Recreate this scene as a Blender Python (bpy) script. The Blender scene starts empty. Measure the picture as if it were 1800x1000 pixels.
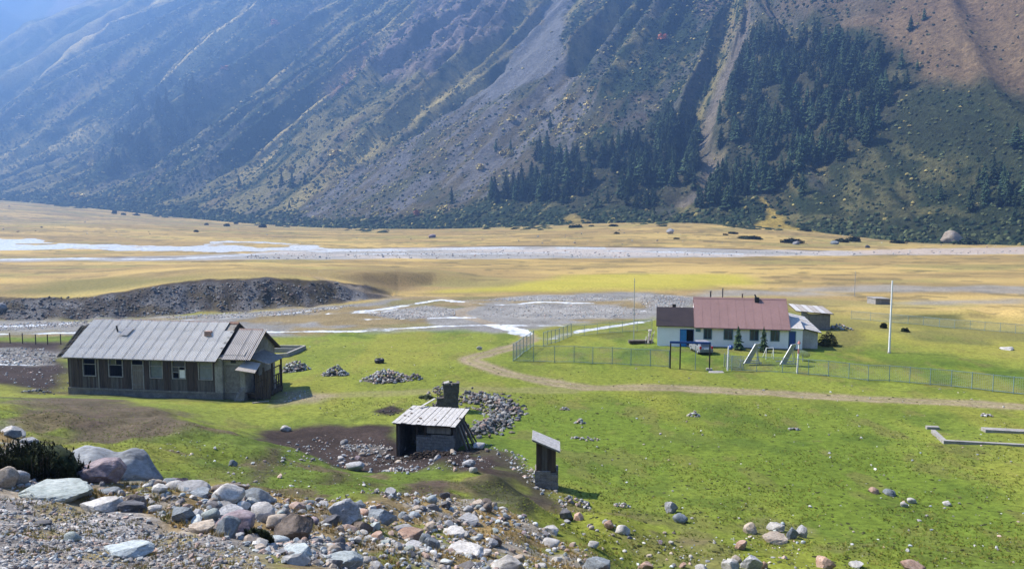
import bpy, math, random
import numpy as np
from mathutils import Vector, Matrix

random.seed(7)
rng = np.random.default_rng(7)
scene = bpy.context.scene
COL = scene.collection

# ------------------------------------------------------------ camera, sky, sun, exposure
CZ = 17.0                 # camera height above the yard of the old wooden house
F = 1350.0                # focal length in pixels of an 1800 px wide frame
PITCH = math.atan(125.0 / F)
cam_data = bpy.data.cameras.new('camera')
cam_data.sensor_width = 36.0
cam_data.lens = 36.0 * F / 1800.0
cam_data.clip_start = 0.1
cam_data.clip_end = 20000.0
cam = bpy.data.objects.new('camera', cam_data)
COL.objects.link(cam)
cam.location = (0, 0, CZ)
cam.rotation_euler = (math.pi / 2 - PITCH, 0, 0)
scene.camera = cam

SUN_EL = math.radians(49)
SUN_AZ = math.radians(-70)          # from +Y (view direction) towards +X
sun_dir = Vector((math.sin(SUN_AZ) * math.cos(SUN_EL), math.cos(SUN_AZ) * math.cos(SUN_EL), math.sin(SUN_EL)))
world = bpy.data.worlds.new('World')
scene.world = world
world.use_nodes = True
wn = world.node_tree.nodes
wl = world.node_tree.links
wn.clear()
sky = wn.new('ShaderNodeTexSky')
sky.sky_type = 'NISHITA'
sky.sun_disc = False
sky.sun_elevation = SUN_EL
sky.sun_rotation = SUN_AZ
sky.altitude = 2500
bg = wn.new('ShaderNodeBackground')
bg.inputs['Strength'].default_value = 0.12
wo = wn.new('ShaderNodeOutputWorld')
wl.new(sky.outputs['Color'], bg.inputs['Color'])
wl.new(bg.outputs['Background'], wo.inputs['Surface'])
sd = bpy.data.lights.new('sun', 'SUN')
sd.energy = 5.0
sd.angle = math.radians(0.5)
sd.color = (1.0, 0.90, 0.76)
sun = bpy.data.objects.new('sun', sd)
COL.objects.link(sun)
sun.rotation_euler = (-sun_dir).to_track_quat('-Z', 'Y').to_euler()
scene.view_settings.view_transform = 'Standard'
scene.view_settings.look = 'None'
scene.view_settings.gamma = 1.0
scene.view_settings.use_curve_mapping = False
scene.view_settings.exposure = 1.36
scene.render.engine = 'CYCLES'
cy = scene.cycles
cy.use_denoising = True
cy.max_bounces = 5
cy.diffuse_bounces = 2
cy.glossy_bounces = 2
cy.transmission_bounces = 3
cy.transparent_max_bounces = 6
cy.volume_bounces = 0
cy.caustics_reflective = False
cy.caustics_refractive = False

# ------------------------------------------------------------ numeric helpers
_P = rng.permutation(1024)
_T = rng.random(1024)


def vnoise(x, y, seed=0):
    x = np.asarray(x, float) + seed * 37.17
    y = np.asarray(y, float) + seed * 11.93
    xi = np.floor(x).astype(int)
    yi = np.floor(y).astype(int)
    fx = x - xi
    fy = y - yi
    fx = fx * fx * (3 - 2 * fx)
    fy = fy * fy * (3 - 2 * fy)

    def h(i, j):
        return _T[_P[(_P[i & 1023] + j) & 1023]]
    a = h(xi, yi)
    b = h(xi + 1, yi)
    c = h(xi, yi + 1)
    d = h(xi + 1, yi + 1)
    return (a + (b - a) * fx) * (1 - fy) + (c + (d - c) * fx) * fy


def fbm(x, y, octaves=4, seed=0, gain=0.5):
    s = 0.0
    amp = 1.0
    tot = 0.0
    f = 1.0
    for o in range(octaves):
        s = s + amp * vnoise(x * f, y * f, seed + o * 3)
        tot += amp
        amp *= gain
        f *= 2.03
    return s / tot


def sst(a, b, x):
    t = np.clip((np.asarray(x, float) - a) / (b - a), 0, 1)
    return t * t * (3 - 2 * t)


def mix(a, b, t):
    t = np.asarray(t)
    if t.ndim and np.ndim(a) != 0 or np.ndim(b) != 0:
        t = t[..., None] if t.ndim else t
    return np.asarray(a) * (1 - t) + np.asarray(b) * t


def poly_sd(x, y, poly):
    """signed distance to a closed polygon, positive inside"""
    poly = np.asarray(poly, float)
    d2 = np.full(x.shape, 1e18)
    ins = np.zeros(x.shape, bool)
    n = len(poly)
    for i in range(n):
        ax, ay = poly[i]
        bx, by = poly[(i + 1) % n]
        ex, ey = bx - ax, by - ay
        L = ex * ex + ey * ey + 1e-12
        t = np.clip(((x - ax) * ex + (y - ay) * ey) / L, 0, 1)
        d2 = np.minimum(d2, (x - ax - t * ex) ** 2 + (y - ay - t * ey) ** 2)
        c = ((ay > y) != (by > y)) & (x < ex * (y - ay) / (ey if abs(ey) > 1e-12 else 1e-12) + ax)
        ins ^= c
    d = np.sqrt(d2)
    return np.where(ins, d, -d)


def line_d(x, y, pts):
    """distance to a polyline and the side offset (signed)"""
    pts = np.asarray(pts, float)
    best = np.full(x.shape, 1e9)
    for i in range(len(pts) - 1):
        ax, ay = pts[i]
        bx, by = pts[i + 1]
        ex, ey = bx - ax, by - ay
        L = ex * ex + ey * ey + 1e-12
        t = np.clip(((x - ax) * ex + (y - ay) * ey) / L, 0, 1)
        best = np.minimum(best, np.hypot(x - ax - t * ex, y - ay - t * ey))
    return best


def smooth_line(pts, n=6):
    """Catmull-Rom through the points"""
    p = [np.asarray(q, float) for q in pts]
    p = [2 * p[0] - p[1]] + p + [2 * p[-1] - p[-2]]
    out = []
    for i in range(1, len(p) - 2):
        for k in range(n):
            t = k / n
            out.append(0.5 * ((2 * p[i]) + (-p[i - 1] + p[i + 1]) * t + (2 * p[i - 1] - 5 * p[i] + 4 * p[i + 1] - p[i + 2]) * t * t
                              + (-p[i - 1] + 3 * p[i] - 3 * p[i + 1] + p[i + 2]) * t ** 3))
    out.append(p[-2])
    return np.array(out)


def ray(px, py):
    dx = (np.asarray(px, float) - 900) / F
    dy = (500 - np.asarray(py, float)) / F
    c, s = math.cos(PITCH), math.sin(PITCH)
    return dx, c + dy * s, -s + dy * c


def project(x, y, z):
    c, s = math.cos(PITCH), math.sin(PITCH)
    zz = z - CZ
    dep = y * c - zz * s
    up = y * s + zz * c
    dep = np.where(np.abs(dep) < 1e-6, 1e-6, dep)
    return 900 + F * x / dep, 500 - F * up / dep, dep


def at_z(px, py, z):
    dx, dy, dz = ray(px, py)
    t = (z - CZ) / dz
    return dx * t, dy * t


def at_d(px, py, d):
    dx, dy, dz = ray(px, py)
    t = d / dy
    return dx * t, d + 0 * dx, CZ + dz * t


# ------------------------------------------------------------ the lie of the land
CTRL = [  # photo column, photo row, height of the ground there
    (0, 640, .2), (0, 600, 0), (250, 700, 0), (390, 702, 0), (490, 700, 0), (130, 690, 0), (600, 640, 0), (600, 700, .1), (750, 620, 0), (900, 640, 0),
    (1250, 640, 0), (1250, 600, 0), (1150, 606, 0), (1600, 690, 0), (1600, 600, -.2), (1800, 700, 0), (1800, 580, -.5), (1100, 580, -.3),
    (800, 560, -1.), (400, 570, -.8), (0, 575, -.8), (900, 520, -1), (1300, 520, -1), (1700, 520, -1.5), (500, 545, -.8),
    (0, 455, -.5), (400, 458, -.6), (800, 460, -2), (1200, 460, -2.5), (1800, 460, -3), (0, 432, .5), (300, 435, -.5), (700, 440, -2),
    (1100, 440, -2.5), (1500, 445, -3.2), (1800, 445, -3.5), (200, 490, .2), (600, 490, -1), (1000, 490, -1.5), (1500, 490, -2),
    # the slope the camera stands on
    (0, 1000, 11.6), (0, 900, 11.0), (180, 840, 9), (60, 860, 10.2), (200, 760, 5.5), (200, 715, 2.5), (300, 712, 1.6), (0, 750, 7), (0, 700, 2.6),
    (0, 682, .9), (200, 698, .4), (400, 890, 9.5), (300, 940, 10.6), (500, 950, 9.8), (480, 1000, 10.6), (600, 1000, 9.8), (800, 1000, 8.5), (1000, 1000, 6.),
    (1200, 1000, 3.8), (1500, 1000, 2.6), (1800, 1000, 2.2), (700, 920, 7.3), (600, 870, 6.6), (500, 830, 5.5), (430, 785, 4.5),
    (350, 742, 3.9), (425, 768, 3.8), (470, 745, .5), (370, 715, .5), (500, 770, .7), (600, 780, .5), (700, 800, .6), (620, 832, 1.9), (740, 842, 2.3),
    (880, 850, 2.7), (790, 815, 1.5), (960, 865, 2.2), (1000, 960, 4.6), (900, 900, 4.8), (850, 870, 4.2), (1100, 900, 2.),
    (1300, 900, 1.2), (1300, 800, .4), (1100, 800, .5), (1600, 900, .8), (1800, 900, .7), (1600, 780, .1), (1050, 720, 0), (900, 750, .3),
    (850, 700, .1), (970, 800, .9), (820, 740, .3), (700, 740, .3), (560, 745, .3),
]
FOOT = [(-420, 325, 1900), (-250, 335, 1720), (0, 352, 1450), (200, 370, 1250), (400, 390, 1080), (560, 400, 950), (800, 402, 820), (1000, 394, 740), (1200, 392, 680),
        (1400, 404, 620), (1600, 426, 560), (1800, 431, 520), (2100, 438, 450), (2600, 450, 400), (3800, 480, 350)]
FARC = [(0, 390, 850), (200, 395, 700), (500, 413, 600), (800, 416, 560), (1000, 410, 560), (1400, 424, 490), (1700, 436, 440)]
_cx, _cy, _cz = [], [], []
for px, py, z in CTRL:
    x, y = at_z(px, py, z)
    _cx.append(float(x)); _cy.append(float(y)); _cz.append(z)
for px, py, d in FARC + FOOT:
    x, y, z = at_d(px, py, d)
    _cx.append(float(x)); _cy.append(float(y)); _cz.append(float(z))
for px, py, d in FOOT:
    x, y, z = at_d(px, py, d)
    _cx.append(float(x) * 2.2); _cy.append(float(y) * 2.2); _cz.append(float(z))
for x, y, z in [(0, 2, 15.0), (-4, 5, 13.9), (5, 5, 11.8), (0, 6, 12.7), (1, 10, 10.9), (3, 15, 8.8), (-3, 8, 12.3), (8, 10, 9.0), (0, -8, 16.5), (-25, -25, 20), (25, -25, 18), (-20, 8, 14.5), (20, 8, 8.0), (45, 12, 6), (-45, 20, 13),
                (0, -80, 40), (-120, -60, 38), (120, -60, 25), (120, 30, 3), (-120, 40, 15), (-150, 110, 3), (0, -600, 150), (-600, -300, 120), (600, -300, 80),
                (500, 100, -2), (-500, 200, 25), (260, 110, -1), (0, -2500, 200), (-2500, 0, 150), (2500, 0, 40), (-45, 45, 8.)]:
    _cx.append(x); _cy.append(y); _cz.append(z)
_cx = np.array(_cx); _cy = np.array(_cy); _cz = np.array(_cz)


def warp(x, y):
    r = np.hypot(x, y)
    return np.arctan2(x, y) * 1.3, np.log(np.maximum(r, 2.0))


_ca, _cq = warp(_cx, _cy)


def _phi(d2):
    d2 = np.maximum(d2, 1e-12)
    return 0.5 * d2 * np.log(d2)


_n = len(_cx)
_A = np.zeros((_n + 3, _n + 3))
_A[:_n, :_n] = _phi((_ca[:, None] - _ca[None]) ** 2 + (_cq[:, None] - _cq[None]) ** 2) + np.eye(_n) * 2e-4
_A[:_n, _n] = 1; _A[:_n, _n + 1] = _ca; _A[:_n, _n + 2] = _cq
_A[_n:, :_n] = _A[:_n, _n:].T
_w = np.linalg.solve(_A, np.concatenate([_cz, np.zeros(3)]))


_GA = np.linspace(-math.pi, math.pi, 1101)
_GQ = np.linspace(math.log(2.0), math.log(7000.0), 620)
_ga, _gq = np.meshgrid(_GA * 1.3, _GQ)
_HT = np.empty(_ga.size)
for _i in range(0, _ga.size, 40000):
    _a = _ga.ravel()[_i:_i + 40000]; _q = _gq.ravel()[_i:_i + 40000]
    _HT[_i:_i + 40000] = _phi((_a[:, None] - _ca[None]) ** 2 + (_q[:, None] - _cq[None]) ** 2) @ _w[:_n] + _w[_n] + _a * _w[_n + 1] + _q * _w[_n + 2]
_HT = _HT.reshape(_ga.shape)


def Hbase(x, y):
    x = np.asarray(x, float); y = np.asarray(y, float)
    fa = (np.arctan2(x, y) + math.pi) / (2 * math.pi) * 1100
    fq = (np.log(np.maximum(np.hypot(x, y), 2.0)) - _GQ[0]) / (_GQ[1] - _GQ[0])
    fa = np.clip(fa, 0, 1099.999); fq = np.clip(fq, 0, 618.999)
    i = fq.astype(int); j = fa.astype(int); u = fq - i; v = fa - j
    return (_HT[i, j] * (1 - v) + _HT[i, j + 1] * v) * (1 - u) + (_HT[i + 1, j] * (1 - v) + _HT[i + 1, j + 1] * v) * u


def unproject(pts, H, rmin=5.0, rmax=1500.0, n=420):
    """first hit of the photo's rays with the ground"""
    pts = np.asarray(pts, float)
    dx, dy, dz = ray(pts[:, 0], pts[:, 1])
    t = np.geomspace(rmin, rmax, n)
    X = dx[:, None] * t; Y = dy[:, None] * t; Z = CZ + dz[:, None] * t
    below = Z - H(X, Y) < 0
    hit = below.any(1)
    k = np.where(hit, below.argmax(1), n - 1)
    k = np.maximum(k, 1)
    i = np.arange(len(pts))
    lo = t[k - 1]; hi = t[k]
    for _ in range(14):
        m = 0.5 * (lo + hi)
        b = CZ + dz * m - H(dx * m, dy * m) < 0
        hi = np.where(b, m, hi); lo = np.where(b, lo, m)
    return np.stack([dx * hi, dy * hi], 1)


# the cut bank of gravel left of the streams: foot line in the photo and its height
BANK = [(-400, 566, 2.6), (-150, 563, 2.6), (0, 561, 2.8), (120, 562, 2.6), (200, 559, 3.3), (270, 553, 4.3), (350, 548, 5.0), (430, 545, 5.2), (510, 539, 4.8), (580, 534, 3.6),
        (640, 528, 2.2), (700, 522, 0.0), (800, 515, 0)]
_bp = unproject([(a, b) for a, b, c in BANK], Hbase)
_bka = np.arctan2(_bp[:, 0], _bp[:, 1]); _bkr = np.hypot(_bp[:, 0], _bp[:, 1]); _bkh = np.array([c for a, b, c in BANK])
# low grassy step right of it
STEP = [(560, 522, 0), (640, 512, 1.5), (700, 504, 3.0), (760, 500, 2.4), (840, 500, .8), (900, 505, .5), (1000, 512, .6), (1100, 512, .5), (1200, 508, .4), (1300, 506, 0)]
_sp = unproject([(a, b) for a, b, c in STEP], Hbase)
_ska = np.arctan2(_sp[:, 0], _sp[:, 1]); _skr = np.hypot(_sp[:, 0], _sp[:, 1]); _skh = np.array([c for a, b, c in STEP])


def bank_dr(x, y):
    a = np.arctan2(x, y); r = np.hypot(x, y)
    rf = np.interp(a, _bka, _bkr)
    h = np.interp(a, _bka, _bkh, left=2.6, right=0)
    wob = (fbm(a * 26, r * .0 + 3, 3, 5) - .5) * 7
    return r - rf - wob, h


MOUNDS = []     # x, y, radius x, radius y, height (filled below, in metres)


def Hmid(x, y):
    x = np.asarray(x, float); y = np.asarray(y, float)
    z = Hbase(x, y)
    dr, h = bank_dr(x, y)
    front = y > 20
    z = z + np.where(front, h * sst(0, 11, dr) ** .8 * (1 - sst(18, 150, dr)), 0)
    a = np.arctan2(x, y); r = np.hypot(x, y)
    sr = r - np.interp(a, _ska, _skr) - (fbm(a * 14, r * 0 + 9, 2, 8) - .5) * 14
    sh = np.interp(a, _ska, _skh, left=0, right=0)
    z = z + np.where(front, sh * sst(0, 9, sr) * (1 - sst(12, 80, sr)), 0)
    for mx, my, rx, ry, hh in MOUNDS:
        z = z + hh * np.exp(-(((x - mx) / rx) ** 2 + ((y - my) / ry) ** 2))
    return z


for (px, py, wpx, depth, hh) in [(1150, 533, 45, 5, 1.5), (1190, 530, 30, 4, .9), (1700, 553, 30, 4, 1.0), (1785, 556, 26, 4, 1.3), (790, 828, 36, 1.2, .75), (868, 862, 45, 1.6, .65), (912, 886, 36, 1.4, .35), (700, 846, 60, 1.2, .35),
                                  (835, 838, 30, 1.0, .35), (730, 862, 60, 1.4, .3), (655, 898, 45, .8, .3), (1240, 905, 60, 2, .25), (1095, 925, 60, 1.5, .3), (625, 850, 60, 1.4, .3),
                                  (290, 752, 90, 3, .5), (460, 800, 50, 2.2, .4), (120, 735, 70, 3, .4), (660, 795, 60, 3, -.35), (1600, 970, 120, 2.5, .3), (1350, 1000, 120, 2, .3)]:
    q = unproject([(px, py)], Hbase)[0]
    MOUNDS.append((q[0], q[1], wpx / F * q[1], depth, hh))


def Hfull(x, y):
    x = np.asarray(x, float); y = np.asarray(y, float)
    z = Hmid(x, y)
    r = np.hypot(x, y)
    slope = sst(1.2, 3.0, z) * (1 - sst(55, 75, r))             # lumpy turf on the near slope
    z = z + slope * ((fbm(x / 5.0, y / 5.0, 3, 21) - .5) * 1.15 + (fbm(x / 1.3, y / 1.3, 2, 25) - .5) * .36)
    z = z + (1 - sst(90, 160, r)) * ((fbm(x / 9, y / 9, 2, 31) - .5) * .50 + (fbm(x / 2.2, y / 2.2, 2, 35) - .5) * .14 + (fbm(x / .8, y / .8, 2, 33) - .5) * .08)
    dr, h = bank_dr(x, y)
    face = sst(-3, 1, dr) * (1 - sst(9, 12, dr)) * (h > .3) * (y > 20)
    z = z + face * ((fbm(x / 3.5, y / 3.5, 3, 41) - .5) * 1.6)
    far = sst(110, 160, r)
    z = z + far * (fbm(x / 14, y / 14, 3, 45) - .5) * .55
    return z


def G(px, py):
    """ground point seen at a photo position (list in, array out)"""
    p = unproject(np.atleast_2d(np.stack([np.atleast_1d(px), np.atleast_1d(py)], 1)), Hmid)
    return p


def G1(px, py):
    q = G([px], [py])[0]
    return float(q[0]), float(q[1]), float(Hfull(q[0], q[1]))


def gline(pts, n=5):
    p = smooth_line(np.asarray(pts, float), n)
    return unproject(p, Hmid)


def gpoly(pts):
    p = np.asarray(pts, float)
    q = np.concatenate([p, p[:1]])
    out = []
    for i in range(len(p)):
        for k in range(3):
            out.append(q[i] * (1 - k / 3) + q[i + 1] * k / 3)
    return unproject(out, Hmid)


# ------------------------------------------------------------ mesh helpers
def mesh_np(name, verts, faces, mats=(), smooth=False, attrs=None):
    """faces: (n,3) or (n,4) int array"""
    me = bpy.data.meshes.new(name)
    verts = np.asarray(verts, np.float32)
    faces = np.asarray(faces, np.int32)
    k = faces.shape[1]
    me.vertices.add(len(verts))
    me.vertices.foreach_set('co', verts.ravel())
    me.loops.add(faces.size)
    me.loops.foreach_set('vertex_index', faces.ravel())
    me.polygons.add(len(faces))
    me.polygons.foreach_set('loop_start', np.arange(0, faces.size, k, dtype=np.int32))
    me.polygons.foreach_set('loop_total', np.full(len(faces), k, np.int32))
    me.polygons.foreach_set('use_smooth', np.full(len(faces), bool(smooth)))
    for m in mats:
        me.materials.append(m)
    for an, arr in (attrs or {}).items():
        arr = np.asarray(arr, np.float32)
        if arr.ndim == 2:
            c = np.ones((len(arr), 4), np.float32)
            c[:, :3] = arr[:, :3]
            at = me.attributes.new(an, 'FLOAT_COLOR', 'POINT')
            at.data.foreach_set('color', c.ravel())
        else:
            at = me.attributes.new(an, 'FLOAT', 'POINT')
            at.data.foreach_set('value', arr)
    me.update(calc_edges=True)
    return me


def put(name, me, parent=None, loc=None, rz=0.0, **props):
    o = bpy.data.objects.new(name, me)
    COL.objects.link(o)
    if parent is not None:
        o.parent = parent
    if loc is not None:
        o.location = loc
    if rz:
        o.rotation_euler = (0, 0, rz)
    for k, v in props.items():
        if v is not None:
            o[k] = v
    return o


def tag(o, label=None, category=None, group=None, kind=None):
    for k, v in (('label', label), ('category', category), ('group', group), ('kind', kind)):
        if v is not None:
            o[k] = v
    return o


def empty(name, loc, rz, label, category, group=None):
    return tag(put(name, None, None, loc, rz), label, category, group)


def clone(src, parent=None):
    c = src.copy()
    COL.objects.link(c)
    c.parent = parent
    for ch in src.children:
        clone(ch, c)
    return c


class MB:
    """collects simple solids into one mesh"""

    def __init__(self):
        self.v = []
        self.f = []

    def add(self, vs, fs):
        b = len(self.v)
        self.v += [tuple(map(float, q)) for q in vs]
        self.f += [tuple(i + b for i in q) for q in fs]
        return self

    def box(self, x0, x1, y0, y1, z0, z1):
        vs = [(x0, y0, z0), (x1, y0, z0), (x1, y1, z0), (x0, y1, z0), (x0, y0, z1), (x1, y0, z1), (x1, y1, z1), (x0, y1, z1)]
        return self.add(vs, [(0, 3, 2, 1), (4, 5, 6, 7), (0, 1, 5, 4), (1, 2, 6, 5), (2, 3, 7, 6), (3, 0, 4, 7)])

    def beam(self, a, b, w, t, up=(0, 0, 1)):
        a = Vector(a); b = Vector(b)
        d = (b - a).normalized()
        up = Vector(up)
        s = d.cross(up)
        if s.length < 1e-4:
            s = d.cross(Vector((0, 1, 0)))
        s.normalize()
        u = s.cross(d).normalized()
        s = s * (w / 2); u = u * (t / 2)
        vs = [a - s - u, a + s - u, a + s + u, a - s + u, b - s - u, b + s - u, b + s + u, b - s + u]
        return self.add(vs, [(0, 1, 2, 3), (4, 7, 6, 5), (0, 4, 5, 1), (1, 5, 6, 2), (2, 6, 7, 3), (3, 7, 4, 0)])

    def tube(self, a, b, r0, r1=None, n=8):
        r1 = r0 if r1 is None else r1
        a = Vector(a); b = Vector(b)
        d = (b - a).normalized()
        s = d.cross(Vector((0, 0, 1)))
        if s.length < 1e-4:
            s = d.cross(Vector((0, 1, 0)))
        s.normalize()
        u = s.cross(d)
        vs = []
        for p, r in ((a, r0), (b, r1)):
            for k in range(n):
                t = 2 * math.pi * k / n
                vs.append(p + s * (r * math.cos(t)) + u * (r * math.sin(t)))
        fs = [(k, (k + 1) % n, n + (k + 1) % n, n + k) for k in range(n)]
        fs += [tuple(range(n - 1, -1, -1)), tuple(range(n, 2 * n))]
        return self.add(vs, fs)

    def slab(self, p, t):
        """a plate from four corner points, thickness t straight down"""
        p = [Vector(q) for q in p]
        n = (p[1] - p[0]).cross(p[2] - p[0]).normalized() * t
        if n.z < 0:
            n = -n
        vs = p + [q - n for q in p]
        return self.add(vs, [(0, 1, 2, 3), (7, 6, 5, 4), (0, 4, 5, 1), (1, 5, 6, 2), (2, 6, 7, 3), (3, 7, 4, 0)])

    def prism(self, prof, axis, a, b):
        """a convex profile (u, v) pushed along an axis from a to b"""
        n = len(prof)

        def q(u, v, w):
            return {'x': (w, u, v), 'y': (u, w, v), 'z': (u, v, w)}[axis]
        vs = [q(u, v, a) for u, v in prof] + [q(u, v, b) for u, v in prof]
        fs = [tuple(range(n)), tuple(range(2 * n - 1, n - 1, -1))]
        fs += [(k, n + k, n + (k + 1) % n, (k + 1) % n) for k in range(n)]
        return self.add(vs, fs)

    def mesh(self, name, mat, smooth=False):
        me = bpy.data.meshes.new(name)
        me.from_pydata(self.v, [], self.f)
        bm_fix(me)
        if mat:
            me.materials.append(mat)
        if smooth:
            for p in me.polygons:
                p.use_smooth = True
        return me

    def build(self, name, mat, parent=None, loc=None, rz=0.0, smooth=False, **props):
        return put(name, self.mesh(name, mat, smooth), parent, loc, rz, **props)


import bmesh


def bm_fix(me):
    bm = bmesh.new()
    bm.from_mesh(me)
    bmesh.ops.recalc_face_normals(bm, faces=bm.faces)
    bm.to_mesh(me)
    bm.free()
    me.update()


# ------------------------------------------------------------ materials
def nodes_of(name):
    m = bpy.data.materials.new(name)
    m.use_nodes = True
    nt = m.node_tree
    b = nt.nodes['Principled BSDF']
    return m, nt, b


def N(nt, typ, **kw):
    n = nt.nodes.new(typ)
    for k, v in kw.items():
        if k in n.inputs:
            n.inputs[k].default_value = v
        else:
            setattr(n, k, v)
    return n


def ramp(nt, fac, stops):
    r = nt.nodes.new('ShaderNodeValToRGB')
    e = r.color_ramp.elements
    while len(e) < len(stops):
        e.new(0.5)
    for i, (p, c) in enumerate(stops):
        e[i].position = p
        e[i].color = (c[0], c[1], c[2], 1) if not isinstance(c, (int, float)) else (c, c, c, 1)
    nt.links.new(fac, r.inputs['Fac'])
    return r


def coords(nt, scale=(1, 1, 1), kind='Object'):
    tc = nt.nodes.new('ShaderNodeTexCoord')
    mp = nt.nodes.new('ShaderNodeMapping')
    mp.inputs['Scale'].default_value = scale
    nt.links.new(tc.outputs[kind], mp.inputs['Vector'])
    return mp.outputs['Vector']


def mulc(nt, a, b, fac=1.0, mode='MULTIPLY'):
    m = nt.nodes.new('ShaderNodeMix')
    m.data_type = 'RGBA'
    m.blend_type = mode
    m.inputs[0].default_value = fac
    for s, i in ((a, 6), (b, 7)):
        if hasattr(s, 'is_output'):
            nt.links.new(s, m.inputs[i])
        else:
            m.inputs[i].default_value = (*s, 1)
    return m.outputs[2]


def weathered(name, c1, c2, scale=(3, 3, 3), rough=.85, bump=.3, fine=18, bdist=.02, dark=.55, metallic=0.0):
    """a worn surface: two tones in patches, fine grain, bump"""
    m, nt, b = nodes_of(name)
    v = coords(nt, scale)
    n1 = N(nt, 'ShaderNodeTexNoise', Scale=1.0, Detail=6.0, Roughness=.65)
    nt.links.new(v, n1.inputs['Vector'])
    r1 = ramp(nt, n1.outputs['Fac'], [(.32, c1), (.68, c2)])
    n2 = N(nt, 'ShaderNodeTexNoise', Scale=float(fine), Detail=4.0, Roughness=.7)
    nt.links.new(v, n2.inputs['Vector'])
    r2 = ramp(nt, n2.outputs['Fac'], [(.3, dark), (.65, 1.1)])
    nt.links.new(mulc(nt, r1.outputs['Color'], r2.outputs['Color'], .8), b.inputs['Base Color'])
    b.inputs['Roughness'].default_value = rough
    b.inputs['Metallic'].default_value = metallic
    b.inputs['Specular IOR Level'].default_value = .3
    bp = N(nt, 'ShaderNodeBump', Strength=bump, Distance=bdist)
    nt.links.new(n2.outputs['Fac'], bp.inputs['Height'])
    nt.links.new(bp.outputs['Normal'], b.inputs['Normal'])
    return m


def plain(name, c, rough=.6, metallic=0.0, spec=.4):
    m, nt, b = nodes_of(name)
    v = coords(nt, (5, 5, 5))
    n1 = N(nt, 'ShaderNodeTexNoise', Scale=1.5, Detail=5.0)
    nt.links.new(v, n1.inputs['Vector'])
    r1 = ramp(nt, n1.outputs['Fac'], [(.3, tuple(q * .8 for q in c)), (.7, tuple(min(1, q * 1.12) for q in c))])
    nt.links.new(r1.outputs['Color'], b.inputs['Base Color'])
    b.inputs['Roughness'].default_value = rough
    b.inputs['Metallic'].default_value = metallic
    b.inputs['Specular IOR Level'].default_value = spec
    return m
# ------------------------------------------------------------ the ground: one height field, split by what it is
az_in = np.linspace(-math.radians(36.5), math.radians(36.5), 770)
az_out = np.linspace(math.radians(36.5), 2 * math.pi - math.radians(36.5), 52)[1:-1]
AZ = np.concatenate([az_in, az_out])
rows = [2.0]
while rows[-1] < 2500:
    r = rows[-1]
    h = min(17.0, 3 + .25 * r)
    step = 2.3 if r < 112 else .9 if r < 172 else 2.3 if r < 250 else (0.8 if r < 450 else 1.6)
    rows.append(r + max(min(r * r / (h * F) * step, 8.0 if r < 1500 else 60.0), .05))
R = np.array(rows)
NA, NR = len(AZ), len(R)
aa, rr = np.meshgrid(AZ, R)
gx = (rr * np.sin(aa)).ravel()
gy = (rr * np.cos(aa)).ravel()
gz = Hfull(gx, gy)
inview = (gy > 0) & (np.abs(gx) < gy * .76 + 6)
gr = np.hypot(gx, gy)

n1 = fbm(gx / 14, gy / 14, 4, 51)
n2 = fbm(gx / 3.2, gy / 3.2, 4, 55)
n3 = fbm(gx / .7, gy / .7, 3, 59)
n4 = fbm(gx / 40, gy / 40, 3, 63)
farn = fbm(gx / 60, gy / 25, 4, 66)


def gmask(poly_px, soft, wig=1.0, wscale=4.0, seed=71):
    """soft mask (0..1) of a region given by its outline in the photo, laid on the ground"""
    q = gpoly(poly_px)
    x0, y0 = q.min(0) - 12 - soft * 2
    x1, y1 = q.max(0) + 12 + soft * 2
    out = np.zeros(len(gx))
    k = np.where((gx > x0) & (gx < x1) & (gy > y0) & (gy < y1))[0]
    if len(k) == 0:
        return out
    sdv = poly_sd(gx[k], gy[k], q)
    sdv = sdv + (fbm(gx[k] / wscale, gy[k] / wscale, 4, seed) - .5) * 2 * wig
    out[k] = sst(-soft, soft, sdv)
    return out


def gstroke(px_pts, width, soft=.5, wig=.4, wscale=3.0, seed=77):
    q = gline(px_pts)
    x0, y0 = q.min(0) - 12 - width
    x1, y1 = q.max(0) + 12 + width
    out = np.zeros(len(gx))
    k = np.where((gx > x0) & (gx < x1) & (gy > y0) & (gy < y1))[0]
    if len(k) == 0:
        return out, out + 99
    d = line_d(gx[k], gy[k], q)
    dist = np.full(len(gx), 99.0)
    dist[k] = d
    d = d + (fbm(gx[k] / wscale, gy[k] / wscale, 3, seed) - .5) * 2 * wig
    out[k] = 1 - sst(width / 2 - soft, width / 2 + soft, d)
    return out, dist


GREEN_A, GREEN_B = np.array((.098, .142, .018)), np.array((.145, .182, .028))
GREEN_D = np.array((.05, .085, .014))
YEL_A, YEL_B = np.array((.39, .285, .105)), np.array((.27, .195, .082))
OLIVE = np.array((.17, .15, .05))
BROWN = np.array((.062, .044, .034))
DARK = np.array((.030, .022, .020))
TAN = np.array((.27, .22, .16))
GREY = np.array((.255, .25, .235))
DRY = np.array((.22, .155, .065))

col = mix(GREEN_A, GREEN_B, sst(.36, .62, n1))
col = mix(col, GREEN_D, sst(.52, .68, n2) * .6)
col = mix(col, np.array((.13, .115, .04)), sst(.58, .70, fbm(gx / 1.8, gy / 3.5, 4, 92)) * .55)
col = mix(col, np.array((.215, .205, .035)), sst(.5, .68, fbm(gx / 7, gy / 22, 3, 90)) * .5)
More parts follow.
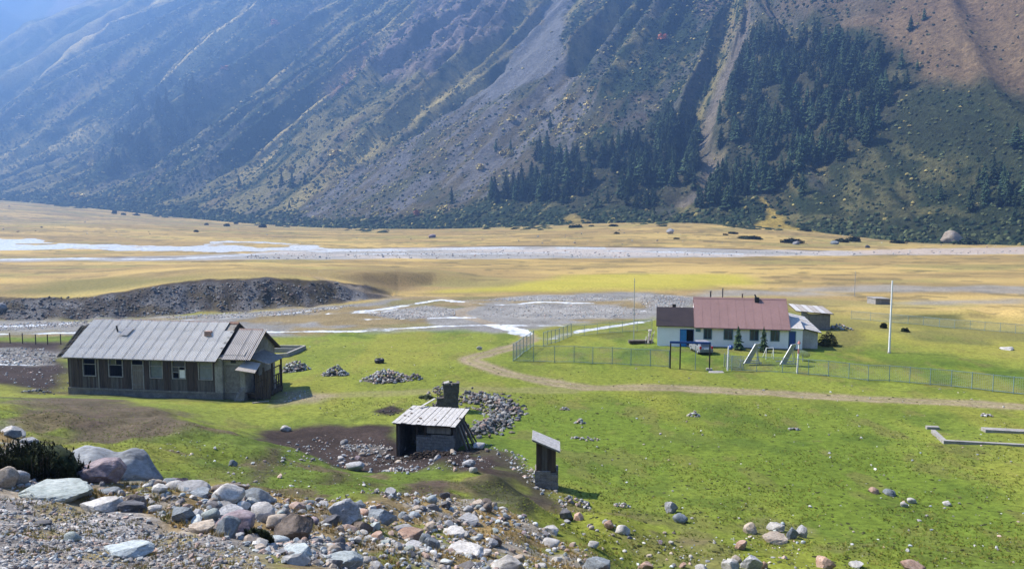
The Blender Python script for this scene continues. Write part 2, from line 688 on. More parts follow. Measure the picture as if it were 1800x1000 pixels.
# further out the pasture turns ochre
t_far = sst(118, 175, gr + (n1 - .5) * 50)
t_fr = sst(92, 128, gr + (n1 - .5) * 30) * sst(8, 20, gx - gy * .27)
col = mix(col, mix(OLIVE, np.array((.24, .22, .045)), sst(.4, .6, n1)), t_fr * (1 - t_far) * .85)
pale = mix(YEL_B, YEL_A, sst(.38, .62, farn))
col = mix(col, pale, t_far)
col = mix(col, np.array((.17, .135, .06)), t_far * sst(.54, .66, fbm(gx / 30, gy / 11, 4, 67)) * .6)
col = mix(col, np.array((.21, .20, .07)), t_far * sst(.55, .65, fbm(gx / 50, gy / 22, 3, 69)) * .5)
col = mix(col, np.array((.10, .085, .045)), t_far * sst(.62, .70, fbm(gx / 9, gy / 5, 3, 68)) * .6)
m = gmask([(780, 512), (900, 500), (1000, 482), (1300, 482), (1340, 500), (1150, 506), (950, 512)], 6, 6, 20)
col = mix(col, np.array((.33, .30, .045)), m * .8)
m = gmask([(-100, 505), (100, 490), (300, 478), (700, 470), (900, 490), (700, 500), (560, 490), (420, 486), (260, 498), (0, 520), (-100, 522)], 8, 8, 20)
col = mix(col, np.array((.195, .145, .066)), m * .7)
m = gmask([(600, 490), (700, 474), (760, 490), (720, 512), (660, 518)], 4, 3, 8)
col = mix(col, np.array((.13, .095, .05)), m * .7)
m = gmask([(0, 515), (120, 490), (250, 486), (330, 488), (200, 508), (60, 520)], 5, 4, 8)
col = mix(col, np.array((.14, .13, .045)), m * .8)
# close-cropped lawn of the yard, clean and yellow-green
m = gmask([(500, 690), (520, 600), (700, 590), (860, 590), (930, 640), (1300, 655), (1800, 700), (1800, 735), (1100, 700), (700, 740), (400, 745), (350, 720)], 5, 3, 8)
col = mix(col, np.array((.185, .19, .032)), m * .45)
m = gmask([(1000, 760), (1300, 740), (1500, 820), (1800, 860), (1800, 1000), (1300, 1000), (1000, 900)], 6, 6, 10)
col = mix(col, np.array((.105, .145, .018)), m * .35)
# worn brown heads of the turf on the near slope
slope = sst(1.3, 2.6, gz) * (1 - sst(55, 70, gr))
col = mix(col, mix(np.array((.085, .115, .02)), np.array((.15, .17, .02)), sst(.4, .6, n1)), slope * .6)
col = mix(col, np.array((.11, .082, .05)), slope * sst(.60, .70, fbm(gx / 4, gy / 4, 4, 95)) * .85)

gravel = np.zeros(len(gx))


def paint(m, c, g=0.0, var=.3, nz=None):
    global col, gravel
    nz = n2 if nz is None else nz
    cc = np.asarray(c) * (1 + (nz - .5) * 2 * var)[:, None]
    col = mix(col, cc, m)
    gravel = np.maximum(gravel * (1 - m), g * m)


# trodden earth and painted shade round the old house, the pen and the hollow
paint(gmask([(-200, 598), (0, 600), (118, 602), (124, 640), (126, 690), (60, 690), (10, 676), (-60, 668), (-200, 660)], 2, 2.5, 4), DARK * 1.25, .35, .6)
paint(gmask([(-60, 612), (60, 612), (110, 620), (80, 640), (0, 642), (-60, 640)], 2, 2.5, 3), GREY * .75, .9, .5)
paint(gmask([(40, 702), (180, 700), (330, 728), (335, 742), (300, 762), (180, 782), (90, 775), (120, 745), (40, 722)], 1.5, 3.0, 3) * .9, np.array((.082, .060, .046)), .2, .5)
paint(gmask([(430, 768), (520, 744), (650, 742), (700, 755), (722, 800), (800, 800), (880, 800), (905, 835), (880, 850), (830, 832), (760, 826), (700, 836), (600, 824), (540, 800), (470, 782)], .9, 1.6, 3),
      mix(BROWN * .9, DARK, .6), .35, .6)
paint(gmask([(640, 780), (700, 776), (760, 796), (830, 790), (840, 812), (770, 815), (690, 812)], .7, .8, 2), DARK * .8, .3, .4)
paint(gmask([(690, 852), (740, 846), (790, 852), (800, 874), (760, 882), (700, 874)], .5, .7, 2) * .9, np.array((.075, .053, .042)), .1, .4)
paint(gmask([(545, 848), (600, 835), (622, 846), (590, 856)], .4, .5, 1.5) * .8, np.array((.075, .055, .04)), .1, .4)
paint(gmask([(420, 800), (490, 790), (500, 812), (450, 820)], .4, .6, 1.5) * .8, np.array((.08, .055, .042)), .1, .4)
paint(gmask([(415, 825), (480, 818), (490, 838), (430, 845)], .4, .6, 1.5) * .8, np.array((.055, .045, .03)), .1, .4)
paint(gmask([(815, 856), (880, 836), (935, 868), (960, 900), (900, 908), (850, 888)], .8, 1.2, 2) * .95, np.array((.04, .043, .02)), .1, .5)
paint(gmask([(820, 785), (900, 792), (960, 850), (985, 880), (940, 880), (880, 822)], .6, 1.0, 2) * .9, np.array((.045, .037, .028)), .3, .5)
paint(gmask([(655, 722), (690, 712), (706, 722), (680, 728)], .5, .5, 2), DARK, .1, .3)
paint(gmask([(485, 690), (520, 686), (600, 694), (560, 706), (485, 712)], 1.2, 1.0, 3) * .7, TAN * .75, .2, .3)
paint(gmask([(120, 690), (390, 700), (490, 700), (500, 708), (380, 708), (120, 698)], .5, .4, 2) * .6, np.array((.06, .065, .03)), .1, .3)  # dark green band before the house front: its shadow, painted into the turf
paint(gmask([(1150, 612), (1420, 612), (1430, 622), (1160, 618)], 1, .8, 3) * .5, np.array((.11, .10, .045)), 0, .3)
paint(gmask([(1450, 590), (1500, 575), (1540, 600), (1470, 612)], 1.5, 2, 4) * .6, np.array((.10, .085, .035)), 0, .3)
paint(gmask([(1560, 556), (1700, 552), (1690, 562), (1570, 560)], 1.5, 1.5, 4) * .8, np.array((.06, .07, .025)), 0, .3)
for (a, b, w_) in ((1100, 590, 60), (1200, 770, 60), (1180, 690, 60), (1690, 790, 50), (1010, 810, 30), (1560, 640, 60), (1640, 570, 80)):
    paint(gmask([(a - w_, b), (a, b - w_ * .16), (a + w_, b), (a, b + w_ * .16)], 1.5, 2, 3) * .5, np.array((.075, .09, .022)), 0, .3)

# stream flats
flat = gmask([(-300, 592), (-300, 566), (0, 563), (260, 556), (420, 549), (520, 541), (640, 531), (720, 524), (800, 522), (930, 519), (1150, 513), (1235, 528), (1238, 546), (1160, 556), (1060, 566),
              (960, 574), (870, 584), (800, 582), (640, 584), (470, 590), (280, 582), (100, 590)], 2.5, 4, 9)
paint(flat, mix(mix(np.array((.185, .145, .075)), np.array((.155, .14, .065)), sst(.45, .6, fbm(gx / 16, gy / 8, 3, 103))), GREY * .72, sst(.47, .57, fbm(gx / 12, gy / 12, 4, 101))), .6, .3)
for pg in ([(640, 552), (760, 536), (800, 545), (800, 556), (700, 562)], [(850, 540), (960, 534), (1080, 536), (1150, 545), (1120, 556), (960, 560), (850, 556)],
           [(820, 528), (900, 522), (1040, 518), (1120, 526), (1050, 530), (900, 530)], [(280, 556), (500, 546), (540, 550), (420, 556), (300, 560)], [(1120, 515), (1230, 522), (1232, 534), (1130, 534)]):
    paint(gmask(pg, 2, 4, 8), GREY * .85, 1.0, .45)
for pg in ([(1380, 505), (1560, 502), (1810, 504), (1810, 516), (1560, 514), (1400, 514)], [(1230, 508), (1420, 512), (1500, 520), (1240, 520)], [(1580, 530), (1810, 524), (1810, 534), (1600, 536)]):
    paint(gmask(pg, 4, 6, 14) * .75, GREY * .85, .9, .4)

# cut bank
bdr, bh = bank_dr(gx, gy)
bank = sst(-2.5, 1.0, bdr) * (1 - sst(9.6, 11.2, bdr)) * sst(.2, 1.2, bh) * (gy > 20)
paint(bank, mix(np.array((.055, .05, .047)), np.array((.105, .105, .108)), sst(.42, .62, fbm(gx / 5, gy / 5, 4, 111))), .9, .5)
paint(bank * sst(8.6, 9.8, bdr), np.array((.035, .026, .022)), .2, .4)
paint(bank * sst(.57, .66, fbm(gx / 4, gy / 4, 3, 115)) * .8, np.array((.06, .05, .03)), .1, .3)

# far river
bar = gmask([(-300, 459), (0, 457), (420, 446), (560, 437), (700, 436), (900, 433), (1200, 436), (1500, 441), (1810, 434), (2100, 436), (2100, 450), (1800, 447), (1500, 449), (1250, 452), (950, 455),
             (700, 455), (430, 457), (0, 460), (-300, 462)], 3, 5, 20)
paint(bar, mix(GREY * 1.0, np.array((.36, .33, .30)), sst(.4, .6, farn)), .5, .2)
paint(gmask([(1500, 440), (1810, 434), (2100, 436), (2100, 450), (1800, 446), (1520, 448)], 3, 4, 20) * .8, np.array((.38, .31, .25)), .3, .2)
river = gmask([(-300, 414), (0, 418.5), (78, 420), (100, 427), (170, 430), (330, 433), (366, 428), (400, 423.5), (470, 425), (530, 429.5), (580, 436), (700, 436.5), (900, 433.5), (1060, 435), (1060, 436.8),
               (860, 437.2), (640, 441), (420, 446), (330, 440), (200, 440), (90, 437.5), (0, 439), (-300, 437)], 1.0, 9, 26)
isl = gmask([(408, 431), (445, 427.5), (500, 430), (516, 434), (450, 436.5)], 3, 5, 20)
isl = np.maximum(isl, gmask([(80, 426), (200, 425), (340, 427), (350, 430), (200, 428.5), (120, 428)], 3, 3, 20))
river = river * (1 - isl) * sst(.30, .40, fbm(gx / 22, gy / 14, 3, 233))
for pts, w_ in (([(-300, 459), (0, 456), (140, 454), (260, 455), (420, 449), (480, 445)], 7), ([(1080, 441), (1180, 443), (1290, 446)], 9), ([(640, 446), (820, 446), (1000, 443)], 5)):
    river = np.maximum(river, gstroke(pts, w_, 1.0, 3.5, 14)[0])
river[~inview] = 0

stream = np.zeros(len(gx))
for pts, w_ in (([(-300, 575), (0, 573), (70, 571), (165, 566)], 1.9), ([(165, 566), (250, 565), (345, 562), (420, 557), (500, 551), (590, 540)], 1.0),
                ([(-300, 591), (0, 587), (60, 586), (130, 584), (300, 585), (459, 583), (560, 581), (650, 581), (760, 574), (864, 571)], 2.0),
                ([(622, 548), (670, 543), (700, 539), (767, 528), (806, 529), (888, 535), (950, 531), (1040, 533)], 2.2), ([(600, 562), (700, 560), (833, 558)], .8),
                ([(864, 571), (880, 574), (905, 579), (925, 586)], 3.0), ([(860, 572), (911, 572), (990, 573)], 1.6), ([(900, 584), (960, 595), (1000, 586), (1060, 575), (1152, 562)], 1.8),
                ([(580, 551), (660, 548), (700, 542)], 1.2), ([(-60, 642), (0, 640), (90, 638)], .9), ([(1130, 546), (1180, 542), (1236, 540)], 1.0)):
    stream = np.maximum(stream, gstroke(pts, w_ * .85, .35, .9, 4)[0] * (.45 + .55 * sst(.30, .42, fbm(gx / 5, gy / 5, 3, 231))))
stream[~inview] = 0
edge = np.maximum(sst(.02, .4, river), sst(.02, .4, stream))
paint(edge * (1 - np.maximum(river, stream)) * .7, GREY * .9, .5, .2)
# dark brown line along the far bank of the river
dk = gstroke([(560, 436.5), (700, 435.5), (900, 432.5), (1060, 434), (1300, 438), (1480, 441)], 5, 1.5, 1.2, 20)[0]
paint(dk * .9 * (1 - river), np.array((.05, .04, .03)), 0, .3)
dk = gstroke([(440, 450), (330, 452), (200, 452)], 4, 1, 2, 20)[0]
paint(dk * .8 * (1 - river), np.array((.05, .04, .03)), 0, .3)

# cart tracks
track = np.zeros(len(gx))
rut = np.zeros(len(gx))
for pts, w_, f_ in (([(2000, 735), (1800, 715), (1500, 697), (1300, 687), (1100, 682), (1000, 675), (900, 660), (850, 645), (826, 633), (845, 625), (900, 609), (933, 596)], 2.8, 1.0),
                    ([(933, 596), (920, 585), (880, 575), (850, 566), (815, 556), (808, 548), (828, 540), (812, 533)], 2.6, .8),
                    ([(700, 524), (650, 512), (600, 500), (560, 488)], 3.0, .7), ([(1000, 684), (860, 686), (740, 688), (640, 690), (560, 696), (500, 703)], 2.2, .45), ([(820, 533), (760, 522), (700, 524)], 2.6, .7)):
    mk, dd = gstroke(pts, w_, .45, .45, 3)
    track = np.maximum(track, mk * f_)
    rut = np.maximum(rut, np.exp(-((dd - .75) / .35) ** 2) * f_)
paint(track * (.62 + .38 * rut) * (1 - sst(.3, .7, stream)), np.array((.24, .19, .125)), .25, .25)
track_id = track > .5

# the stony verge and the gravel road under the camera
verge = gmask([(-200, 730), (20, 738), (70, 775), (140, 795), (270, 830), (430, 850), (560, 872), (700, 885), (860, 885), (960, 930), (1040, 965), (1090, 1012), (1000, 1100), (300, 1100), (-200, 1100)], .8, 1.6, 2.5)
vg = mix(DRY, np.array((.15, .115, .06)), sst(.4, .6, n2))
vg = mix(vg, np.array((.13, .14, .03)), sst(.54, .64, fbm(gx / 1.6, gy / 1.6, 3, 121)) * .8)
vg = mix(vg, np.array((.24, .22, .19)), sst(.52, .60, fbm(gx / 1.1, gy / 1.1, 3, 125)) * .75)
paint(verge, vg, .45, .25, n3)
roadp = gmask([(-200, 872), (60, 888), (150, 908), (240, 918), (330, 945), (400, 962), (440, 985), (470, 1010), (480, 1100), (-200, 1100)], .35, .5, 1.2)
beh = (1 - sst(9.5, 12, gr)) * sst(-2, 1, gx * -1 + 2.5)
roadp = np.maximum(roadp, beh)
paint(roadp, mix(np.array((.27, .255, .24)), np.array((.20, .185, .17)), sst(.4, .6, n2)), 1.0, .25, n3)
paint(roadp * sst(.57, .66, fbm(gx / 1.0, gy / 1.0, 3, 131)) * .8, np.array((.20, .16, .06)), .3, .2, n3)
for pg in ([(1300, 915), (1350, 905), (1420, 925), (1410, 946), (1340, 940)], [(1060, 925), (1200, 940), (1290, 962), (1340, 990), (1240, 1000), (1130, 980)]):
    paint(gmask(pg, .4, .7, 1.5) * .45, np.array((.13, .11, .06)), .2, .3)

gz2 = gz - .22 * sst(.3, .8, river) - .10 * sst(.3, .8, stream) - .05 * rut * track
verts = np.stack([gx, gy, gz2], 1)
verts = np.concatenate([verts, [[0, 0, float(Hfull(np.array([0.]), np.array([0.]))[0])]]])
col = np.concatenate([np.clip(col, .004, .9), col[:1]])
gravel = np.concatenate([gravel, gravel[:1]])
water = np.concatenate([np.maximum(river, stream), [0.0]])
ii, jj = np.meshgrid(np.arange(NR - 1), np.arange(NA), indexing='ij')
jn = (jj + 1) % NA
quads = np.stack([ii * NA + jj, ii * NA + jn, (ii + 1) * NA + jn, (ii + 1) * NA + jj], -1).reshape(-1, 4)


def facemax(a):
    return a[quads].mean(1)


cls = np.zeros(len(quads), int)
cls[facemax(flat) > .5] = 5
cls[facemax(bank) > .5] = 6
cls[facemax(bar) > .5] = 5
cls[facemax(track_id.astype(float)) > .5] = 3
cls[facemax(roadp) > .5] = 4
cls[facemax(stream) > .5] = 2
cls[facemax(river) > .5] = 1

# smooth normals of the whole sheet, so that the pieces join without a seam
fv = verts[quads]
fn = np.cross(fv[:, 2] - fv[:, 0], fv[:, 3] - fv[:, 1])
vn = np.zeros_like(verts)
for k in range(4):
    np.add.at(vn, quads[:, k], fn)
vn[-1] = (0, 0, 1)
vn /= np.linalg.norm(vn, axis=1)[:, None] + 1e-12
vn[vn[:, 2] < 0] *= -1

# ground material: vertex colour x grain, pebbles where it is gravel
gm, nt, b = nodes_of('ground')
ca = N(nt, 'ShaderNodeAttribute', attribute_name='Col')
ga = N(nt, 'ShaderNodeAttribute', attribute_name='gravel')
v = coords(nt)
g1 = N(nt, 'ShaderNodeTexNoise', Scale=2.3, Detail=9.0, Roughness=.72)
nt.links.new(v, g1.inputs['Vector'])
r1 = ramp(nt, g1.outputs['Fac'], [(.30, .34), (.5, .95), (.70, 1.55)])
g2 = N(nt, 'ShaderNodeTexNoise', Scale=9.0, Detail=4.0, Roughness=.7)
nt.links.new(v, g2.inputs['Vector'])
r2 = ramp(nt, g2.outputs['Fac'], [(.28, .30), (.46, 1.0), (.75, 1.35)])
c1 = mulc(nt, ca.outputs['Color'], r1.outputs['Color'], .75)
c2 = mulc(nt, c1, r2.outputs['Color'], .6)
vo = N(nt, 'ShaderNodeTexVoronoi', Scale=7.0, Randomness=1.0)
nt.links.new(v, vo.inputs['Vector'])
sep = N(nt, 'ShaderNodeSeparateColor')
nt.links.new(vo.outputs['Color'], sep.inputs[0])
r3 = ramp(nt, sep.outputs[0], [(0, .45), (.6, 1.0), (.9, 1.35), (1, 1.9)])
gp = mulc(nt, ca.outputs['Color'], r3.outputs['Color'], 1.0)
mx = N(nt, 'ShaderNodeMix', data_type='RGBA')
nt.links.new(ga.outputs['Fac'], mx.inputs[0])
nt.links.new(c2, mx.inputs[6])
nt.links.new(gp, mx.inputs[7])
nt.links.new(mx.outputs[2], b.inputs['Base Color'])
b.inputs['Roughness'].default_value = .95
b.inputs['Specular IOR Level'].default_value = .12
bp = N(nt, 'ShaderNodeBump', Strength=.55, Distance=.09)
ad = N(nt, 'ShaderNodeMath', operation='ADD')
nt.links.new(g1.outputs['Fac'], ad.inputs[0])
nt.links.new(g2.outputs['Fac'], ad.inputs[1])
nt.links.new(ad.outputs[0], bp.inputs['Height'])
nt.links.new(bp.outputs['Normal'], b.inputs['Normal'])

# water laid over it where the streams and the river run
wa = N(nt, 'ShaderNodeAttribute', attribute_name='water')
vw = coords(nt, (.5, .16, .5))
w1 = N(nt, 'ShaderNodeTexNoise', Scale=2.0, Detail=6.0, Roughness=.65)
nt.links.new(vw, w1.inputs['Vector'])
rw = ramp(nt, w1.outputs['Fac'], [(.30, (.34, .37, .39)), (.50, (.62, .65, .67)), (.7, (.85, .87, .88))])  # near-white tones put sky and sun glint into the milky water colour
wb = N(nt, 'ShaderNodeBsdfPrincipled', Roughness=.22)
wb.inputs['Specular IOR Level'].default_value = .6
nt.links.new(rw.outputs['Color'], wb.inputs['Base Color'])
bw = N(nt, 'ShaderNodeBump', Strength=.5, Distance=.25)
nt.links.new(w1.outputs['Fac'], bw.inputs['Height'])
nt.links.new(bw.outputs['Normal'], wb.inputs['Normal'])
wn1 = N(nt, 'ShaderNodeTexNoise', Scale=.9, Detail=4.0)
nt.links.new(v, wn1.inputs['Vector'])
wadd = N(nt, 'ShaderNodeMath', operation='MULTIPLY_ADD')
nt.links.new(wn1.outputs['Fac'], wadd.inputs[0]); wadd.inputs[1].default_value = .5
nt.links.new(wa.outputs['Fac'], wadd.inputs[2])
wr = ramp(nt, wadd.outputs[0], [(.68, 0.0), (.80, 1.0)])
ms_ = N(nt, 'ShaderNodeMixShader')
nt.links.new(wr.outputs['Color'], ms_.inputs[0])
nt.links.new(b.outputs[0], ms_.inputs[1])
nt.links.new(wb.outputs[0], ms_.inputs[2])
nt.links.new(ms_.outputs[0], nt.nodes['Material Output'].inputs['Surface'])

tri0 = np.array([[len(verts) - 1, k, (k + 1) % NA, (k + 1) % NA] for k in range(NA)])
for cid, nm in ((0, 'ground'), (1, 'river'), (2, 'stream'), (3, 'dirt_track'), (4, 'gravel_road'), (5, 'gravel_bed'), (6, 'cut_bank')):
    q = quads[cls == cid]
    if len(q) == 0:
        continue
    used, inv = np.unique(q.ravel(), return_inverse=True)
    me = mesh_np(nm, verts[used], inv.reshape(-1, 4), [gm], True,
                 {'Col': col[used], 'gravel': gravel[used], 'water': water[used]})
    me.normals_split_custom_set_from_vertices(vn[used].tolist() if len(used) < 20000 else vn[used])
    put(nm, me, kind='structure')
apron = mesh_np('ground', np.concatenate([verts[:NA], verts[-1:]]), np.array([[NA, k, (k + 1) % NA] for k in range(NA)]), [gm], True,
                {'Col': np.concatenate([col[:NA], col[:1]]), 'gravel': np.concatenate([gravel[:NA], gravel[:1]])})
put('ground_underfoot', apron, kind='structure')

# ------------------------------------------------------------ the mountainside
_fp = np.array([[float(q) for q in at_d(px, py, d)] for px, py, d in FOOT])
_fs = smooth_line(_fp, 12)
_ft = np.concatenate([[0], np.cumsum(np.hypot(np.diff(_fs[:, 0]), np.diff(_fs[:, 1])))])
TAU = _ft[-1]
_fpx = np.array([f[0] for f in FOOT], float)
_fpt = np.array([_ft[min(12 * k, len(_ft) - 1)] for k in range(len(FOOT))])


def px_tau(px):
    return np.interp(px, _fpx, _fpt)


_updeg = [(-420, 62), (-250, 60), (0, 56), (400, 48), (800, 40), (1000, 33), (1200, 22), (1400, 12), (1800, 4), (2600, 14), (3800, 24)]
_upt = px_tau(np.array([q[0] for q in _updeg])); _upa = np.array([q[1] for q in _updeg], float)


def mount(tau, s):
    """world point of the bare mountainside: tau along its foot, s metres inland"""
    x = np.interp(tau, _ft, _fs[:, 0]); y = np.interp(tau, _ft, _fs[:, 1]); z = np.interp(tau, _ft, _fs[:, 2])
    a = np.radians(np.interp(tau, _upt, _upa))
    sp = np.maximum(s, 0)
    up = .68 * (sp - 70 * (1 - np.exp(-sp / 70))) + .10 * sp + np.minimum(s, 0) * .25
    return x + np.sin(a) * s, y + np.cos(a) * s, z + up


def mrelief(tau, s):
    w = (fbm(s / 160, tau / 300, 3, 141) - .5) * 120
    big = 1 - np.abs(2 * fbm((tau + w) / 210, s / 1500 + 3, 2, 143) - 1) * 2.2
    med = 1 - np.abs(2 * fbm((tau + w * .7) / 62, s / 700 + 8, 2, 147) - 1) * 2.2
    sml = fbm((tau + w * .4) / 17, s / 90, 3, 151) - .5
    iso = fbm(tau / 30, s / 30, 4, 155) - .5
    left = 1.12 - sst(px_tau(700), px_tau(1300), tau) * .65
    a = sst(20, 260, s)
    return a * left * (54 * (big - .3) + 30 * (med - .3)) + sst(5, 80, s) * (7 * sml + 8 * iso)


MT = np.linspace(0, TAU, 620)
keep = px_tau(np.linspace(-260, 2000, 620))
MT = np.unique(np.concatenate([np.linspace(0, px_tau(-260), 24), np.linspace(px_tau(-260), px_tau(2700), 640), np.linspace(px_tau(2700), TAU, 20)]))
MS = np.concatenate([[-60, -25, -8], np.linspace(0, 1000, 270) ** 1.0])
mt, ms = np.meshgrid(MT, MS)
bx_, by_, bz_ = mount(mt, ms)
# scree and other named slopes, outlined in the photo and laid on the mountainside
_mu, _mv, _md = project(bx_, by_, bz_)


def mpts(pts):
    out = []
    for px, py in pts:
        d2 = (_mu - px) ** 2 + (_mv - py) ** 2
        k = np.argmin(d2)
        out.append((mt.ravel()[k], ms.ravel()[k]))
    return np.array(out)


def mdense(pts, closed=True):
    p = np.asarray(pts, float)
    q = np.concatenate([p, p[:1]]) if closed else p
    out = []
    for i in range(len(q) - 1):
        for k in range(4):
            out.append(q[i] * (1 - k / 4) + q[i + 1] * k / 4)
    if not closed:
        out.append(q[-1])
    return mpts(out)


def mmask_at(tau, s, poly, soft, wig, wscale=25.0, seed=161):
    sdv = poly_sd(tau, s, poly) + (fbm(tau / wscale, s / wscale, 4, seed) - .5) * 2 * wig
    return sst(-soft, soft, sdv)


def mstroke_at(tau, s, line, width, soft, wig=6, wscale=25.0, seed=165):
    d = line_d(tau, s, line) + (fbm(tau / wscale, s / wscale, 4, seed) - .5) * 2 * wig
    return 1 - sst(width / 2 - soft, width / 2 + soft, d)


SCREE = mdense([(1010, -40), (985, 70), (1040, 180), (1062, 235), (990, 300), (900, 335), (760, 385), (560, 385), (500, 390), (545, 345), (640, 285), (760, 205), (880, 120), (960, 20), (985, -40)])
SCREE_TOP = mdense([(1010, -40), (985, 70), (1000, 130), (930, 160), (850, 170), (760, 215), (880, 120), (960, 20), (985, -40)])
CLIFF = mdense([(640, 130), (700, 60), (760, 0), (800, -40), (960, -40), (900, 60), (860, 100), (760, 160), (660, 170)])
GULLY = mdense([(1330, -30), (1310, 60), (1290, 110), (1258, 170), (1238, 240), (1250, 290), (1240, 330), (1200, 345)], False)
BROWNS = mdense([(1470, 70), (1540, 60), (1600, -40), (2000, -40), (2000, 170), (1800, 178), (1620, 172), (1590, 130), (1530, 100)])
BROWN2 = mdense([(1340, 20), (1420, -40), (1620, -40), (1560, 80), (1470, 70), (1400, 40)])
DARKS = mdense([(1600, 182), (1800, 180), (2000, 170), (2000, 400), (1760, 420), (1560, 420), (1400, 400), (1430, 310), (1540, 250)])
OLIVES = mdense([(1420, 330), (1560, 250), (1700, 300), (1740, 380), (1560, 405), (1390, 400)])
BASE = mdense([(-400, 330), (0, 335), (200, 350), (420, 372), (560, 385), (700, 380), (800, 372), (1000, 375), (1200, 370), (1360, 350), (1400, 390), (1800, 380), (1900, 430), (1800, 445), (1400, 415),
               (1000, 400), (600, 412), (300, 395), (0, 370), (-400, 345)])
LITE1 = mdense([(-40, 300), (120, 222), (240, 168), (340, 105), (440, 40)], False)
LITE2 = mdense([(335, 268), (370, 240), (400, 215), (460, 172), (500, 130)], False)
LITE3 = mdense([(420, 305), (520, 220), (600, 140), (650, 100), (720, 40)], False)
LITE4 = mdense([(-40, 215), (60, 160), (200, 80), (330, -10)], False)
LITE5 = mdense([(520, 360), (640, 270), (760, 190), (860, 130)], False)
PINK = mdense([(560, 160), (640, 100), (660, 110), (590, 180)])

WOOD_R = [(1330, 66), (1420, 62), (1500, 84), (1556, 112), (1598, 160), (1560, 205), (1530, 262), (1480, 300), (1420, 308), (1385, 330), (1340, 350), (1280, 350), (1268, 300), (1256, 240), (1275, 180), (1300, 110)]
WOOD_M = [(930, 310), (955, 262), (990, 285), (1100, 255), (1140, 235), (1180, 195), (1215, 190), (1228, 250), (1222, 330), (1180, 345), (1150, 365), (1040, 368), (960, 358), (840, 352), (885, 315)]
fan = mmask_at(mt, ms, SCREE, 8, 14)
cliff = mmask_at(mt, ms, CLIFF, 12, 25)
rel = mrelief(mt, ms)
rel = rel * (1 - .72 * fan)
rel = rel + cliff * ((fbm(mt / 22, ms / 22, 4, 171) - .5) * 34 + (1 - np.abs(2 * fbm(mt / 26, ms / 200, 2, 175) - 1)) * 12)
gul = mstroke_at(mt, ms, GULLY, 26, 10, 8)
rel = rel - gul * 7
mz = bz_ + rel
REL = rel

k1 = fbm(mt / 42, ms / 70, 4, 181)
k2 = fbm(mt / 11, ms / 14, 4, 185)
k3 = fbm((mt + (fbm(ms / 160, mt / 300, 3, 141) - .5) * 120) / 34, ms / 420, 4, 189)
SHRUB = np.array((.034, .052, .028))
HGRASS = np.array((.21, .185, .08))
mc = mix(np.broadcast_to(SHRUB, mt.shape + (3,)), HGRASS, sst(.51, .64, k3 * .55 + k2 * .45 + .055 * (1 - sst(px_tau(350), px_tau(900), mt))))
mc = mix(mc, np.array((.17, .15, .14)), sst(.60, .70, k1) * .4)
mc = mix(mc, np.array((.19, .12, .10)), sst(.60, .70, fbm(mt / 60, ms / 60, 4, 192)) * .25)


def mp(mk, c, var=.25):
    global mc
    mc = mix(mc, np.asarray(c) * (1 + (k2 - .5) * 2 * var)[..., None], mk)


mp(cliff * .85, mix(np.array((.20, .16, .15)), np.array((.08, .07, .07)), sst(.42, .58, fbm(mt / 16, ms / 22, 4, 195))))
mp(fan * .9, mix(np.array((.155, .15, .15)), np.array((.105, .09, .058)), sst(.42, .58, fbm(mt / 14, ms / 60, 4, 197))))
mp(fan * sst(.55, .65, fbm(mt / 24, ms / 50, 4, 199)) * .7, np.array((.07, .075, .035)))
mp(mmask_at(mt, ms, SCREE_TOP, 4, 24) * .85, np.array((.15, .155, .165)), .25)
mp(mmask_at(mt, ms, BROWNS, 14, 20) * .9, np.array((.215, .15, .085)))
mp(mmask_at(mt, ms, BROWN2, 18, 30) * .6, np.array((.17, .125, .08)))
mp(mmask_at(mt, ms, DARKS, 14, 18) * .9, np.array((.042, .056, .027)))
mp(mmask_at(mt, ms, OLIVES, 20, 25) * sst(.45, .6, k2) * .8, np.array((.13, .125, .055)))
mp(gul * .85, np.array((.185, .16, .13)), .2)
for L_, w_, f_ in ((LITE1, 42, .95), (LITE2, 26, .7), (LITE3, 26, .6), (LITE4, 34, .7), (LITE5, 24, .6)):
    mp(mstroke_at(mt, ms, L_, w_ * 1.0, 10, 16) * f_, np.array((.50, .41, .17)))  # sunlit look of the ribs and their yellow grass, put into the colour
mp(mmask_at(mt, ms, PINK, 10, 10) * .5, np.array((.32, .17, .13)))
mp(mmask_at(mt, ms, BASE, 8, 22) * sst(.38, .55, k2) * .75, np.array((.038, .05, .026)))
for pg in (WOOD_R, WOOD_M):
    mp(mmask_at(mt, ms, mdense(pg), 12, 22) * .85, np.array((.06, .062, .036)))
patch = mdense([(1310, 405), (1350, 385), (1340, 350), (1372, 372), (1380, 395), (1440, 408), (1400, 425), (1330, 418)])
mp(mmask_at(mt, ms, patch, 3, 4, 10) * .95, np.array((.42, .31, .08)))
patch2 = mdense([(990, 385), (1012, 372), (1035, 392), (1020, 402)])
mp(mmask_at(mt, ms, patch2, 3, 4, 10) * .8, np.array((.36, .27, .09)))

mver = np.stack([bx_, by_, mz], -1).reshape(-1, 3)
nS, nT = mt.shape
ii, jj = np.meshgrid(np.arange(nS - 1), np.arange(nT - 1), indexing='ij')
mq = np.stack([ii * nT + jj, ii * nT + jj + 1, (ii + 1) * nT + jj + 1, (ii + 1) * nT + jj], -1).reshape(-1, 4)
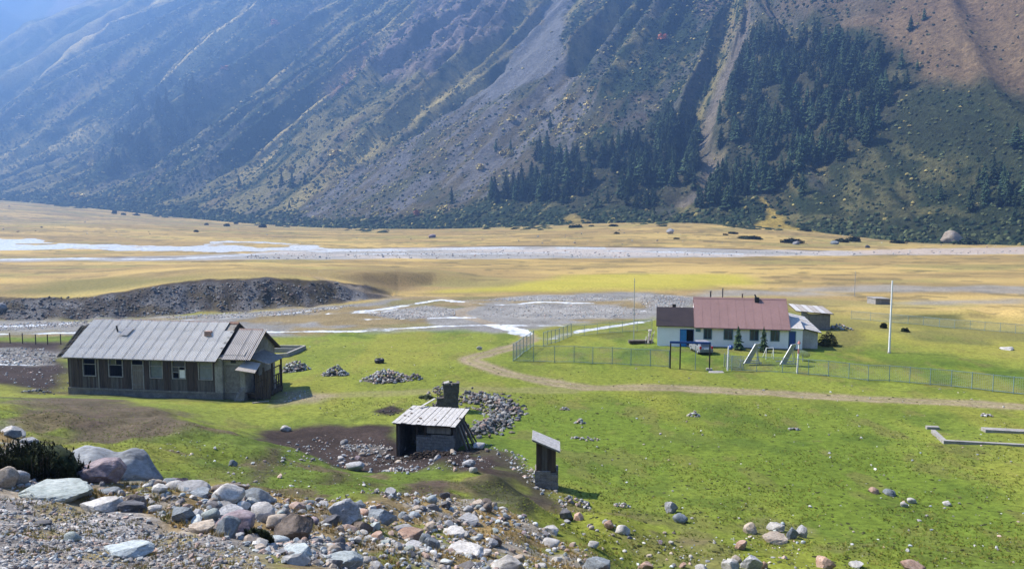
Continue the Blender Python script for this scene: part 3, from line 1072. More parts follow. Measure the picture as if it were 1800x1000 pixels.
# the far flank that drops away behind the left-hand ridge, and the back of the crest
lx, ly, lz = bx_[:, 0], by_[:, 0], mz[:, 0]
ext = []
for k in range(1, 7):
    ext.append(np.stack([lx - 55 * k, ly + 60 * k, lz - np.minimum(48 * k + 0 * lz, lz + 30)], 1))
mver = np.concatenate([mver] + ext)
base0 = nS * nT
eq = []
for k in range(6):
    for i in range(nS - 1):
        a0 = (i * nT) if k == 0 else base0 + (k - 1) * nS + i
        a1 = ((i + 1) * nT) if k == 0 else base0 + (k - 1) * nS + i + 1
        b0 = base0 + k * nS + i
        eq.append((b0, a0, a1, b0 + 1))
top = []
tb = len(mver)
a = np.radians(np.interp(MT, _upt, _upa))
tx, ty, tz = bx_[-1], by_[-1], mz[-1]
for k in range(1, 5):
    top.append(np.stack([tx + np.sin(a) * 90 * k, ty + np.cos(a) * 90 * k, tz - 60 * k], 1))
mver = np.concatenate([mver] + top)
for k in range(4):
    for j in range(nT - 1):
        a0 = (nS - 1) * nT + j if k == 0 else tb + (k - 1) * nT + j
        b0 = tb + k * nT + j
        eq.append((a0, a0 + 1, b0 + 1, b0))
mq = np.concatenate([mq, np.array(eq)])
mcol = mc.reshape(-1, 3)
mcol = np.concatenate([mcol] + [mc[:, 0]] * 6 + [mc[-1]] * 4)

mm, nt, b = nodes_of('mountainside')
ca = N(nt, 'ShaderNodeAttribute', attribute_name='Col')
v = coords(nt)
g1 = N(nt, 'ShaderNodeTexNoise', Scale=.22, Detail=9.0, Roughness=.75)
nt.links.new(v, g1.inputs['Vector'])
r1 = ramp(nt, g1.outputs['Fac'], [(.30, .35), (.5, .95), (.70, 1.6)])
nt.links.new(mulc(nt, ca.outputs['Color'], r1.outputs['Color'], .85), b.inputs['Base Color'])
b.inputs['Roughness'].default_value = 1
b.inputs['Specular IOR Level'].default_value = .05
bp = N(nt, 'ShaderNodeBump', Strength=1.0, Distance=5.0)
nt.links.new(g1.outputs['Fac'], bp.inputs['Height'])
nt.links.new(bp.outputs['Normal'], b.inputs['Normal'])
put('mountain', mesh_np('mountain', mver, mq, [mm], True, {'Col': np.clip(mcol, .004, .9)}), kind='structure')


def mpos(tau, s):
    """point on the finished mountainside"""
    tau = np.asarray(tau, float); s = np.asarray(s, float)
    x, y, z = mount(tau, s)
    fi = np.clip(np.interp(s, MS, np.arange(nS)), 0, nS - 1.001)
    fj = np.clip(np.interp(tau, MT, np.arange(nT)), 0, nT - 1.001)
    i = fi.astype(int); j = fj.astype(int); u = fi - i; w = fj - j
    r_ = (REL[i, j] * (1 - u) + REL[i + 1, j] * u) * (1 - w) + (REL[i, j + 1] * (1 - u) + REL[i + 1, j + 1] * u) * w
    return x, y, z + r_


# the blue mountain beyond the bend of the valley
dxg, dyg = np.meshgrid(np.linspace(-3900, -500, 170), np.linspace(1750, 3300, 110))
ridge = 1 - np.abs(2 * fbm((dxg + (dyg - 2000) * .7) / 620, dyg / 2600, 3, 201) - 1) * 1.8
dzg = -20 + np.clip(dyg - 2010 + 260 * (ridge - .4) * sst(1900, 2300, dyg), -20, None) * 1.02 + (fbm(dxg / 120, dyg / 120, 4, 205) - .5) * 60 * sst(1950, 2300, dyg)
crest = 800 + 90 * fbm(dxg / 500, dyg * 0, 3, 209)
dzg = np.where(dzg > crest, crest - (dzg - crest) * .55, dzg)
dv = np.stack([dxg, dyg, dzg], -1).reshape(-1, 3)
ii, jj = np.meshgrid(np.arange(109), np.arange(169), indexing='ij')
dq = np.stack([ii * 170 + jj, ii * 170 + jj + 1, (ii + 1) * 170 + jj + 1, (ii + 1) * 170 + jj], -1).reshape(-1, 4)
dc = mix(np.array((.06, .07, .04)), np.array((.17, .14, .10)), sst(.4, .6, fbm(dxg / 200, dyg / 300, 5, 213))).reshape(-1, 3)
put('distant_mountain', mesh_np('distant_mountain', dv, dq, [mm], True, {'Col': dc}), kind='structure')

# ------------------------------------------------------------ the air
ZTOP = max(mver[:, 2].max(), dv[:, 2].max()) + 15
ZBOT = min(verts[:, 2].min(), mver[:, 2].min(), dv[:, 2].min()) - 1.5
hz = MB().box(-4400, 3600, -3000, 4100, float(ZBOT), float(ZTOP))
hm = bpy.data.materials.new('air')
hm.use_nodes = True
nt = hm.node_tree
nt.nodes.clear()
pv = nt.nodes.new('ShaderNodeVolumePrincipled')
pv.inputs['Color'].default_value = (.24, .47, 1.0, 1)
pv.inputs['Density'].default_value = .0004
pv.inputs['Anisotropy'].default_value = .55
ho = nt.nodes.new('ShaderNodeOutputMaterial')
nt.links.new(pv.outputs['Volume'], ho.inputs['Volume'])
hz.build('haze', hm, kind='stuff')
# ------------------------------------------------------------ scattered growth and stones
_mu, _mv, _md = project(bx_, by_, mz)


def scatter(name, bases, faces, pos, scl, rz, cols, mat, smooth=False, tilt=0.0, **props):
    """many small solids joined in one mesh; bases: list of vertex arrays over one face list"""
    n = len(pos)
    pos = np.asarray(pos, float); scl = np.asarray(scl, float); rz = np.asarray(rz, float)
    which = rng.integers(0, len(bases), n)
    V = np.stack(bases)[which] * scl[:, None, :]
    if tilt:
        t = rng.normal(0, tilt, n)
        c, s = np.cos(t)[:, None], np.sin(t)[:, None]
        y, z = V[..., 1] * c - V[..., 2] * s, V[..., 1] * s + V[..., 2] * c
        V = np.stack([V[..., 0], y, z], -1)
    c, s = np.cos(rz)[:, None], np.sin(rz)[:, None]
    V = np.stack([V[..., 0] * c - V[..., 1] * s, V[..., 0] * s + V[..., 1] * c, V[..., 2]], -1) + pos[:, None, :]
    k = V.shape[1]
    Fc = (np.asarray(faces)[None] + (np.arange(n) * k)[:, None, None]).reshape(-1, np.asarray(faces).shape[1])
    C = np.repeat(np.asarray(cols, float), k, axis=0)
    return put(name, mesh_np(name, V.reshape(-1, 3), Fc, [mat], smooth, {'Col': C}), **props)


def attr_mat(name, rough=.9, scale=4.0, lo=.6, hi=1.35, spec=.2):
    m, nt, b = nodes_of(name)
    ca = N(nt, 'ShaderNodeAttribute', attribute_name='Col')
    v = coords(nt)
    g1 = N(nt, 'ShaderNodeTexNoise', Scale=scale, Detail=6.0, Roughness=.7)
    nt.links.new(v, g1.inputs['Vector'])
    r1 = ramp(nt, g1.outputs['Fac'], [(.3, lo), (.7, hi)])
    nt.links.new(mulc(nt, ca.outputs['Color'], r1.outputs['Color'], .9), b.inputs['Base Color'])
    b.inputs['Roughness'].default_value = rough
    b.inputs['Specular IOR Level'].default_value = spec
    return m


M_STONE = attr_mat('loose_stone', .85, 9.0)
M_LEAF = attr_mat('shrub_leaf', .9, .9, .45, 1.5, .1)
M_BLADE = attr_mat('grass_blade', .8, 3.0, .7, 1.25, .15)


def ico(sub):
    bm = bmesh.new()
    bmesh.ops.create_icosphere(bm, subdivisions=sub, radius=.5)
    v = np.array([q.co[:] for q in bm.verts]); f = np.array([[w.index for w in q.verts] for q in bm.faces])
    bm.free()
    return v, f


ICO1, ICO1F = ico(1)
PEB = []
for k in range(14):
    v = ICO1.copy()
    v *= (1 + rng.normal(0, .16, (len(v), 1)))
    for _ in range(3):
        n_ = rng.normal(0, 1, 3); n_ /= np.linalg.norm(n_)
        d_ = v @ n_ - .3
        v -= np.maximum(d_, 0)[:, None] * n_
    PEB.append(v)

STONE_COLS = np.array([(.30, .30, .30), (.24, .27, .29), (.48, .47, .44), (.34, .29, .24), (.20, .19, .19), (.38, .40, .39), (.40, .30, .25), (.26, .25, .24)])


def stone_cols(n, mul=1.0):
    c = STONE_COLS[rng.integers(0, len(STONE_COLS), n)] * mul
    return np.clip(c * rng.uniform(.7, 1.3, (n, 1)), .01, .8)


def sample_poly(poly_px, n, far_bias=True):
    """n random ground points inside an outline given in the photo, even over the ground"""
    q = gpoly(poly_px)
    out = []
    x0, y0 = q.min(0); x1, y1 = q.max(0)
    tot = 0
    while tot < n:
        p = rng.uniform((x0, y0), (x1, y1), (n * 4 + 50, 2))
        p = p[poly_sd(p[:, 0], p[:, 1], q) > 0]
        out.append(p); tot += len(p)
        if len(p) == 0:
            break
    p = np.concatenate(out)[:n]
    return p


def sample_px(poly_px, n):
    """n random points even over the picture of the outline, dropped on the ground"""
    q = np.asarray(poly_px, float)
    x0, y0 = q.min(0); x1, y1 = q.max(0)
    p = rng.uniform((x0, y0), (x1, y1), (n * 6 + 50, 2))
    p = p[poly_sd(p[:, 0], p[:, 1], q) > 0][:n]
    return unproject(p, Hmid)


def stones(name, p, smin, smax, mul=1.0, flat=.7, pw=2.2, **props):
    n = len(p)
    s = smin * (smax / smin) ** (rng.random(n) ** pw)
    z = Hfull(p[:, 0], p[:, 1])
    sc = np.stack([s * rng.uniform(.8, 1.3, n), s * rng.uniform(.7, 1.1, n), s * rng.uniform(flat * .7, flat * 1.2, n)], 1)
    return scatter(name, PEB, ICO1F, np.stack([p[:, 0], p[:, 1], z + sc[:, 2] * .2], 1), sc, rng.uniform(0, 6.28, n), stone_cols(n, mul), M_STONE, tilt=.25, kind='stuff', **props)


ROADPX = [(0, 893), (60, 896), (150, 912), (240, 922), (330, 950), (400, 966), (440, 990), (470, 1010), (0, 1010)]
VERGEPX = [(0, 745), (60, 778), (130, 802), (280, 838), (430, 850), (560, 872), (700, 885), (860, 885), (950, 930), (1040, 970), (1080, 1010), (480, 1010), (440, 980), (330, 945), (240, 915), (60, 888), (0, 880)]
ROADPX = ROADPX[:-2] + [(490, 1040), (0, 1040)]
stones('gravel', sample_px(ROADPX, 11500), .014, .12, .85, pw=4.0)
ICO2, ICO2F = ico(2)
PEB2 = []
for k in range(12):
    v = ICO2.copy() * (1 + rng.normal(0, .05, (len(ICO2), 1)))
    for _ in range(9):
        n_ = rng.normal(0, 1, 3); n_ /= np.linalg.norm(n_)
        d_ = v @ n_ - rng.uniform(.24, .42)
        v -= np.maximum(d_, 0)[:, None] * n_
    PEB2.append(v)
cp_ = sample_px([(240, 838), (420, 850), (560, 872), (860, 886), (950, 930), (1060, 985), (1060, 1010), (500, 1010), (440, 968), (250, 905)], 1500)
cp_ = cp_[fbm(cp_[:, 0] / 2.0, cp_[:, 1] / 2.0, 3, 311) > .44]
n_ = len(cp_)
s_ = .10 * (.42 / .10) ** (rng.random(n_) ** 2.4)
scatter('cobbles', PEB2, ICO2F, np.stack([cp_[:, 0], cp_[:, 1], Hfull(cp_[:, 0], cp_[:, 1]) + s_ * .1], 1), np.stack([s_ * rng.uniform(.9, 1.4, n_), s_ * rng.uniform(.7, 1.1, n_), s_ * rng.uniform(.5, .9, n_)], 1),
        rng.uniform(0, 6.28, n_), stone_cols(n_, .85), M_STONE, tilt=.35, kind='stuff')
stones('pebbles', sample_px(VERGEPX, 5600), .03, .26, .85)
BEDPX = [[(640, 552), (760, 536), (800, 545), (800, 556), (700, 562)], [(850, 540), (960, 534), (1080, 536), (1150, 545), (1120, 556), (960, 560), (850, 556)], [(820, 528), (900, 522), (1040, 518), (1120, 526), (1050, 530), (900, 530)],
         [(280, 556), (500, 546), (640, 534), (540, 552), (420, 558), (300, 562)], [(1120, 515), (1230, 522), (1232, 545), (1130, 540)], [(0, 570), (250, 560), (250, 566), (0, 582)]]
stones('gravel_bed_stones', np.concatenate([sample_px(q, 1000) for q in BEDPX]), .10, .42, 1.15)
stones('bank_stones', np.concatenate([sample_px([(0, 526), (200, 520), (260, 505), (420, 492), (590, 498), (640, 520), (580, 532), (400, 546), (200, 560), (0, 562)], 2300)]), .18, .7, .5)
stones('river_stones', sample_px([(430, 448), (700, 441), (1100, 441), (1500, 443), (1800, 438), (1800, 446), (1400, 449), (900, 454), (430, 455)], 900), .3, 1.3, .9)
stones('pen_stones', sample_px([(0, 612), (70, 612), (110, 622), (90, 640), (0, 640)], 420), .12, .45, 1.0)
stones('yard_stones', np.concatenate([sample_px([(0, 640), (115, 640), (122, 690), (60, 690), (0, 660)], 130), sample_px([(500, 690), (540, 686), (560, 700), (500, 706)], 60)]), .08, .35, 1.0)
stones('hollow_stones', np.concatenate([sample_px([(470, 785), (560, 760), (680, 770), (700, 810), (640, 818), (540, 800)], 210), sample_px([(600, 822), (700, 800), (850, 800), (880, 830), (720, 838), (640, 834)], 240),
                                        sample_px([(640, 832), (560, 822), (500, 812), (480, 790), (580, 812)], 90), sample_px([(850, 775), (920, 800), (970, 850), (1000, 890), (940, 860), (870, 800)], 200)]), .07, .34, .85)
MEADOWPX = [(560, 700), (900, 690), (1300, 700), (1800, 740), (1800, 1000), (1080, 1000), (960, 900), (1000, 820), (900, 720), (560, 738)]
stones('meadow_stones', np.concatenate([sample_px(MEADOWPX, 420), sample_px([(520, 600), (880, 590), (900, 650), (560, 690)], 80), sample_px([(1000, 640), (1800, 690), (1800, 720), (1000, 680)], 60),
                                        sample_px([(300, 760), (480, 800), (700, 860), (520, 860), (280, 790)], 120), sample_px([(1050, 925), (1200, 940), (1420, 930), (1400, 1000), (1130, 990)], 150)]), .06, .26, 1.1)
far_p = sample_px([(0, 352), (300, 380), (600, 405), (1000, 400), (1400, 410), (1800, 430), (1800, 436), (1100, 430), (600, 430), (0, 412)], 160)
stones('plain_stones', far_p, .5, 2.2, .9)

# dry tufts on the verge, short clumps and dark droppings on the pasture
BLADES = []
for k in range(10):
    vs = []
    for b_ in range(9):
        a_ = rng.uniform(0, 6.28); r_ = rng.uniform(.15, .6); w_ = .05
        ox, oy = rng.normal(0, .12, 2)
        ca_, sa_ = math.cos(a_), math.sin(a_)
        vs += [(ox - sa_ * w_, oy + ca_ * w_, -.05), (ox + sa_ * w_, oy - ca_ * w_, -.05), (ox + ca_ * r_, oy + sa_ * r_, rng.uniform(.5, 1.0))]
    BLADES.append(np.array(vs))
BLF = np.arange(27).reshape(-1, 3)


def tufts(name, p, hmin, hmax, pal, wide=1.0, **props):
    n = len(p)
    h_ = rng.uniform(hmin, hmax, n)
    z = Hfull(p[:, 0], p[:, 1])
    pal = np.asarray(pal)
    c = pal[rng.integers(0, len(pal), n)] * rng.uniform(.7, 1.3, (n, 1))
    return scatter(name, BLADES, BLF, np.stack([p[:, 0], p[:, 1], z], 1), np.stack([h_ * wide, h_ * wide, h_], 1), rng.uniform(0, 6.28, n), c, M_BLADE, kind='stuff', **props)


vp = sample_px(VERGEPX, 9500)
vp = vp[fbm(vp[:, 0] / 1.4, vp[:, 1] / 1.4, 3, 301) > .47]
tufts('dry_grass', vp, .05, .17, [(.30, .21, .07), (.26, .17, .05), (.18, .17, .05), (.34, .26, .11)])
rp = sample_px(ROADPX, 2200)
rp = rp[fbm(rp[:, 0] / .9, rp[:, 1] / .9, 3, 131) > .54]
tufts('road_grass', rp, .04, .10, [(.26, .19, .06), (.17, .16, .05)])
gp_ = sample_px(MEADOWPX, 17000)
gp_ = gp_[fbm(gp_[:, 0] / 3, gp_[:, 1] / 3, 3, 305) > .46]
tufts('meadow_grass', gp_, .05, .14, [(.10, .15, .014), (.17, .20, .02), (.07, .10, .016), (.21, .19, .04)], 1.6)
sp_ = sample_px([(250, 720), (420, 770), (640, 838), (880, 850), (960, 890), (1000, 940), (860, 880), (560, 868), (280, 832), (60, 770), (0, 740), (0, 690), (60, 700)], 5000)
tufts('slope_grass', sp_, .03, .075, [(.10, .14, .02), (.15, .17, .028), (.13, .15, .03), (.15, .13, .05)], 2.6)
dp = np.concatenate([sample_px(MEADOWPX, 2000), sample_px([(520, 600), (880, 590), (930, 640), (1780, 700), (1780, 720), (900, 670), (560, 690)], 420)])
n_ = len(dp)
ds = .05 * (.24 / .05) ** (rng.random(n_) ** 1.8)
scatter('droppings', PEB, ICO1F, np.stack([dp[:, 0], dp[:, 1], Hfull(dp[:, 0], dp[:, 1]) + .01], 1), np.stack([ds * rng.uniform(1, 2, n_), ds, ds * rng.uniform(.2, .5, n_)], 1), rng.uniform(0, 6.28, n_),
        np.array((.045, .05, .018)) * rng.uniform(.5, 1.5, (n_, 1)), M_LEAF, kind='stuff')

# shrubs over the mountainside
DOME = []
for k in range(8):
    vs = [(math.cos(2 * math.pi * i / 6), math.sin(2 * math.pi * i / 6), -.15) for i in range(6)] + [(.72 * math.cos(2 * math.pi * (i + .5) / 6), .72 * math.sin(2 * math.pi * (i + .5) / 6), .6) for i in range(6)] + [(0, 0, .9)]
    DOME.append(np.array(vs) * (1 + rng.normal(0, .2, (13, 1))) * .5)
DOMEF = np.array([(i, (i + 1) % 6, 6 + i) for i in range(6)] + [((i + 1) % 6, 6 + (i + 1) % 6, 6 + i) for i in range(6)] + [(6 + i, 6 + (i + 1) % 6, 12) for i in range(6)])
tcand = rng.uniform(px_tau(-260), px_tau(2700), 80000)
scand = rng.uniform(0, 1, 80000) ** 1.25 * 820
f_fan = mmask_at(tcand, scand, SCREE, 8, 14)
f_top = mmask_at(tcand, scand, SCREE_TOP, 8, 14)
f_brown = mmask_at(tcand, scand, BROWNS, 14, 20)
f_dark = mmask_at(tcand, scand, DARKS, 14, 18)
f_base = mmask_at(tcand, scand, BASE, 8, 14)
f_cliff = mmask_at(tcand, scand, CLIFF, 12, 25)
f_gul = mstroke_at(tcand, scand, GULLY, 30, 8)
f_patch = np.maximum(mmask_at(tcand, scand, patch, 3, 4, 10), mmask_at(tcand, scand, patch2, 3, 4, 10))
f_lit = np.zeros(80000)
for L_, w_ in ((LITE1, 46), (LITE2, 30), (LITE3, 30), (LITE4, 36), (LITE5, 26)):
    f_lit = np.maximum(f_lit, mstroke_at(tcand, scand, L_, w_, 14, 16))
kk = fbm((tcand + (fbm(scand / 160, tcand / 300, 3, 141) - .5) * 120) / 34, scand / 420, 4, 189)
dens = .30 + .5 * sst(.56, .44, kk)
dens = dens * (1 - .45 * f_fan) * (1 - .97 * f_top) * (1 - .6 * f_brown) * (1 - .5 * f_cliff) * (1 - .95 * f_gul) * (1 - .97 * f_patch)
dens = np.maximum(dens, np.maximum(f_dark * .55, f_base * .8) * (1 - .97 * f_patch))
dens = np.maximum(dens, .7 * f_lit)
acc = rng.random(80000) < dens * .95
tk, sk = tcand[acc], scand[acc]
x_, y_, z_ = mpos(tk, sk)
n_ = len(tk)
near_far = 1 + sst(500, 1600, y_) * .8
sz = rng.uniform(1.3, 3.6, n_) * near_far * (1 + .5 * f_base[acc]) * (1 - .25 * f_brown[acc])
cdark = np.array((.022, .038, .018)); cyel = np.array((.27, .23, .08)); cmid = np.array((.07, .085, .036))
yel = rng.random(n_) < (.09 + .72 * f_lit[acc] + .34 * f_fan[acc] + .10 * (1 - sst(px_tau(500), px_tau(1000), tk))) * (1 - f_base[acc] * .8)
mid = rng.random(n_) < .22 + .35 * f_dark[acc]
cc = np.where(yel[:, None], cyel, np.where(mid[:, None], cmid, cdark)) * rng.uniform(.65, 1.4, (n_, 1))
scatter('mountain_shrubs', DOME, DOMEF, np.stack([x_, y_, z_], 1), np.stack([sz * 1.1, sz, sz * rng.uniform(.75, 1.1, n_)], 1), rng.uniform(0, 6.28, n_), cc, M_LEAF, kind='stuff')

# low junipers that edge the plain
jp = sample_px([(0, 352), (100, 358), (220, 372), (420, 388), (560, 399), (800, 401), (860, 400), (1000, 396), (1100, 390), (1240, 392), (1240, 386), (1000, 388), (800, 392), (560, 391), (420, 380), (200, 362), (0, 346)], 520)
jt = np.concatenate([sample_px([(x_ - w_, y_ - 3), (x_ + w_, y_ - 2), (x_ + w_ * .6, y_ + h_), (x_ - w_ * .4, y_ + h_ * .7)], 26) for x_, y_, w_, h_ in ((130, 362, 60, 6), (300, 378, 50, 7), (470, 392, 60, 8), (640, 402, 60, 7), (930, 400, 50, 5), (1140, 392, 46, 6))])
jq = sample_px([(1240, 390), (1330, 398), (1372, 405), (1300, 403)], 60)
jr = sample_px([(1440, 404), (1560, 414), (1640, 424), (1800, 432), (1800, 415), (1600, 408), (1440, 398)], 260)
jj_ = np.concatenate([jp, jq, jr, jt])
n_ = len(jj_)
sz = rng.uniform(2.5, 6.0, n_) * (1 + sst(600, 1400, jj_[:, 1]))
scatter('juniper_scrub', DOME, DOMEF, np.stack([jj_[:, 0], jj_[:, 1], Hfull(jj_[:, 0], jj_[:, 1])], 1), np.stack([sz * 1.5, sz, sz * .45], 1), rng.uniform(-.4, .4, n_),
        np.array((.033, .046, .022)) * rng.uniform(.7, 1.4, (n_, 1)), M_LEAF, kind='stuff')


def shrub_mesh(name, mat, leaves=260, seed=0, tall=.8, lf=1.0):
    """a rounded bush of leaf clumps around a few stems"""
    g = np.random.default_rng(seed)
    d = g.normal(0, 1, (leaves, 3)); d /= np.linalg.norm(d, axis=1)[:, None]
    r = g.uniform(.55, 1.0, leaves) ** .6 * (1 + .25 * np.sin(d[:, 0] * 5 + seed) * np.cos(d[:, 1] * 4))
    p = d * r[:, None] * (.5, .5, .5 * tall)
    p[:, 2] = np.abs(p[:, 2]) * 1.7
    s = g.uniform(.07, .15, leaves) * lf
    a = g.normal(0, 1, (leaves, 3)); a /= np.linalg.norm(a, axis=1)[:, None]
    b_ = np.cross(a, d); b_ /= np.linalg.norm(b_, axis=1)[:, None] + 1e-9
    q = np.stack([p - a * s[:, None], p + b_ * s[:, None], p + a * s[:, None], p - b_ * s[:, None]], 1).reshape(-1, 3)
    return mesh_np(name, q, np.arange(leaves * 4).reshape(-1, 4), [mat])


def foliage(name, c1, c2, scale=3.0):
    m, nt, b = nodes_of(name)
    v = coords(nt)
    oi = N(nt, 'ShaderNodeObjectInfo')
    g1 = N(nt, 'ShaderNodeTexNoise', Scale=scale, Detail=4.0)
    nt.links.new(v, g1.inputs['Vector'])
    r1 = ramp(nt, g1.outputs['Fac'], [(.35, c1), (.65, c2)])
    r2 = ramp(nt, oi.outputs['Random'], [(0, .55), (1, 1.55)])
    nt.links.new(mulc(nt, r1.outputs['Color'], r2.outputs['Color'], 1.0), b.inputs['Base Color'])
    b.inputs['Roughness'].default_value = .9
    b.inputs['Specular IOR Level'].default_value = .12
    return m


M_JUN = foliage('juniper_needles', (.014, .022, .010), (.040, .052, .022))
M_YEL = foliage('autumn_leaf', (.30, .25, .09), (.52, .42, .18))
M_RED = foliage('red_leaf', (.30, .10, .06), (.45, .18, .11))
M_SPR = foliage('spruce_needles', (.016, .036, .020), (.055, .085, .038), 6.0)
M_BARK = weathered('bark', (.09, .07, .055), (.14, .11, .09), (6, 6, 2))
JUN = [shrub_mesh('juniper_bush', M_JUN, 420, 400 + k, .7, .7) for k in range(4)]
YSH = [shrub_mesh('autumn_bush', M_YEL, 150, 420 + k, .9) for k in range(4)]
RSH = shrub_mesh('red_bush', M_RED, 150, 431, .8)


def gbush(px, py, wpx, hpx, me, name, label, cat, group=None):
    x, y, z = G1(px, py)
    w = wpx / F * y; h = hpx / F * y
    o = put(name, me, None, (x, y, z - .05 * h), rng.uniform(0, 6.28))
    o.scale = (w, w * .8, h * 1.15)
    return tag(o, label, cat, group)


for px, py, w, h in [(201, 376, 11, 10), (217, 378, 9, 6), (240, 379, 14, 6), (333, 383, 13, 6), (363, 396, 8, 6), (399, 398, 11, 8), (415, 394, 10, 7), (462, 400, 15, 10), (429, 389, 20, 7), (345, 408, 10, 6), (516, 397, 13, 12),
                     (855, 403, 14, 5), (903, 403, 12, 4), (1040, 398, 10, 4)]:
    gbush(px, py, w, h, random.choice(JUN), 'juniper_bush', 'small dark bush standing alone on the yellow plain below the mountain, left of the tracks', 'bush', 'lone bushes on the left half of the yellow plain')
for px, py, w, h in [(1012, 400, 30, 8), (1078, 398, 20, 6), (1145, 389, 26, 8), (1288, 411, 18, 6), (1275, 413, 10, 4), (1317, 420, 46, 9), (1392, 427, 46, 12), (1478, 425, 34, 9), (1500, 425, 26, 14), (1578, 428, 34, 8), (1415, 406, 26, 6), (1189, 420, 14, 4), (1084, 411, 12, 5), (1702, 430, 50, 16), (1600, 414, 40, 14)]:
    gbush(px, py, w, h, random.choice(JUN), 'juniper_bush', 'dark spreading bush at the mountain foot beyond the right reach of the river', 'bush', 'low bushes beyond the right reach of the river')
gbush(1553, 577, 14, 15, JUN[0], 'juniper_bush', 'dark round bush just left of the white pole', 'bush')
gbush(1591, 583, 17, 11, JUN[1], 'juniper_bush', 'low dark bush just right of the white pole', 'bush')
BIGSH = shrub_mesh('leafy_bush', foliage('dull_leaf', (.035, .045, .018), (.10, .09, .035)), 1100, 455, .8, .42)
o = gbush(1455, 606, 42, 30, BIGSH, 'juniper_bush', 'green-brown bush against the right end of the pale lean-to shed', 'bush')
o = gbush(720, 692, 30, 8, JUN[3], 'juniper_bush', 'low green bush at the left foot of the ruined chimney', 'bush')
o.location = (*G1(750, 697)[:2], G1(750, 697)[2] - .05)

# ------------------------------------------------------------ spruces


def spruce_np(seed, layers=15, branches=8, slim=.155, leaf=1.0):
    g = np.random.default_rng(seed)
    vs, fs = [], []
    for L in range(layers):
        t = .06 + .93 * L / layers
        rad = slim * (1 - t) ** .8 * g.uniform(.85, 1.12) + .012
        if L < 2:
            rad *= .8
        for k in range(branches):
            a = 2 * math.pi * (k + g.uniform(-.3, .3)) / branches + L
            r = rad * (g.uniform(.5, 1.3) if g.random() > .13 else .08)
            da = .42 * leaf
            z1 = t - g.uniform(.02, .05) - r * .25
            b0 = len(vs)
            vs += [(0, 0, t + .045), (r * .72 * math.cos(a - da), r * .72 * math.sin(a - da), z1 - .012), (r * math.cos(a), r * math.sin(a), z1), (r * .72 * math.cos(a + da), r * .72 * math.sin(a + da), z1 - .012)]
            fs += [(b0, b0 + 1, b0 + 2), (b0, b0 + 2, b0 + 3)]
    b0 = len(vs)
    vs += [(.008, 0, .93), (-.005, .007, .93), (-.005, -.007, .93), (0, 0, 1.02)]
    fs += [(b0, b0 + 1, b0 + 3), (b0 + 1, b0 + 2, b0 + 3), (b0 + 2, b0, b0 + 3)]
    return np.array(vs), np.array(fs)


def trunk_mesh(r=.016):
    return MB().tube((0, 0, -.06), (0, 0, .8), r, r * .25, 6).mesh('trunk', M_BARK)


SPR = [mesh_np('spruce_crown', *spruce_np(500 + k, 14 + k % 3, 8, .15 + .02 * (k % 4)), [M_SPR]) for k in range(7)]
TRK = trunk_mesh()


def spruce(x, y, z, h, label, group=None, parts=True, width=1.0, crown=None, name='spruce_tree'):
    me = crown or random.choice(SPR)
    if parts:
        t = empty(name, (x, y, z), rng.uniform(0, 6.28), label, 'tree', group)
        c = put('crown', me, t); k = put('trunk', TRK, t)
        c.scale = k.scale = (h * width, h * width, h)
        return t
    o = put(name, me, None, (x, y, z), rng.uniform(0, 6.28))
    o.scale = (h * width, h * width, h)
    return tag(o, label, 'tree', group)


WOODS = [
    (WOOD_R, 470, 'right',
     'the large wood right of the gully', 'spruces of the large wood right of the pale gully'),
    (WOOD_M, 370, 'middle',
     'the wood between scree and gully', 'spruces between the scree and the gully'),
    ([(1170, 340), (1225, 325), (1262, 338), (1270, 352), (1330, 350), (1290, 366), (1180, 366)], 24, 'gully', 'the tree group at the foot of the gully', 'spruces at the lower end of the gully'),
    ([(165, 302), (200, 255), (240, 205), (300, 178), (350, 185), (362, 212), (320, 258), (270, 302), (200, 308)], 150, 'left', 'the small hazy wood on the left mountainside', 'spruces of the small left wood'),
    ([(1700, 380), (1730, 330), (1760, 290), (1800, 255), (1960, 220), (1960, 395), (1800, 388)], 62, 'edge', 'the wood at the right picture edge', 'spruces of the wood at the right edge'),
]
cand = []
for pg, n, wk, label, group in WOODS:
    q = mdense(pg)
    tot = []
    x0, y0 = q.min(0); x1, y1 = q.max(0)
    while sum(len(t) for t in tot) < n:
        p = rng.uniform((x0, y0), (x1, y1), (n * 3, 2))
        ok = poly_sd(p[:, 0], p[:, 1], q) + (fbm(p[:, 0] / 18, p[:, 1] / 18, 3, 333) - .5) * 22 > 0
        ok &= fbm(p[:, 0] / 26, p[:, 1] / 26, 3, 335) > (.42 if wk == 'middle' else .38)
        ok &= mstroke_at(p[:, 0], p[:, 1], GULLY, 22, 3) < .5
        tot.append(p[ok])
    p = np.concatenate(tot)[:n]
    x, y, z = mpos(p[:, 0], p[:, 1])
    u, v_, d_ = project(x, y, z)
    for k in range(n):
        h = rng.uniform(13, 27) * (1.0 if wk != 'left' else 1.6) * (.85 if wk == 'edge' else 1)
        vis = -100 < u[k] < 1900
        cu = ['left', 'middle', 'right'][int(np.clip((p[k, 0] - x0) / (x1 - x0 + 1e-6) * 3, 0, 2))]
        cv = ['lower', 'central', 'upper'][int(np.clip((p[k, 1] - y0) / (y1 - y0 + 1e-6) * 3, 0, 2))]
        tall = 'tall' if h > 20 else 'short' if h < 16.5 else 'mid-sized'
        wlab = tall + ' dark spruce at the ' + (cv + ' ' + cu + ' of ' if wk != 'gully' else cu + ' of ') + label
        cand.append((h / d_[k] if vis else 0, x[k], y[k], z[k], h, wlab, group))
cand.sort(key=lambda c: -c[0])
N_IND = 268
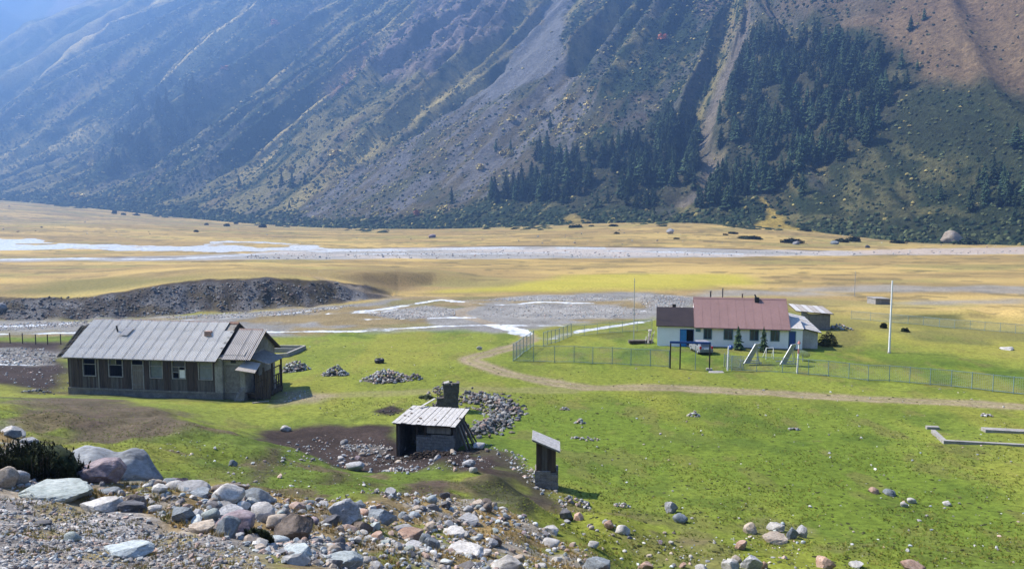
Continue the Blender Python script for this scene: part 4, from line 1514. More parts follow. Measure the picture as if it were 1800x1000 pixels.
for c in cand[:N_IND]:
    spruce(c[1], c[2], c[3] - .4, c[4], c[5], c[6], parts=False, width=rng.uniform(1.05, 1.75))
rest = [c for c in cand[N_IND:]]
sv, sf = spruce_np(517, 11, 7, .17)
bases = []
for k in range(4):
    bases.append(spruce_np(517 + k, 11, 7, .17)[0])
rp = np.array([(c[1], c[2], c[3] - .4) for c in rest]); rh = np.array([c[4] for c in rest])
ww = rng.uniform(1.25, 1.85, len(rest))
scatter('spruce_wood', bases, sf, rp, np.stack([rh * ww, rh * ww, rh], 1), rng.uniform(0, 6.28, len(rest)), np.array((.018, .032, .016)) * rng.uniform(.7, 1.4, (len(rest), 1)), M_LEAF, kind='stuff')


def mspruce(px, py, hpx, label):
    t, s = mpts([(px, py)])[0]
    x, y, z = mpos(t, s)
    spruce(float(x), float(y), float(z) - .3, hpx / F * float(y) * 1.05, label, None, True, 1.35)


def gspruce(px, py, hpx, label, width=1.4):
    x, y, z = G1(px, py)
    spruce(x, y, z - .2, hpx / F * y, label, None, True, width)


for px, py, h, lb in [(420, 330, 22, 'lone blue-green spruce low on the left mountainside, halfway between the small wood and the scree'),
                      (495, 328, 26, 'left one of the three blue-green spruces below the pale pink bush'),
                      (514, 326, 24, 'middle one of the three blue-green spruces below the pale pink bush'), (536, 322, 20, 'right one of the three blue-green spruces below the pale pink bush'),
                      (508, 364, 13, 'tiny spruce near the lower left tip of the grey scree'), (796, 358, 28, 'lone dark spruce at the lower right foot of the scree, left of the middle wood'),
                      (872, 264, 17, 'small dark spruce on the scree, the left one of a pair'), (899, 262, 18, 'small dark spruce on the scree, the right one of a pair'),
                      (968, 222, 20, 'slim dark spruce standing highest among the yellow bushes on the scree'), (960, 285, 34, 'tall dark spruce at the upper left tip of the middle wood'),
                      (1256, 132, 32, 'dark spruce standing alone at the left rim of the upper pale gully'), (1240, 168, 26, 'dark spruce at the left rim of the pale gully below a lone taller one'),
                      (1585, 120, 32, 'dark spruce just above the upper right corner of the large wood'), (1612, 124, 18, 'short spruce on the brown slope just right of the large wood'),
                      (1600, 52, 26, 'dark spruce high on the brown slope near the top of the picture'), (1622, 36, 20, 'highest spruce on the brown slope at the top of the picture'),
                      (1657, 350, 30, 'lone spruce on the olive slope left of the wood at the right edge'), (1407, 342, 40, 'taller of two spruces below the lower edge of the large wood'),
                      (1395, 322, 34, 'spruce at the lowest point of the large wood')]:
    mspruce(px, py, h, lb)
for px, py, h, lb in [(1166, 380, 36, 'dark spruce standing in front of the middle wood at the foot of the slope'), (1281, 372, 30, 'dark spruce at the foot of the pale gully beside the yellow grass'),
                      (1195, 366, 28, 'spruce just right of the one in front of the middle wood'), (1473, 370, 34, 'broad dark spruce alone right of the yellow grass tongue'),
                      (1537, 394, 26, 'small pointed spruce alone on the dark foot of the right slope'), (1668, 392, 32, 'slim spruce at the slope foot left of the big rounded boulder beyond the river'),
                      (691, 400, 14, 'tiny dark spruce at the edge of the plain below the scree'), (905, 366, 26, 'spruce at the lower left edge of the middle wood')]:
    gspruce(px, py, h, lb)

for px, py, w, h in [(987, 224, 11, 11), (1015, 231, 12, 13), (981, 194, 11, 10), (954, 205, 26, 12), (939, 199, 12, 8), (1000, 178, 22, 14), (994, 211, 10, 7), (1005, 213, 12, 7), (899, 210, 16, 12), (897, 273, 14, 14), (885, 270, 14, 8),
                     (845, 298, 15, 12), (985, 284, 12, 8), (973, 275, 12, 8), (922, 238, 14, 9), (937, 228, 16, 9), (1032, 314, 16, 11), (966, 159, 9, 6), (1045, 225, 14, 9), (1040, 160, 16, 10), (1035, 185, 16, 10)]:
    t, s = mpts([(px, py)])[0]
    x, y, z = mpos(t, s)
    o = put('autumn_bush', random.choice(YSH), None, (float(x), float(y), float(z) - .2), rng.uniform(0, 6.28))
    k = float(y) / F
    o.scale = (w * k, w * k, h * k * 1.1)
    tag(o, 'pale yellow autumn bush on the grey scree above the spruces', 'bush', 'yellow bushes on the scree')
for px, py, w, h, me, lb in [(590, 274, 28, 15, YSH[0], 'pale straw-coloured bush alone on the dark slope left of the scree'), (687, 374, 18, 8, YSH[1], 'low straw-coloured bush at the foot of the scree'),
                             (777, 372, 16, 12, YSH[2], 'pale green-yellow bush at the foot of the scree right of a red one'), (733, 378, 12, 12, RSH, 'small red bush at the foot of the scree'),
                             (510, 299, 13, 9, YSH[3], 'right one of two pale bushes above three blue-green spruces'), (494, 297, 10, 5, YSH[0], 'left one of two pale bushes above three blue-green spruces'),
                             (1164, 67, 18, 12, RSH, 'rust-red bush high on the slope right of the scree top'), (482, 45, 14, 11, RSH, 'rust-red bush high up on the left mountainside'),
                             (397, 123, 16, 9, RSH, 'rust-red bush on the left mountainside right of the long pale ridge'), (418, 136, 12, 10, YSH[1], 'pale bush just right of a rust-red bush on the left mountainside'),
                             (162, 292, 16, 12, YSH[2], 'pale bush at the lower left corner of the small left wood'), (130, 316, 14, 8, YSH[3], 'pale bush a little below and left of the small left wood'),
                             (37, 212, 16, 8, YSH[1], 'pale bush far left on the blue mountainside'), (138, 346, 26, 9, YSH[0], 'wide straw-coloured bush at the left foot of the mountain')]:
    t, s = mpts([(px, py)])[0]
    x, y, z = mpos(t, s)
    o = put('red_bush' if me is RSH else 'autumn_bush', me, None, (float(x), float(y), float(z) - .2), rng.uniform(0, 6.28))
    k = float(y) / F
    o.scale = (w * k, w * k, h * k * 1.1)
    tag(o, lb, 'bush')
# the strip of pale bushes up the rib
st_ = mdense([(338, 268), (370, 242), (395, 220), (430, 195), (462, 172)], False)
n_ = 120
ti = rng.uniform(0, len(st_) - 1.001, n_); i0 = ti.astype(int)
pp = st_[i0] * (1 - (ti - i0))[:, None] + st_[i0 + 1] * (ti - i0)[:, None] + rng.normal(0, 7, (n_, 2))
x, y, z = mpos(pp[:, 0], pp[:, 1])
sz = rng.uniform(4, 9, n_)
scatter('autumn_thicket', DOME, DOMEF, np.stack([x, y, z], 1), np.stack([sz, sz, sz * .8], 1), rng.uniform(0, 6.28, n_), np.array((.42, .36, .18)) * rng.uniform(.6, 1.2, (n_, 1)), M_LEAF, kind='stuff')
# ------------------------------------------------------------ single boulders and stones


def rock_np(kind, seed, sub=3):
    g = np.random.default_rng(seed)
    v, f = ico(sub)
    v = v * 2
    lo = g.normal(0, 1, (5, 3))
    for q in lo:
        q = q / np.linalg.norm(q)
        v *= (1 + .10 * g.normal() * np.sin(2.4 * (v @ q) + g.uniform(0, 6)))[:, None]
    cuts, a, b_ = {'round': (13, .60, .95), 'ang': (17, .46, .84), 'slab': (16, .5, .88)}[kind]
    for _ in range(cuts):
        n_ = g.normal(0, 1, 3); n_ /= np.linalg.norm(n_)
        d_ = v @ n_ - g.uniform(a, b_)
        k = .94 if kind != 'round' else .86
        v = v - np.maximum(d_, 0)[:, None] * n_ * k
    if kind == 'slab':
        v[:, 2] = np.clip(v[:, 2], -.5, g.uniform(.30, .5) + .12 * v[:, 0] - .1 * v[:, 1])
    # pits and grain
    v = v * (1 + (fbm(v[:, 0] * 3 + v[:, 2] * 2 + seed, v[:, 1] * 3 - v[:, 2] * 2.3, 4, seed % 50) - .5) * (.22 if kind != 'round' else .13))[:, None]
    if sub >= 3:
        v = v * (1 + (fbm(v[:, 0] * 8 + v[:, 2] * 5 + seed, v[:, 1] * 8 - v[:, 2] * 6, 3, seed % 40) - .5) * .09)[:, None]
    v = (v - v.min(0)) / (v.max(0) - v.min(0)) - .5
    return v, f


def rock_mat(name, c1, c2, spots=(.55, .54, .52), spot=.35):
    m, nt, b = nodes_of(name)
    tc = nt.nodes.new('ShaderNodeTexCoord')
    oi = nt.nodes.new('ShaderNodeObjectInfo')
    va = nt.nodes.new('ShaderNodeVectorMath'); va.operation = 'MULTIPLY_ADD'
    sc = nt.nodes.new('ShaderNodeVectorMath'); sc.operation = 'SCALE'
    sc.inputs[0].default_value = (17, 31, 11)
    nt.links.new(oi.outputs['Random'], sc.inputs['Scale'])
    nt.links.new(tc.outputs['Object'], va.inputs[0])
    va.inputs[1].default_value = (1, 1, 1)
    nt.links.new(sc.outputs[0], va.inputs[2])
    g1 = N(nt, 'ShaderNodeTexNoise', Scale=2.2, Detail=7.0, Roughness=.62)
    nt.links.new(va.outputs[0], g1.inputs['Vector'])
    r1 = ramp(nt, g1.outputs['Fac'], [(.33, c1), (.66, c2)])
    g2 = N(nt, 'ShaderNodeTexNoise', Scale=11.0, Detail=5.0, Roughness=.75)
    nt.links.new(va.outputs[0], g2.inputs['Vector'])
    r2 = ramp(nt, g2.outputs['Fac'], [(.34, .45), (.55, 1.0), (.75, 1.25)])
    c = mulc(nt, r1.outputs['Color'], r2.outputs['Color'], .8)
    g3 = N(nt, 'ShaderNodeTexNoise', Scale=4.5, Detail=6.0, Roughness=.7)
    nt.links.new(va.outputs[0], g3.inputs['Vector'])
    r3 = ramp(nt, g3.outputs['Fac'], [(.60, 0.0), (.66, spot)])
    mxn = N(nt, 'ShaderNodeMix', data_type='RGBA')
    nt.links.new(r3.outputs['Color'], mxn.inputs[0])
    nt.links.new(c, mxn.inputs[6])
    mxn.inputs[7].default_value = (*spots, 1)
    r4 = ramp(nt, oi.outputs['Random'], [(0, .8), (1, 1.2)])
    nt.links.new(mulc(nt, mxn.outputs[2], r4.outputs['Color'], 1.0), b.inputs['Base Color'])
    b.inputs['Roughness'].default_value = .85
    b.inputs['Specular IOR Level'].default_value = .25
    bp = N(nt, 'ShaderNodeBump', Strength=.5, Distance=.03)
    nt.links.new(g2.outputs['Fac'], bp.inputs['Height'])
    nt.links.new(bp.outputs['Normal'], b.inputs['Normal'])
    return m


RM = {
    'g': rock_mat('grey_stone', (.20, .20, .20), (.34, .34, .34)),
    'b': rock_mat('blue_grey_stone', (.13, .15, .165), (.245, .27, .285)),
    'w': rock_mat('pale_stone', (.30, .285, .26), (.48, .465, .44), (.55, .54, .5), .4),
    't': rock_mat('tan_stone', (.27, .22, .17), (.42, .36, .29)),
    'r': rock_mat('reddish_stone', (.25, .155, .11), (.38, .27, .21)),
    'p': rock_mat('purple_slate', (.15, .115, .13), (.29, .24, .25), (.42, .38, .38), .3),
    'd': rock_mat('dark_stone', (.06, .06, .065), (.14, .14, .15)),
    'n': rock_mat('brown_stone', (.10, .08, .065), (.22, .18, .15)),
    'e': rock_mat('green_grey_stone', (.20, .235, .22), (.34, .37, .35)),
    'a': rock_mat('pale_blue_stone', (.25, .29, .295), (.40, .44, .44)),
}
RPROTO = {}
for kind in ('round', 'ang', 'slab'):
    RPROTO[kind] = [rock_np(kind, 600 + 17 * k + len(kind), 3) for k in range(9)]
RBIG = {kind: [rock_np(kind, 600 + 17 * k + len(kind), 4) for k in range(8)] for kind in ('round', 'ang', 'slab')}
RSMALL = {kind: [rock_np(kind, 700 + 13 * k + len(kind), 2) for k in range(8)] for kind in ('round', 'ang', 'slab')}
_rc = {}


def rock_mesh(kind, idx, colr, small=False):
    key = (kind, idx, colr, small)
    if key not in _rc:
        v, f = (RSMALL if small == 1 else RBIG if small == 2 else RPROTO)[kind][idx]
        _rc[key] = mesh_np('stone', v, f, [RM[colr]], kind == 'round')
    return _rc[key]


def place_rock(x0, x1, y0, y1, colr, kind, label=None, name='stone', group=None, small=False, category='stone', sink=.31, deep=.8, rz=None):
    w_px, h_px = x1 - x0, y1 - y0
    q = G([(x0 + x1) / 2], [y1 - .15 * h_px])[0]
    dep = float(q[1])
    w = w_px / F * dep
    h = h_px / F * dep
    if kind == 'slab':
        h *= .8; deep *= 1.25
    dirv = q / np.linalg.norm(q)
    q = q + dirv * w * deep * .18
    z = float(Hfull(q[0], q[1]))
    me = rock_mesh(kind, int(rng.integers(0, 8)), colr, 1 if small else 2 if w_px > 38 else 0)
    o = put(name, me, None, (float(q[0]), float(q[1]), z + h * (.5 * 1.2 - sink)))
    th = -math.atan2(q[0], q[1]) + (rng.choice([0, math.pi]) + rng.uniform(-.25, .25) if rz is None else rz)
    o.rotation_euler = (rng.uniform(-.08, .08), rng.uniform(-.08, .08), th)
    o.scale = (w * 1.03, max(w * deep, .3 * h), h * 1.2)
    return tag(o, label, category, group)


B, S = 'boulder', 'stone'
HERO = [
    (0, 43, 738, 766, 'w', 'ang', 'pale pinkish boulder highest at the left edge of the picture', B), (8, 36, 757, 774, 'b', 'ang', 'blue-grey stone just below the pale boulder at the left edge', S),
    (36, 66, 768, 787, 'g', 'slab', 'grey slab between the left edge boulders and the huge long boulder', S), (0, 72, 785, 812, 'g', 'ang', 'broad grey boulder right above the dark juniper bush', B),
    (96, 140, 793, 815, 'p', 'round', 'grey-violet stone leaning against the left end of the huge long boulder', S), (138, 172, 799, 830, 'w', 'round', 'pale split boulder in front of the huge long boulder', B),
    (128, 143, 808, 824, 'd', 'round', 'dark stone wedged left of the pale split boulder', S),
    (163, 196, 811, 829, 'r', 'round', 'pink-brown boulder in front of the middle of the huge long boulder', B), (198, 231, 815, 838, 'w', 'ang', 'pinkish white boulder in front of the right half of the huge long boulder', B),
    (226, 241, 828, 839, 'b', 'round', 'small blue-grey stone at the right foot of the huge long boulder', S), (136, 222, 832, 879, 'p', 'ang', 'large angular purple slate boulder right of the dark juniper', B),
    (163, 214, 874, 891, 'b', 'slab', 'flat blue-grey slab in front of the purple slate boulder', B), (43, 160, 875, 902, 'e', 'slab', 'long pale green-grey slab below the dark juniper', B),
    (146, 214, 886, 915, 'w', 'slab', 'whitish slab right of the long green-grey one', B), (214, 258, 881, 907, 'n', 'ang', 'brown block behind a dark grey angular block', B),
    (206, 259, 895, 918, 'd', 'ang', 'dark grey angular block at the edge of the gravel road', B), (258, 285, 898, 914, 'w', 'round', 'small white rounded stone right of the dark grey angular block', S),
    (-14, 32, 846, 882, 't', 'round', 'tan rounded boulder cut by the left edge below the juniper', B), (18, 53, 849, 880, 'g', 'round', 'grey rounded boulder right of the tan one at the left edge', B),
    (284, 329, 823, 849, 'p', 'ang', 'violet-grey angular boulder right of the huge long boulder, highest of its cluster', B), (259, 285, 834, 853, 't', 'ang', 'tan stone left of the violet-grey angular boulder', S),
    (259, 281, 845, 863, 'b', 'ang', 'small blue stone below the tan one beside the violet-grey boulder', S), (279, 323, 840, 865, 'b', 'round', 'rounded blue-grey boulder below the violet-grey angular one', B),
    (289, 322, 866, 886, 'w', 'round', 'white-topped stone above the oblong grey boulder', S), (309, 371, 869, 893, 'g', 'round', 'oblong grey boulder left of the large pale rounded boulder', B),
    (333, 368, 882, 897, 'b', 'slab', 'flat blue-grey stone in front of the oblong grey boulder', S), (374, 434, 868, 907, 'w', 'round', 'large pale rounded boulder in the middle of the left boulder field', B),
    (366, 404, 852, 872, 'n', 'round', 'grey-brown stone behind the large pale rounded boulder', S), (382, 434, 832, 860, 'n', 'ang', 'brown boulder with a dark hollow at the grass edge', B),
    (421, 484, 850, 882, 'b', 'round', 'large smooth blue-grey boulder at the grass edge', B), (388, 422, 861, 880, 'g', 'round', 'grey stone between the pale rounded and the smooth blue-grey boulders', S),
    (323, 365, 854, 870, 'w', 'slab', 'flat pale pink stone below the violet-grey cluster', S), (270, 291, 866, 887, 'n', 'ang', 'brown-grey stone left of the white-topped one', S),
    (304, 344, 909, 937, 'b', 'ang', 'blue boulder crossed by a white vein', B), (356, 388, 907, 934, 'e', 'round', 'green-grey rounded stone right of the white-veined blue boulder', S),
    (376, 428, 894, 929, 'g', 'slab', 'grey slab leaning on the big brown-grey round boulder', B), (379, 448, 906, 946, 'p', 'round', 'big brown-violet round boulder behind the pointed blue one', B),
    (440, 484, 891, 927, 'w', 'round', 'whitish rounded boulder left of the tan one', B), (468, 505, 906, 936, 't', 'round', 'tan rounded boulder touching the craggy dark brown one', B),
    (482, 550, 899, 954, 'n', 'ang', 'large craggy dark brown boulder on the verge', B), (377, 424, 922, 967, 'b', 'ang', 'pointed triangular blue boulder at the road edge', B),
    (332, 378, 931, 952, 't', 'slab', 'flat tan stone left of the pointed blue boulder', S), (471, 509, 941, 960, 'a', 'round', 'flattish blue-green stone in front of the craggy brown boulder', S),
    (426, 454, 938, 952, 'b', 'round', 'small blue-grey stone right of the pointed blue boulder', S), (186, 271, 977, 1003, 'a', 'slab', 'pale blue flat slab lying on the gravel road', B),
    (114, 144, 947, 967, 'e', 'round', 'greenish stone sitting in the gravel road', S), (61, 91, 928, 942, 'd', 'slab', 'dark flat stone in the gravel road at the left', S),
    (496, 548, 976, 999, 'a', 'slab', 'pale blue flat stone at the right end of the gravel road', B), (576, 641, 881, 928, 'g', 'ang', 'large grey angular boulder in the middle of the verge', B),
    (566, 598, 909, 935, 'd', 'ang', 'dark blue block at the left foot of the large grey angular boulder', B), (620, 643, 876, 894, 'b', 'round', 'blue-grey stone behind the large grey angular boulder', S),
    (647, 698, 897, 929, 'b', 'ang', 'light blue-grey boulder right of the large grey angular one', B), (621, 656, 912, 939, 'n', 'ang', 'grey-brown block in front of the large grey angular boulder', S),
    (681, 738, 912, 933, 'g', 'slab', 'grey slab lying behind the orange-pink slab', B), (691, 746, 926, 943, 'r', 'slab', 'orange-pink slab in the middle of the verge', B),
    (536, 576, 875, 893, 'd', 'round', 'dark grey boulder at the grass edge left of the large grey angular one', B), (532, 554, 885, 900, 'b', 'round', 'small blue-grey stone in front of the dark grey boulder at the grass edge', S),
    (776, 793, 894, 910, 'd', 'ang', 'dark grey stone at the upper edge of the verge', S), (812, 834, 897, 911, 'g', 'round', 'round grey stone at the upper edge of the verge right of a dark one', S),
    (829, 854, 887, 906, 't', 'slab', 'tilted tan slab at the top end of the verge', S), (804, 843, 912, 926, 'g', 'slab', 'flat grey stone below the tilted tan slab', S),
    (784, 854, 951, 981, 'w', 'slab', 'large pale pink slab low on the verge', B), (859, 884, 944, 966, 'n', 'ang', 'brown angular stone right of the large pale pink slab', S),
    (747, 775, 942, 971, 'b', 'ang', 'blue-grey angular stone left of the large pale pink slab', S), (736, 758, 931, 953, 'b', 'round', 'rounded blue-grey stone right of the orange-pink slab', S),
    (707, 741, 940, 955, 'g', 'slab', 'grey flat stone below the orange-pink slab', S), (776, 818, 926, 943, 'w', 'slab', 'pale slab above the large pale pink one', S),
    (582, 608, 948, 969, 'd', 'round', 'dark rounded stone right of the craggy brown boulder', S), (567, 639, 971, 1001, 'a', 'slab', 'pale blue slab at the bottom of the picture below a dark rounded stone', B),
    (861, 924, 981, 1012, 'w', 'round', 'pale rounded boulder cut by the bottom of the picture', B), (900, 924, 972, 990, 't', 'round', 'tan stone behind the pale boulder at the bottom', S),
    (951, 984, 947, 965, 'w', 'round', 'pale stone at the lower right end of the verge', S), (1024, 1075, 979, 1008, 'b', 'ang', 'blue boulder at the bottom where the verge meets the meadow', B),
    (1033, 1053, 953, 967, 'w', 'round', 'white round stone on the grass above the blue bottom boulder', S), (984, 1009, 886, 907, 'd', 'ang', 'dark stone on the grass below the outhouse', S),
    (1008, 1026, 894, 909, 'r', 'ang', 'orange-red stone right of the dark one below the outhouse', S), (955, 982, 922, 939, 'w', 'slab', 'pale flat stone on the grass edge below the outhouse', S),
    (1168, 1192, 878, 900, 'g', 'ang', 'upper grey stone of a pair in the middle of the meadow', S), (1182, 1210, 898, 917, 'b', 'round', 'lower blue-grey stone of a pair in the middle of the meadow', S),
    (1306, 1331, 911, 933, 't', 'ang', 'tan stone at the left of the stone group on the meadow', S), (1347, 1379, 914, 931, 'w', 'ang', 'pinkish white stone in the middle of the stone group on the meadow', S),
    (1382, 1402, 920, 946, 'b', 'ang', 'blue-grey stone at the right of the stone group on the meadow', S), (1400, 1419, 918, 944, 'g', 'ang', 'grey stone rightmost in the stone group on the meadow', S),
    (1340, 1383, 930, 949, 't', 'slab', 'flat tan slab in front of the stone group on the meadow', S), (1526, 1545, 854, 866, 'r', 'ang', 'orange stone alone on the right meadow beside a blue one', S),
    (1551, 1574, 855, 868, 'b', 'ang', 'blue-grey stone beside the orange one on the right meadow', S), (1595, 1610, 871, 882, 'w', 'round', 'upper of two white stones on the right meadow', S),
    (1583, 1596, 880, 890, 'w', 'round', 'lower of two white stones on the right meadow', S), (1657, 1672, 876, 886, 'w', 'round', 'white stone farthest right on the meadow below the concrete ruin', S),
    (1079, 1108, 919, 938, 'w', 'round', 'pale pink stone on the meadow edge beside an orange one', S), (1061, 1079, 915, 931, 'r', 'round', 'orange-tan stone left of a pale pink one on the meadow edge', S),
    (1301, 1340, 965, 997, 'g', 'ang', 'big grey stone in the heap at the bottom of the meadow', B), (1434, 1468, 979, 1004, 'r', 'ang', 'orange-brown pointed stone at the bottom of the meadow', B),
    (1583, 1626, 988, 1008, 'r', 'round', 'reddish boulder cut by the bottom edge at the right', B), (1492, 1516, 979, 993, 'w', 'slab', 'pale flat stone at the bottom of the right meadow', S),
    (1292, 1314, 946, 963, 'r', 'ang', 'brown-pink stone above the heap at the bottom of the meadow', S), (1121, 1150, 970, 989, 'r', 'ang', 'red-pink stone on the lower meadow left of the heap', S),
    (1221, 1249, 988, 1006, 'w', 'round', 'pale stone cut by the bottom edge left of the heap', S), (1268, 1300, 976, 998, 'w', 'ang', 'pale stone touching the left of the big grey stone in the bottom heap', S),
    (1286, 1304, 968, 983, 't', 'round', 'small tan stone in the upper left of the bottom heap', S), (1336, 1350, 974, 990, 'r', 'round', 'small reddish stone at the right of the bottom heap', S),
    (608, 641, 815, 832, 'g', 'round', 'grey boulder at the front rim of the dark hollow', B), (762, 777, 800, 814, 'g', 'ang', 'grey stone standing on the little mound in front of the hut', S),
    (824, 840, 827, 838, 'w', 'round', 'round white stone on the mound between hut and outhouse', S), (831, 853, 778, 792, 'g', 'round', 'grey boulder beside the leaning poles of the hut', S),
    (598, 612, 768, 778, 'g', 'round', 'grey stone alone in the back of the dark hollow', S), (493, 512, 747, 757, 'w', 'round', 'white stone at the left end of the dark hollow', S),
    (400, 417, 788, 802, 'b', 'round', 'grey stone alone on the green slope left of the hollow', S), (812, 836, 812, 826, 'g', 'ang', 'pale grey stone on the ridge of the little mound in front of the hut', S),
]
for x0, x1, y0, y1, c, k, lb, nm in HERO:
    place_rock(x0, x1, y0, y1, c, k, lb, nm, None, False, nm)

# the huge boulder with a saddle in its top
v, f = rock_np('round', 941, 5)
sad = np.exp(-((v[:, 0] - .06) / .13) ** 2) * .20 * sst(-.1, .4, v[:, 2]) + sst(.1, -.5, v[:, 0]) * .22 * sst(-.1, .4, v[:, 2])
v[:, 2] -= sad
v *= (1 + (fbm(v[:, 0] * 9 + v[:, 2] * 4, v[:, 1] * 9 - v[:, 2] * 5, 4, 44) - .5) * .17)[:, None]
RM['h'] = rock_mat('big_grey_rock', (.12, .13, .14), (.25, .265, .275), (.42, .43, .42), .3)
_rc[('huge', 0, 'h', False)] = mesh_np('boulder', v, f, [RM['h']], True)
q = G([168], [832])[0]
dep = float(q[1])
o = put('boulder', _rc[('huge', 0, 'h', False)], None, (float(q[0]) - .1, float(q[1]) + .9, float(Hfull(q[0], q[1] + .9)) + .42))
o.scale = (200 / F * dep * 1.02, 1.9, 78 / F * dep * 1.1)
o.rotation_euler = (0, .05, .30)
tag(o, 'huge long grey boulder with a dip in its top, behind the dark juniper', 'boulder')

# far boulders on the plain
for x0, x1, y0, y1, c, k, lb in [(1171, 1184, 402, 413, 'g', 'ang', 'grey boulder alone in the middle of the yellow plain beyond the river'), (753, 766, 412, 419, 'p', 'round', 'small purplish boulder on the yellow plain beyond the river'),
                                 (1652, 1690, 406, 432, 't', 'round', 'big pale rounded boulder among dark scrub beyond the river at the right'), (1460, 1474, 424, 431, 'b', 'round', 'blue-grey boulder at the far river bank'),
                                 (1393, 1405, 424, 431, 'g', 'round', 'small grey boulder in front of a low bush on the far river bank'), (1596, 1618, 402, 413, 'n', 'round', 'brown boulder in the scrub left of the big pale rounded one'),
                                 (1521, 1529, 431, 437, 'd', 'round', 'tiny dark stone on the far river bank left of the big pale boulder')]:
    place_rock(x0, x1, y0, y1, c, k, lb, 'boulder', None, False, 'boulder')
place_rock(474, 499, 379, 389, 'w', 'slab', 'pale flat-topped boulder at the mountain foot left of the scree', 'boulder', None, False, 'boulder')
place_rock(-14, 10, 537, 553, 'g', 'round', 'grey boulder at the foot of the cut bank at the left edge', 'boulder', None, False, 'boulder')
place_rock(416, 424, 605, 614, 'w', 'round', 'white stone seen over the yard right of the old house', 'stone', None, True, 'stone') if False else None
place_rock(1758, 1780, 609, 616, 'w', 'slab', 'white flat block lying on the grass far right behind the fence', 'stone', None, False, 'stone')

# smaller stones of the verge, the hollow and the meadow, one by one
cols_ = list('ggbbwwttrpdnea')


CWORD = {'g': 'grey', 'b': 'blue-grey', 'w': 'pale', 't': 'tan', 'r': 'reddish', 'p': 'violet', 'd': 'dark', 'n': 'brown', 'e': 'green-grey', 'a': 'pale blue'}


def small_field(poly, n, smin, smax, label, group):
    p = np.asarray(poly, float)
    x0, y0 = p.min(0); x1, y1 = p.max(0)
    k = 0
    while k < n:
        px, py = rng.uniform(x0, x1), rng.uniform(y0, y1)
        if poly_sd(np.array([px]), np.array([py]), p)[0] < 0:
            continue
        w = smin * (smax / smin) ** (rng.random() ** 1.6)
        h = w * rng.uniform(.5, .8)
        cc_ = random.choice(cols_); kd_ = random.choice(['round', 'ang', 'ang', 'slab'])
        lb = label.replace('small stone', ('tiny ' if w < smin * 1.45 else 'small ') + CWORD[cc_] + ' ' + {'round': 'rounded', 'ang': 'angular', 'slab': 'flat'}[kd_] + ' stone', 1).replace('small pale', 'pale')
        if n > 60:
            lb += ', ' + ['left', 'middle', 'right'][int(min(2, (px - x0) / (x1 - x0) * 3))] + ' third'
        place_rock(px - w / 2, px + w / 2, py - h, py, cc_, kd_, lb, 'stone', group, True, 'stone', .25, .85, rng.uniform(0, 6.28))
        k += 1


small_field([(240, 840), (420, 855), (560, 876), (860, 890), (950, 930), (1040, 975), (1000, 1000), (500, 1000), (440, 965), (260, 905)], 165, 9, 25, 'small stone among the boulders on the dry grassy verge', 'small stones on the verge')
small_field([(0, 760), (60, 782), (120, 800), (130, 830), (60, 812), (0, 800)], 14, 9, 20, 'small stone among the boulders above the dark juniper', 'small stones above the juniper')
small_field([(1000, 890), (1120, 930), (1240, 935), (1300, 960), (1290, 1000), (1120, 1000), (1060, 960), (960, 910)], 22, 7, 15, 'small stone on the grass just right of the stony verge', 'small stones right of the verge')
small_field([(560, 806), (640, 832), (720, 836), (700, 815), (860, 815), (960, 870), (930, 850), (860, 790), (640, 790)], 26, 7, 14, 'small stone in the bare earth around the dark hollow', 'small stones of the hollow')
small_field([(1340, 914), (1420, 918), (1415, 945), (1340, 946)], 8, 8, 14, 'small stone within the group of stones on the lower meadow', 'small stones of the meadow group')

# ------------------------------------------------------------ heaps of field stones


def heap(px, py, wpx, hpx, n, label, depth_m=None, smax=.5, mul=.85, extra=None):
    x, y, z = G1(px, py)
    k = y / F
    w = wpx * k; hh = hpx * k
    dd = depth_m or w * .5
    t = empty('stone_heap', (x, y + dd * .3, z), 0, label, 'stone heap')
    r = np.sqrt(rng.random(n)); a = rng.uniform(0, 6.283, n)
    ux, uy = r * np.cos(a), r * np.sin(a)
    X = ux * w / 2; Y = uy * dd / 2
    top = hh * (1 - r ** 1.6) * (.75 + .5 * fbm((X + px) / (w * .2), Y / (w * .2), 2, 401))
    Z = top * rng.uniform(.55, 1.0, n)
    s = rng.uniform(.35, 1, n) * smax
    sc = np.stack([s, s * rng.uniform(.6, 1, n), s * rng.uniform(.5, .8, n)], 1)
    gzz = Hfull(x + X, y + dd * .3 + Y) - z
    st = scatter('stones', PEB, ICO1F, np.stack([X, Y, Z + gzz], 1), sc, rng.uniform(0, 6.28, n), stone_cols(n, mul), M_STONE, tilt=.5, kind='stuff')
    st.parent = t
    # the earth and small stuff that fills the heap
    nn = 14
    mb = MB()
    ring = [[(math.cos(2 * math.pi * i / nn) * q * w / 2, math.sin(2 * math.pi * i / nn) * q * dd / 2, hh * .34 * (1 - q ** 1.6) - .12 * (q > .98)) for i in range(nn)] for q in (1.0, .7, .4)]
    mb.v = [p for rg in ring for p in rg] + [(0, 0, hh * .34)]
    mb.f = [(j * nn + i, j * nn + (i + 1) % nn, (j + 1) * nn + (i + 1) % nn, (j + 1) * nn + i) for j in range(2) for i in range(nn)] + [(2 * nn + i, 2 * nn + (i + 1) % nn, 3 * nn) for i in range(nn)]
    if n >= 100:
        mb.build('earth_core', M_EARTH, t)
    return t


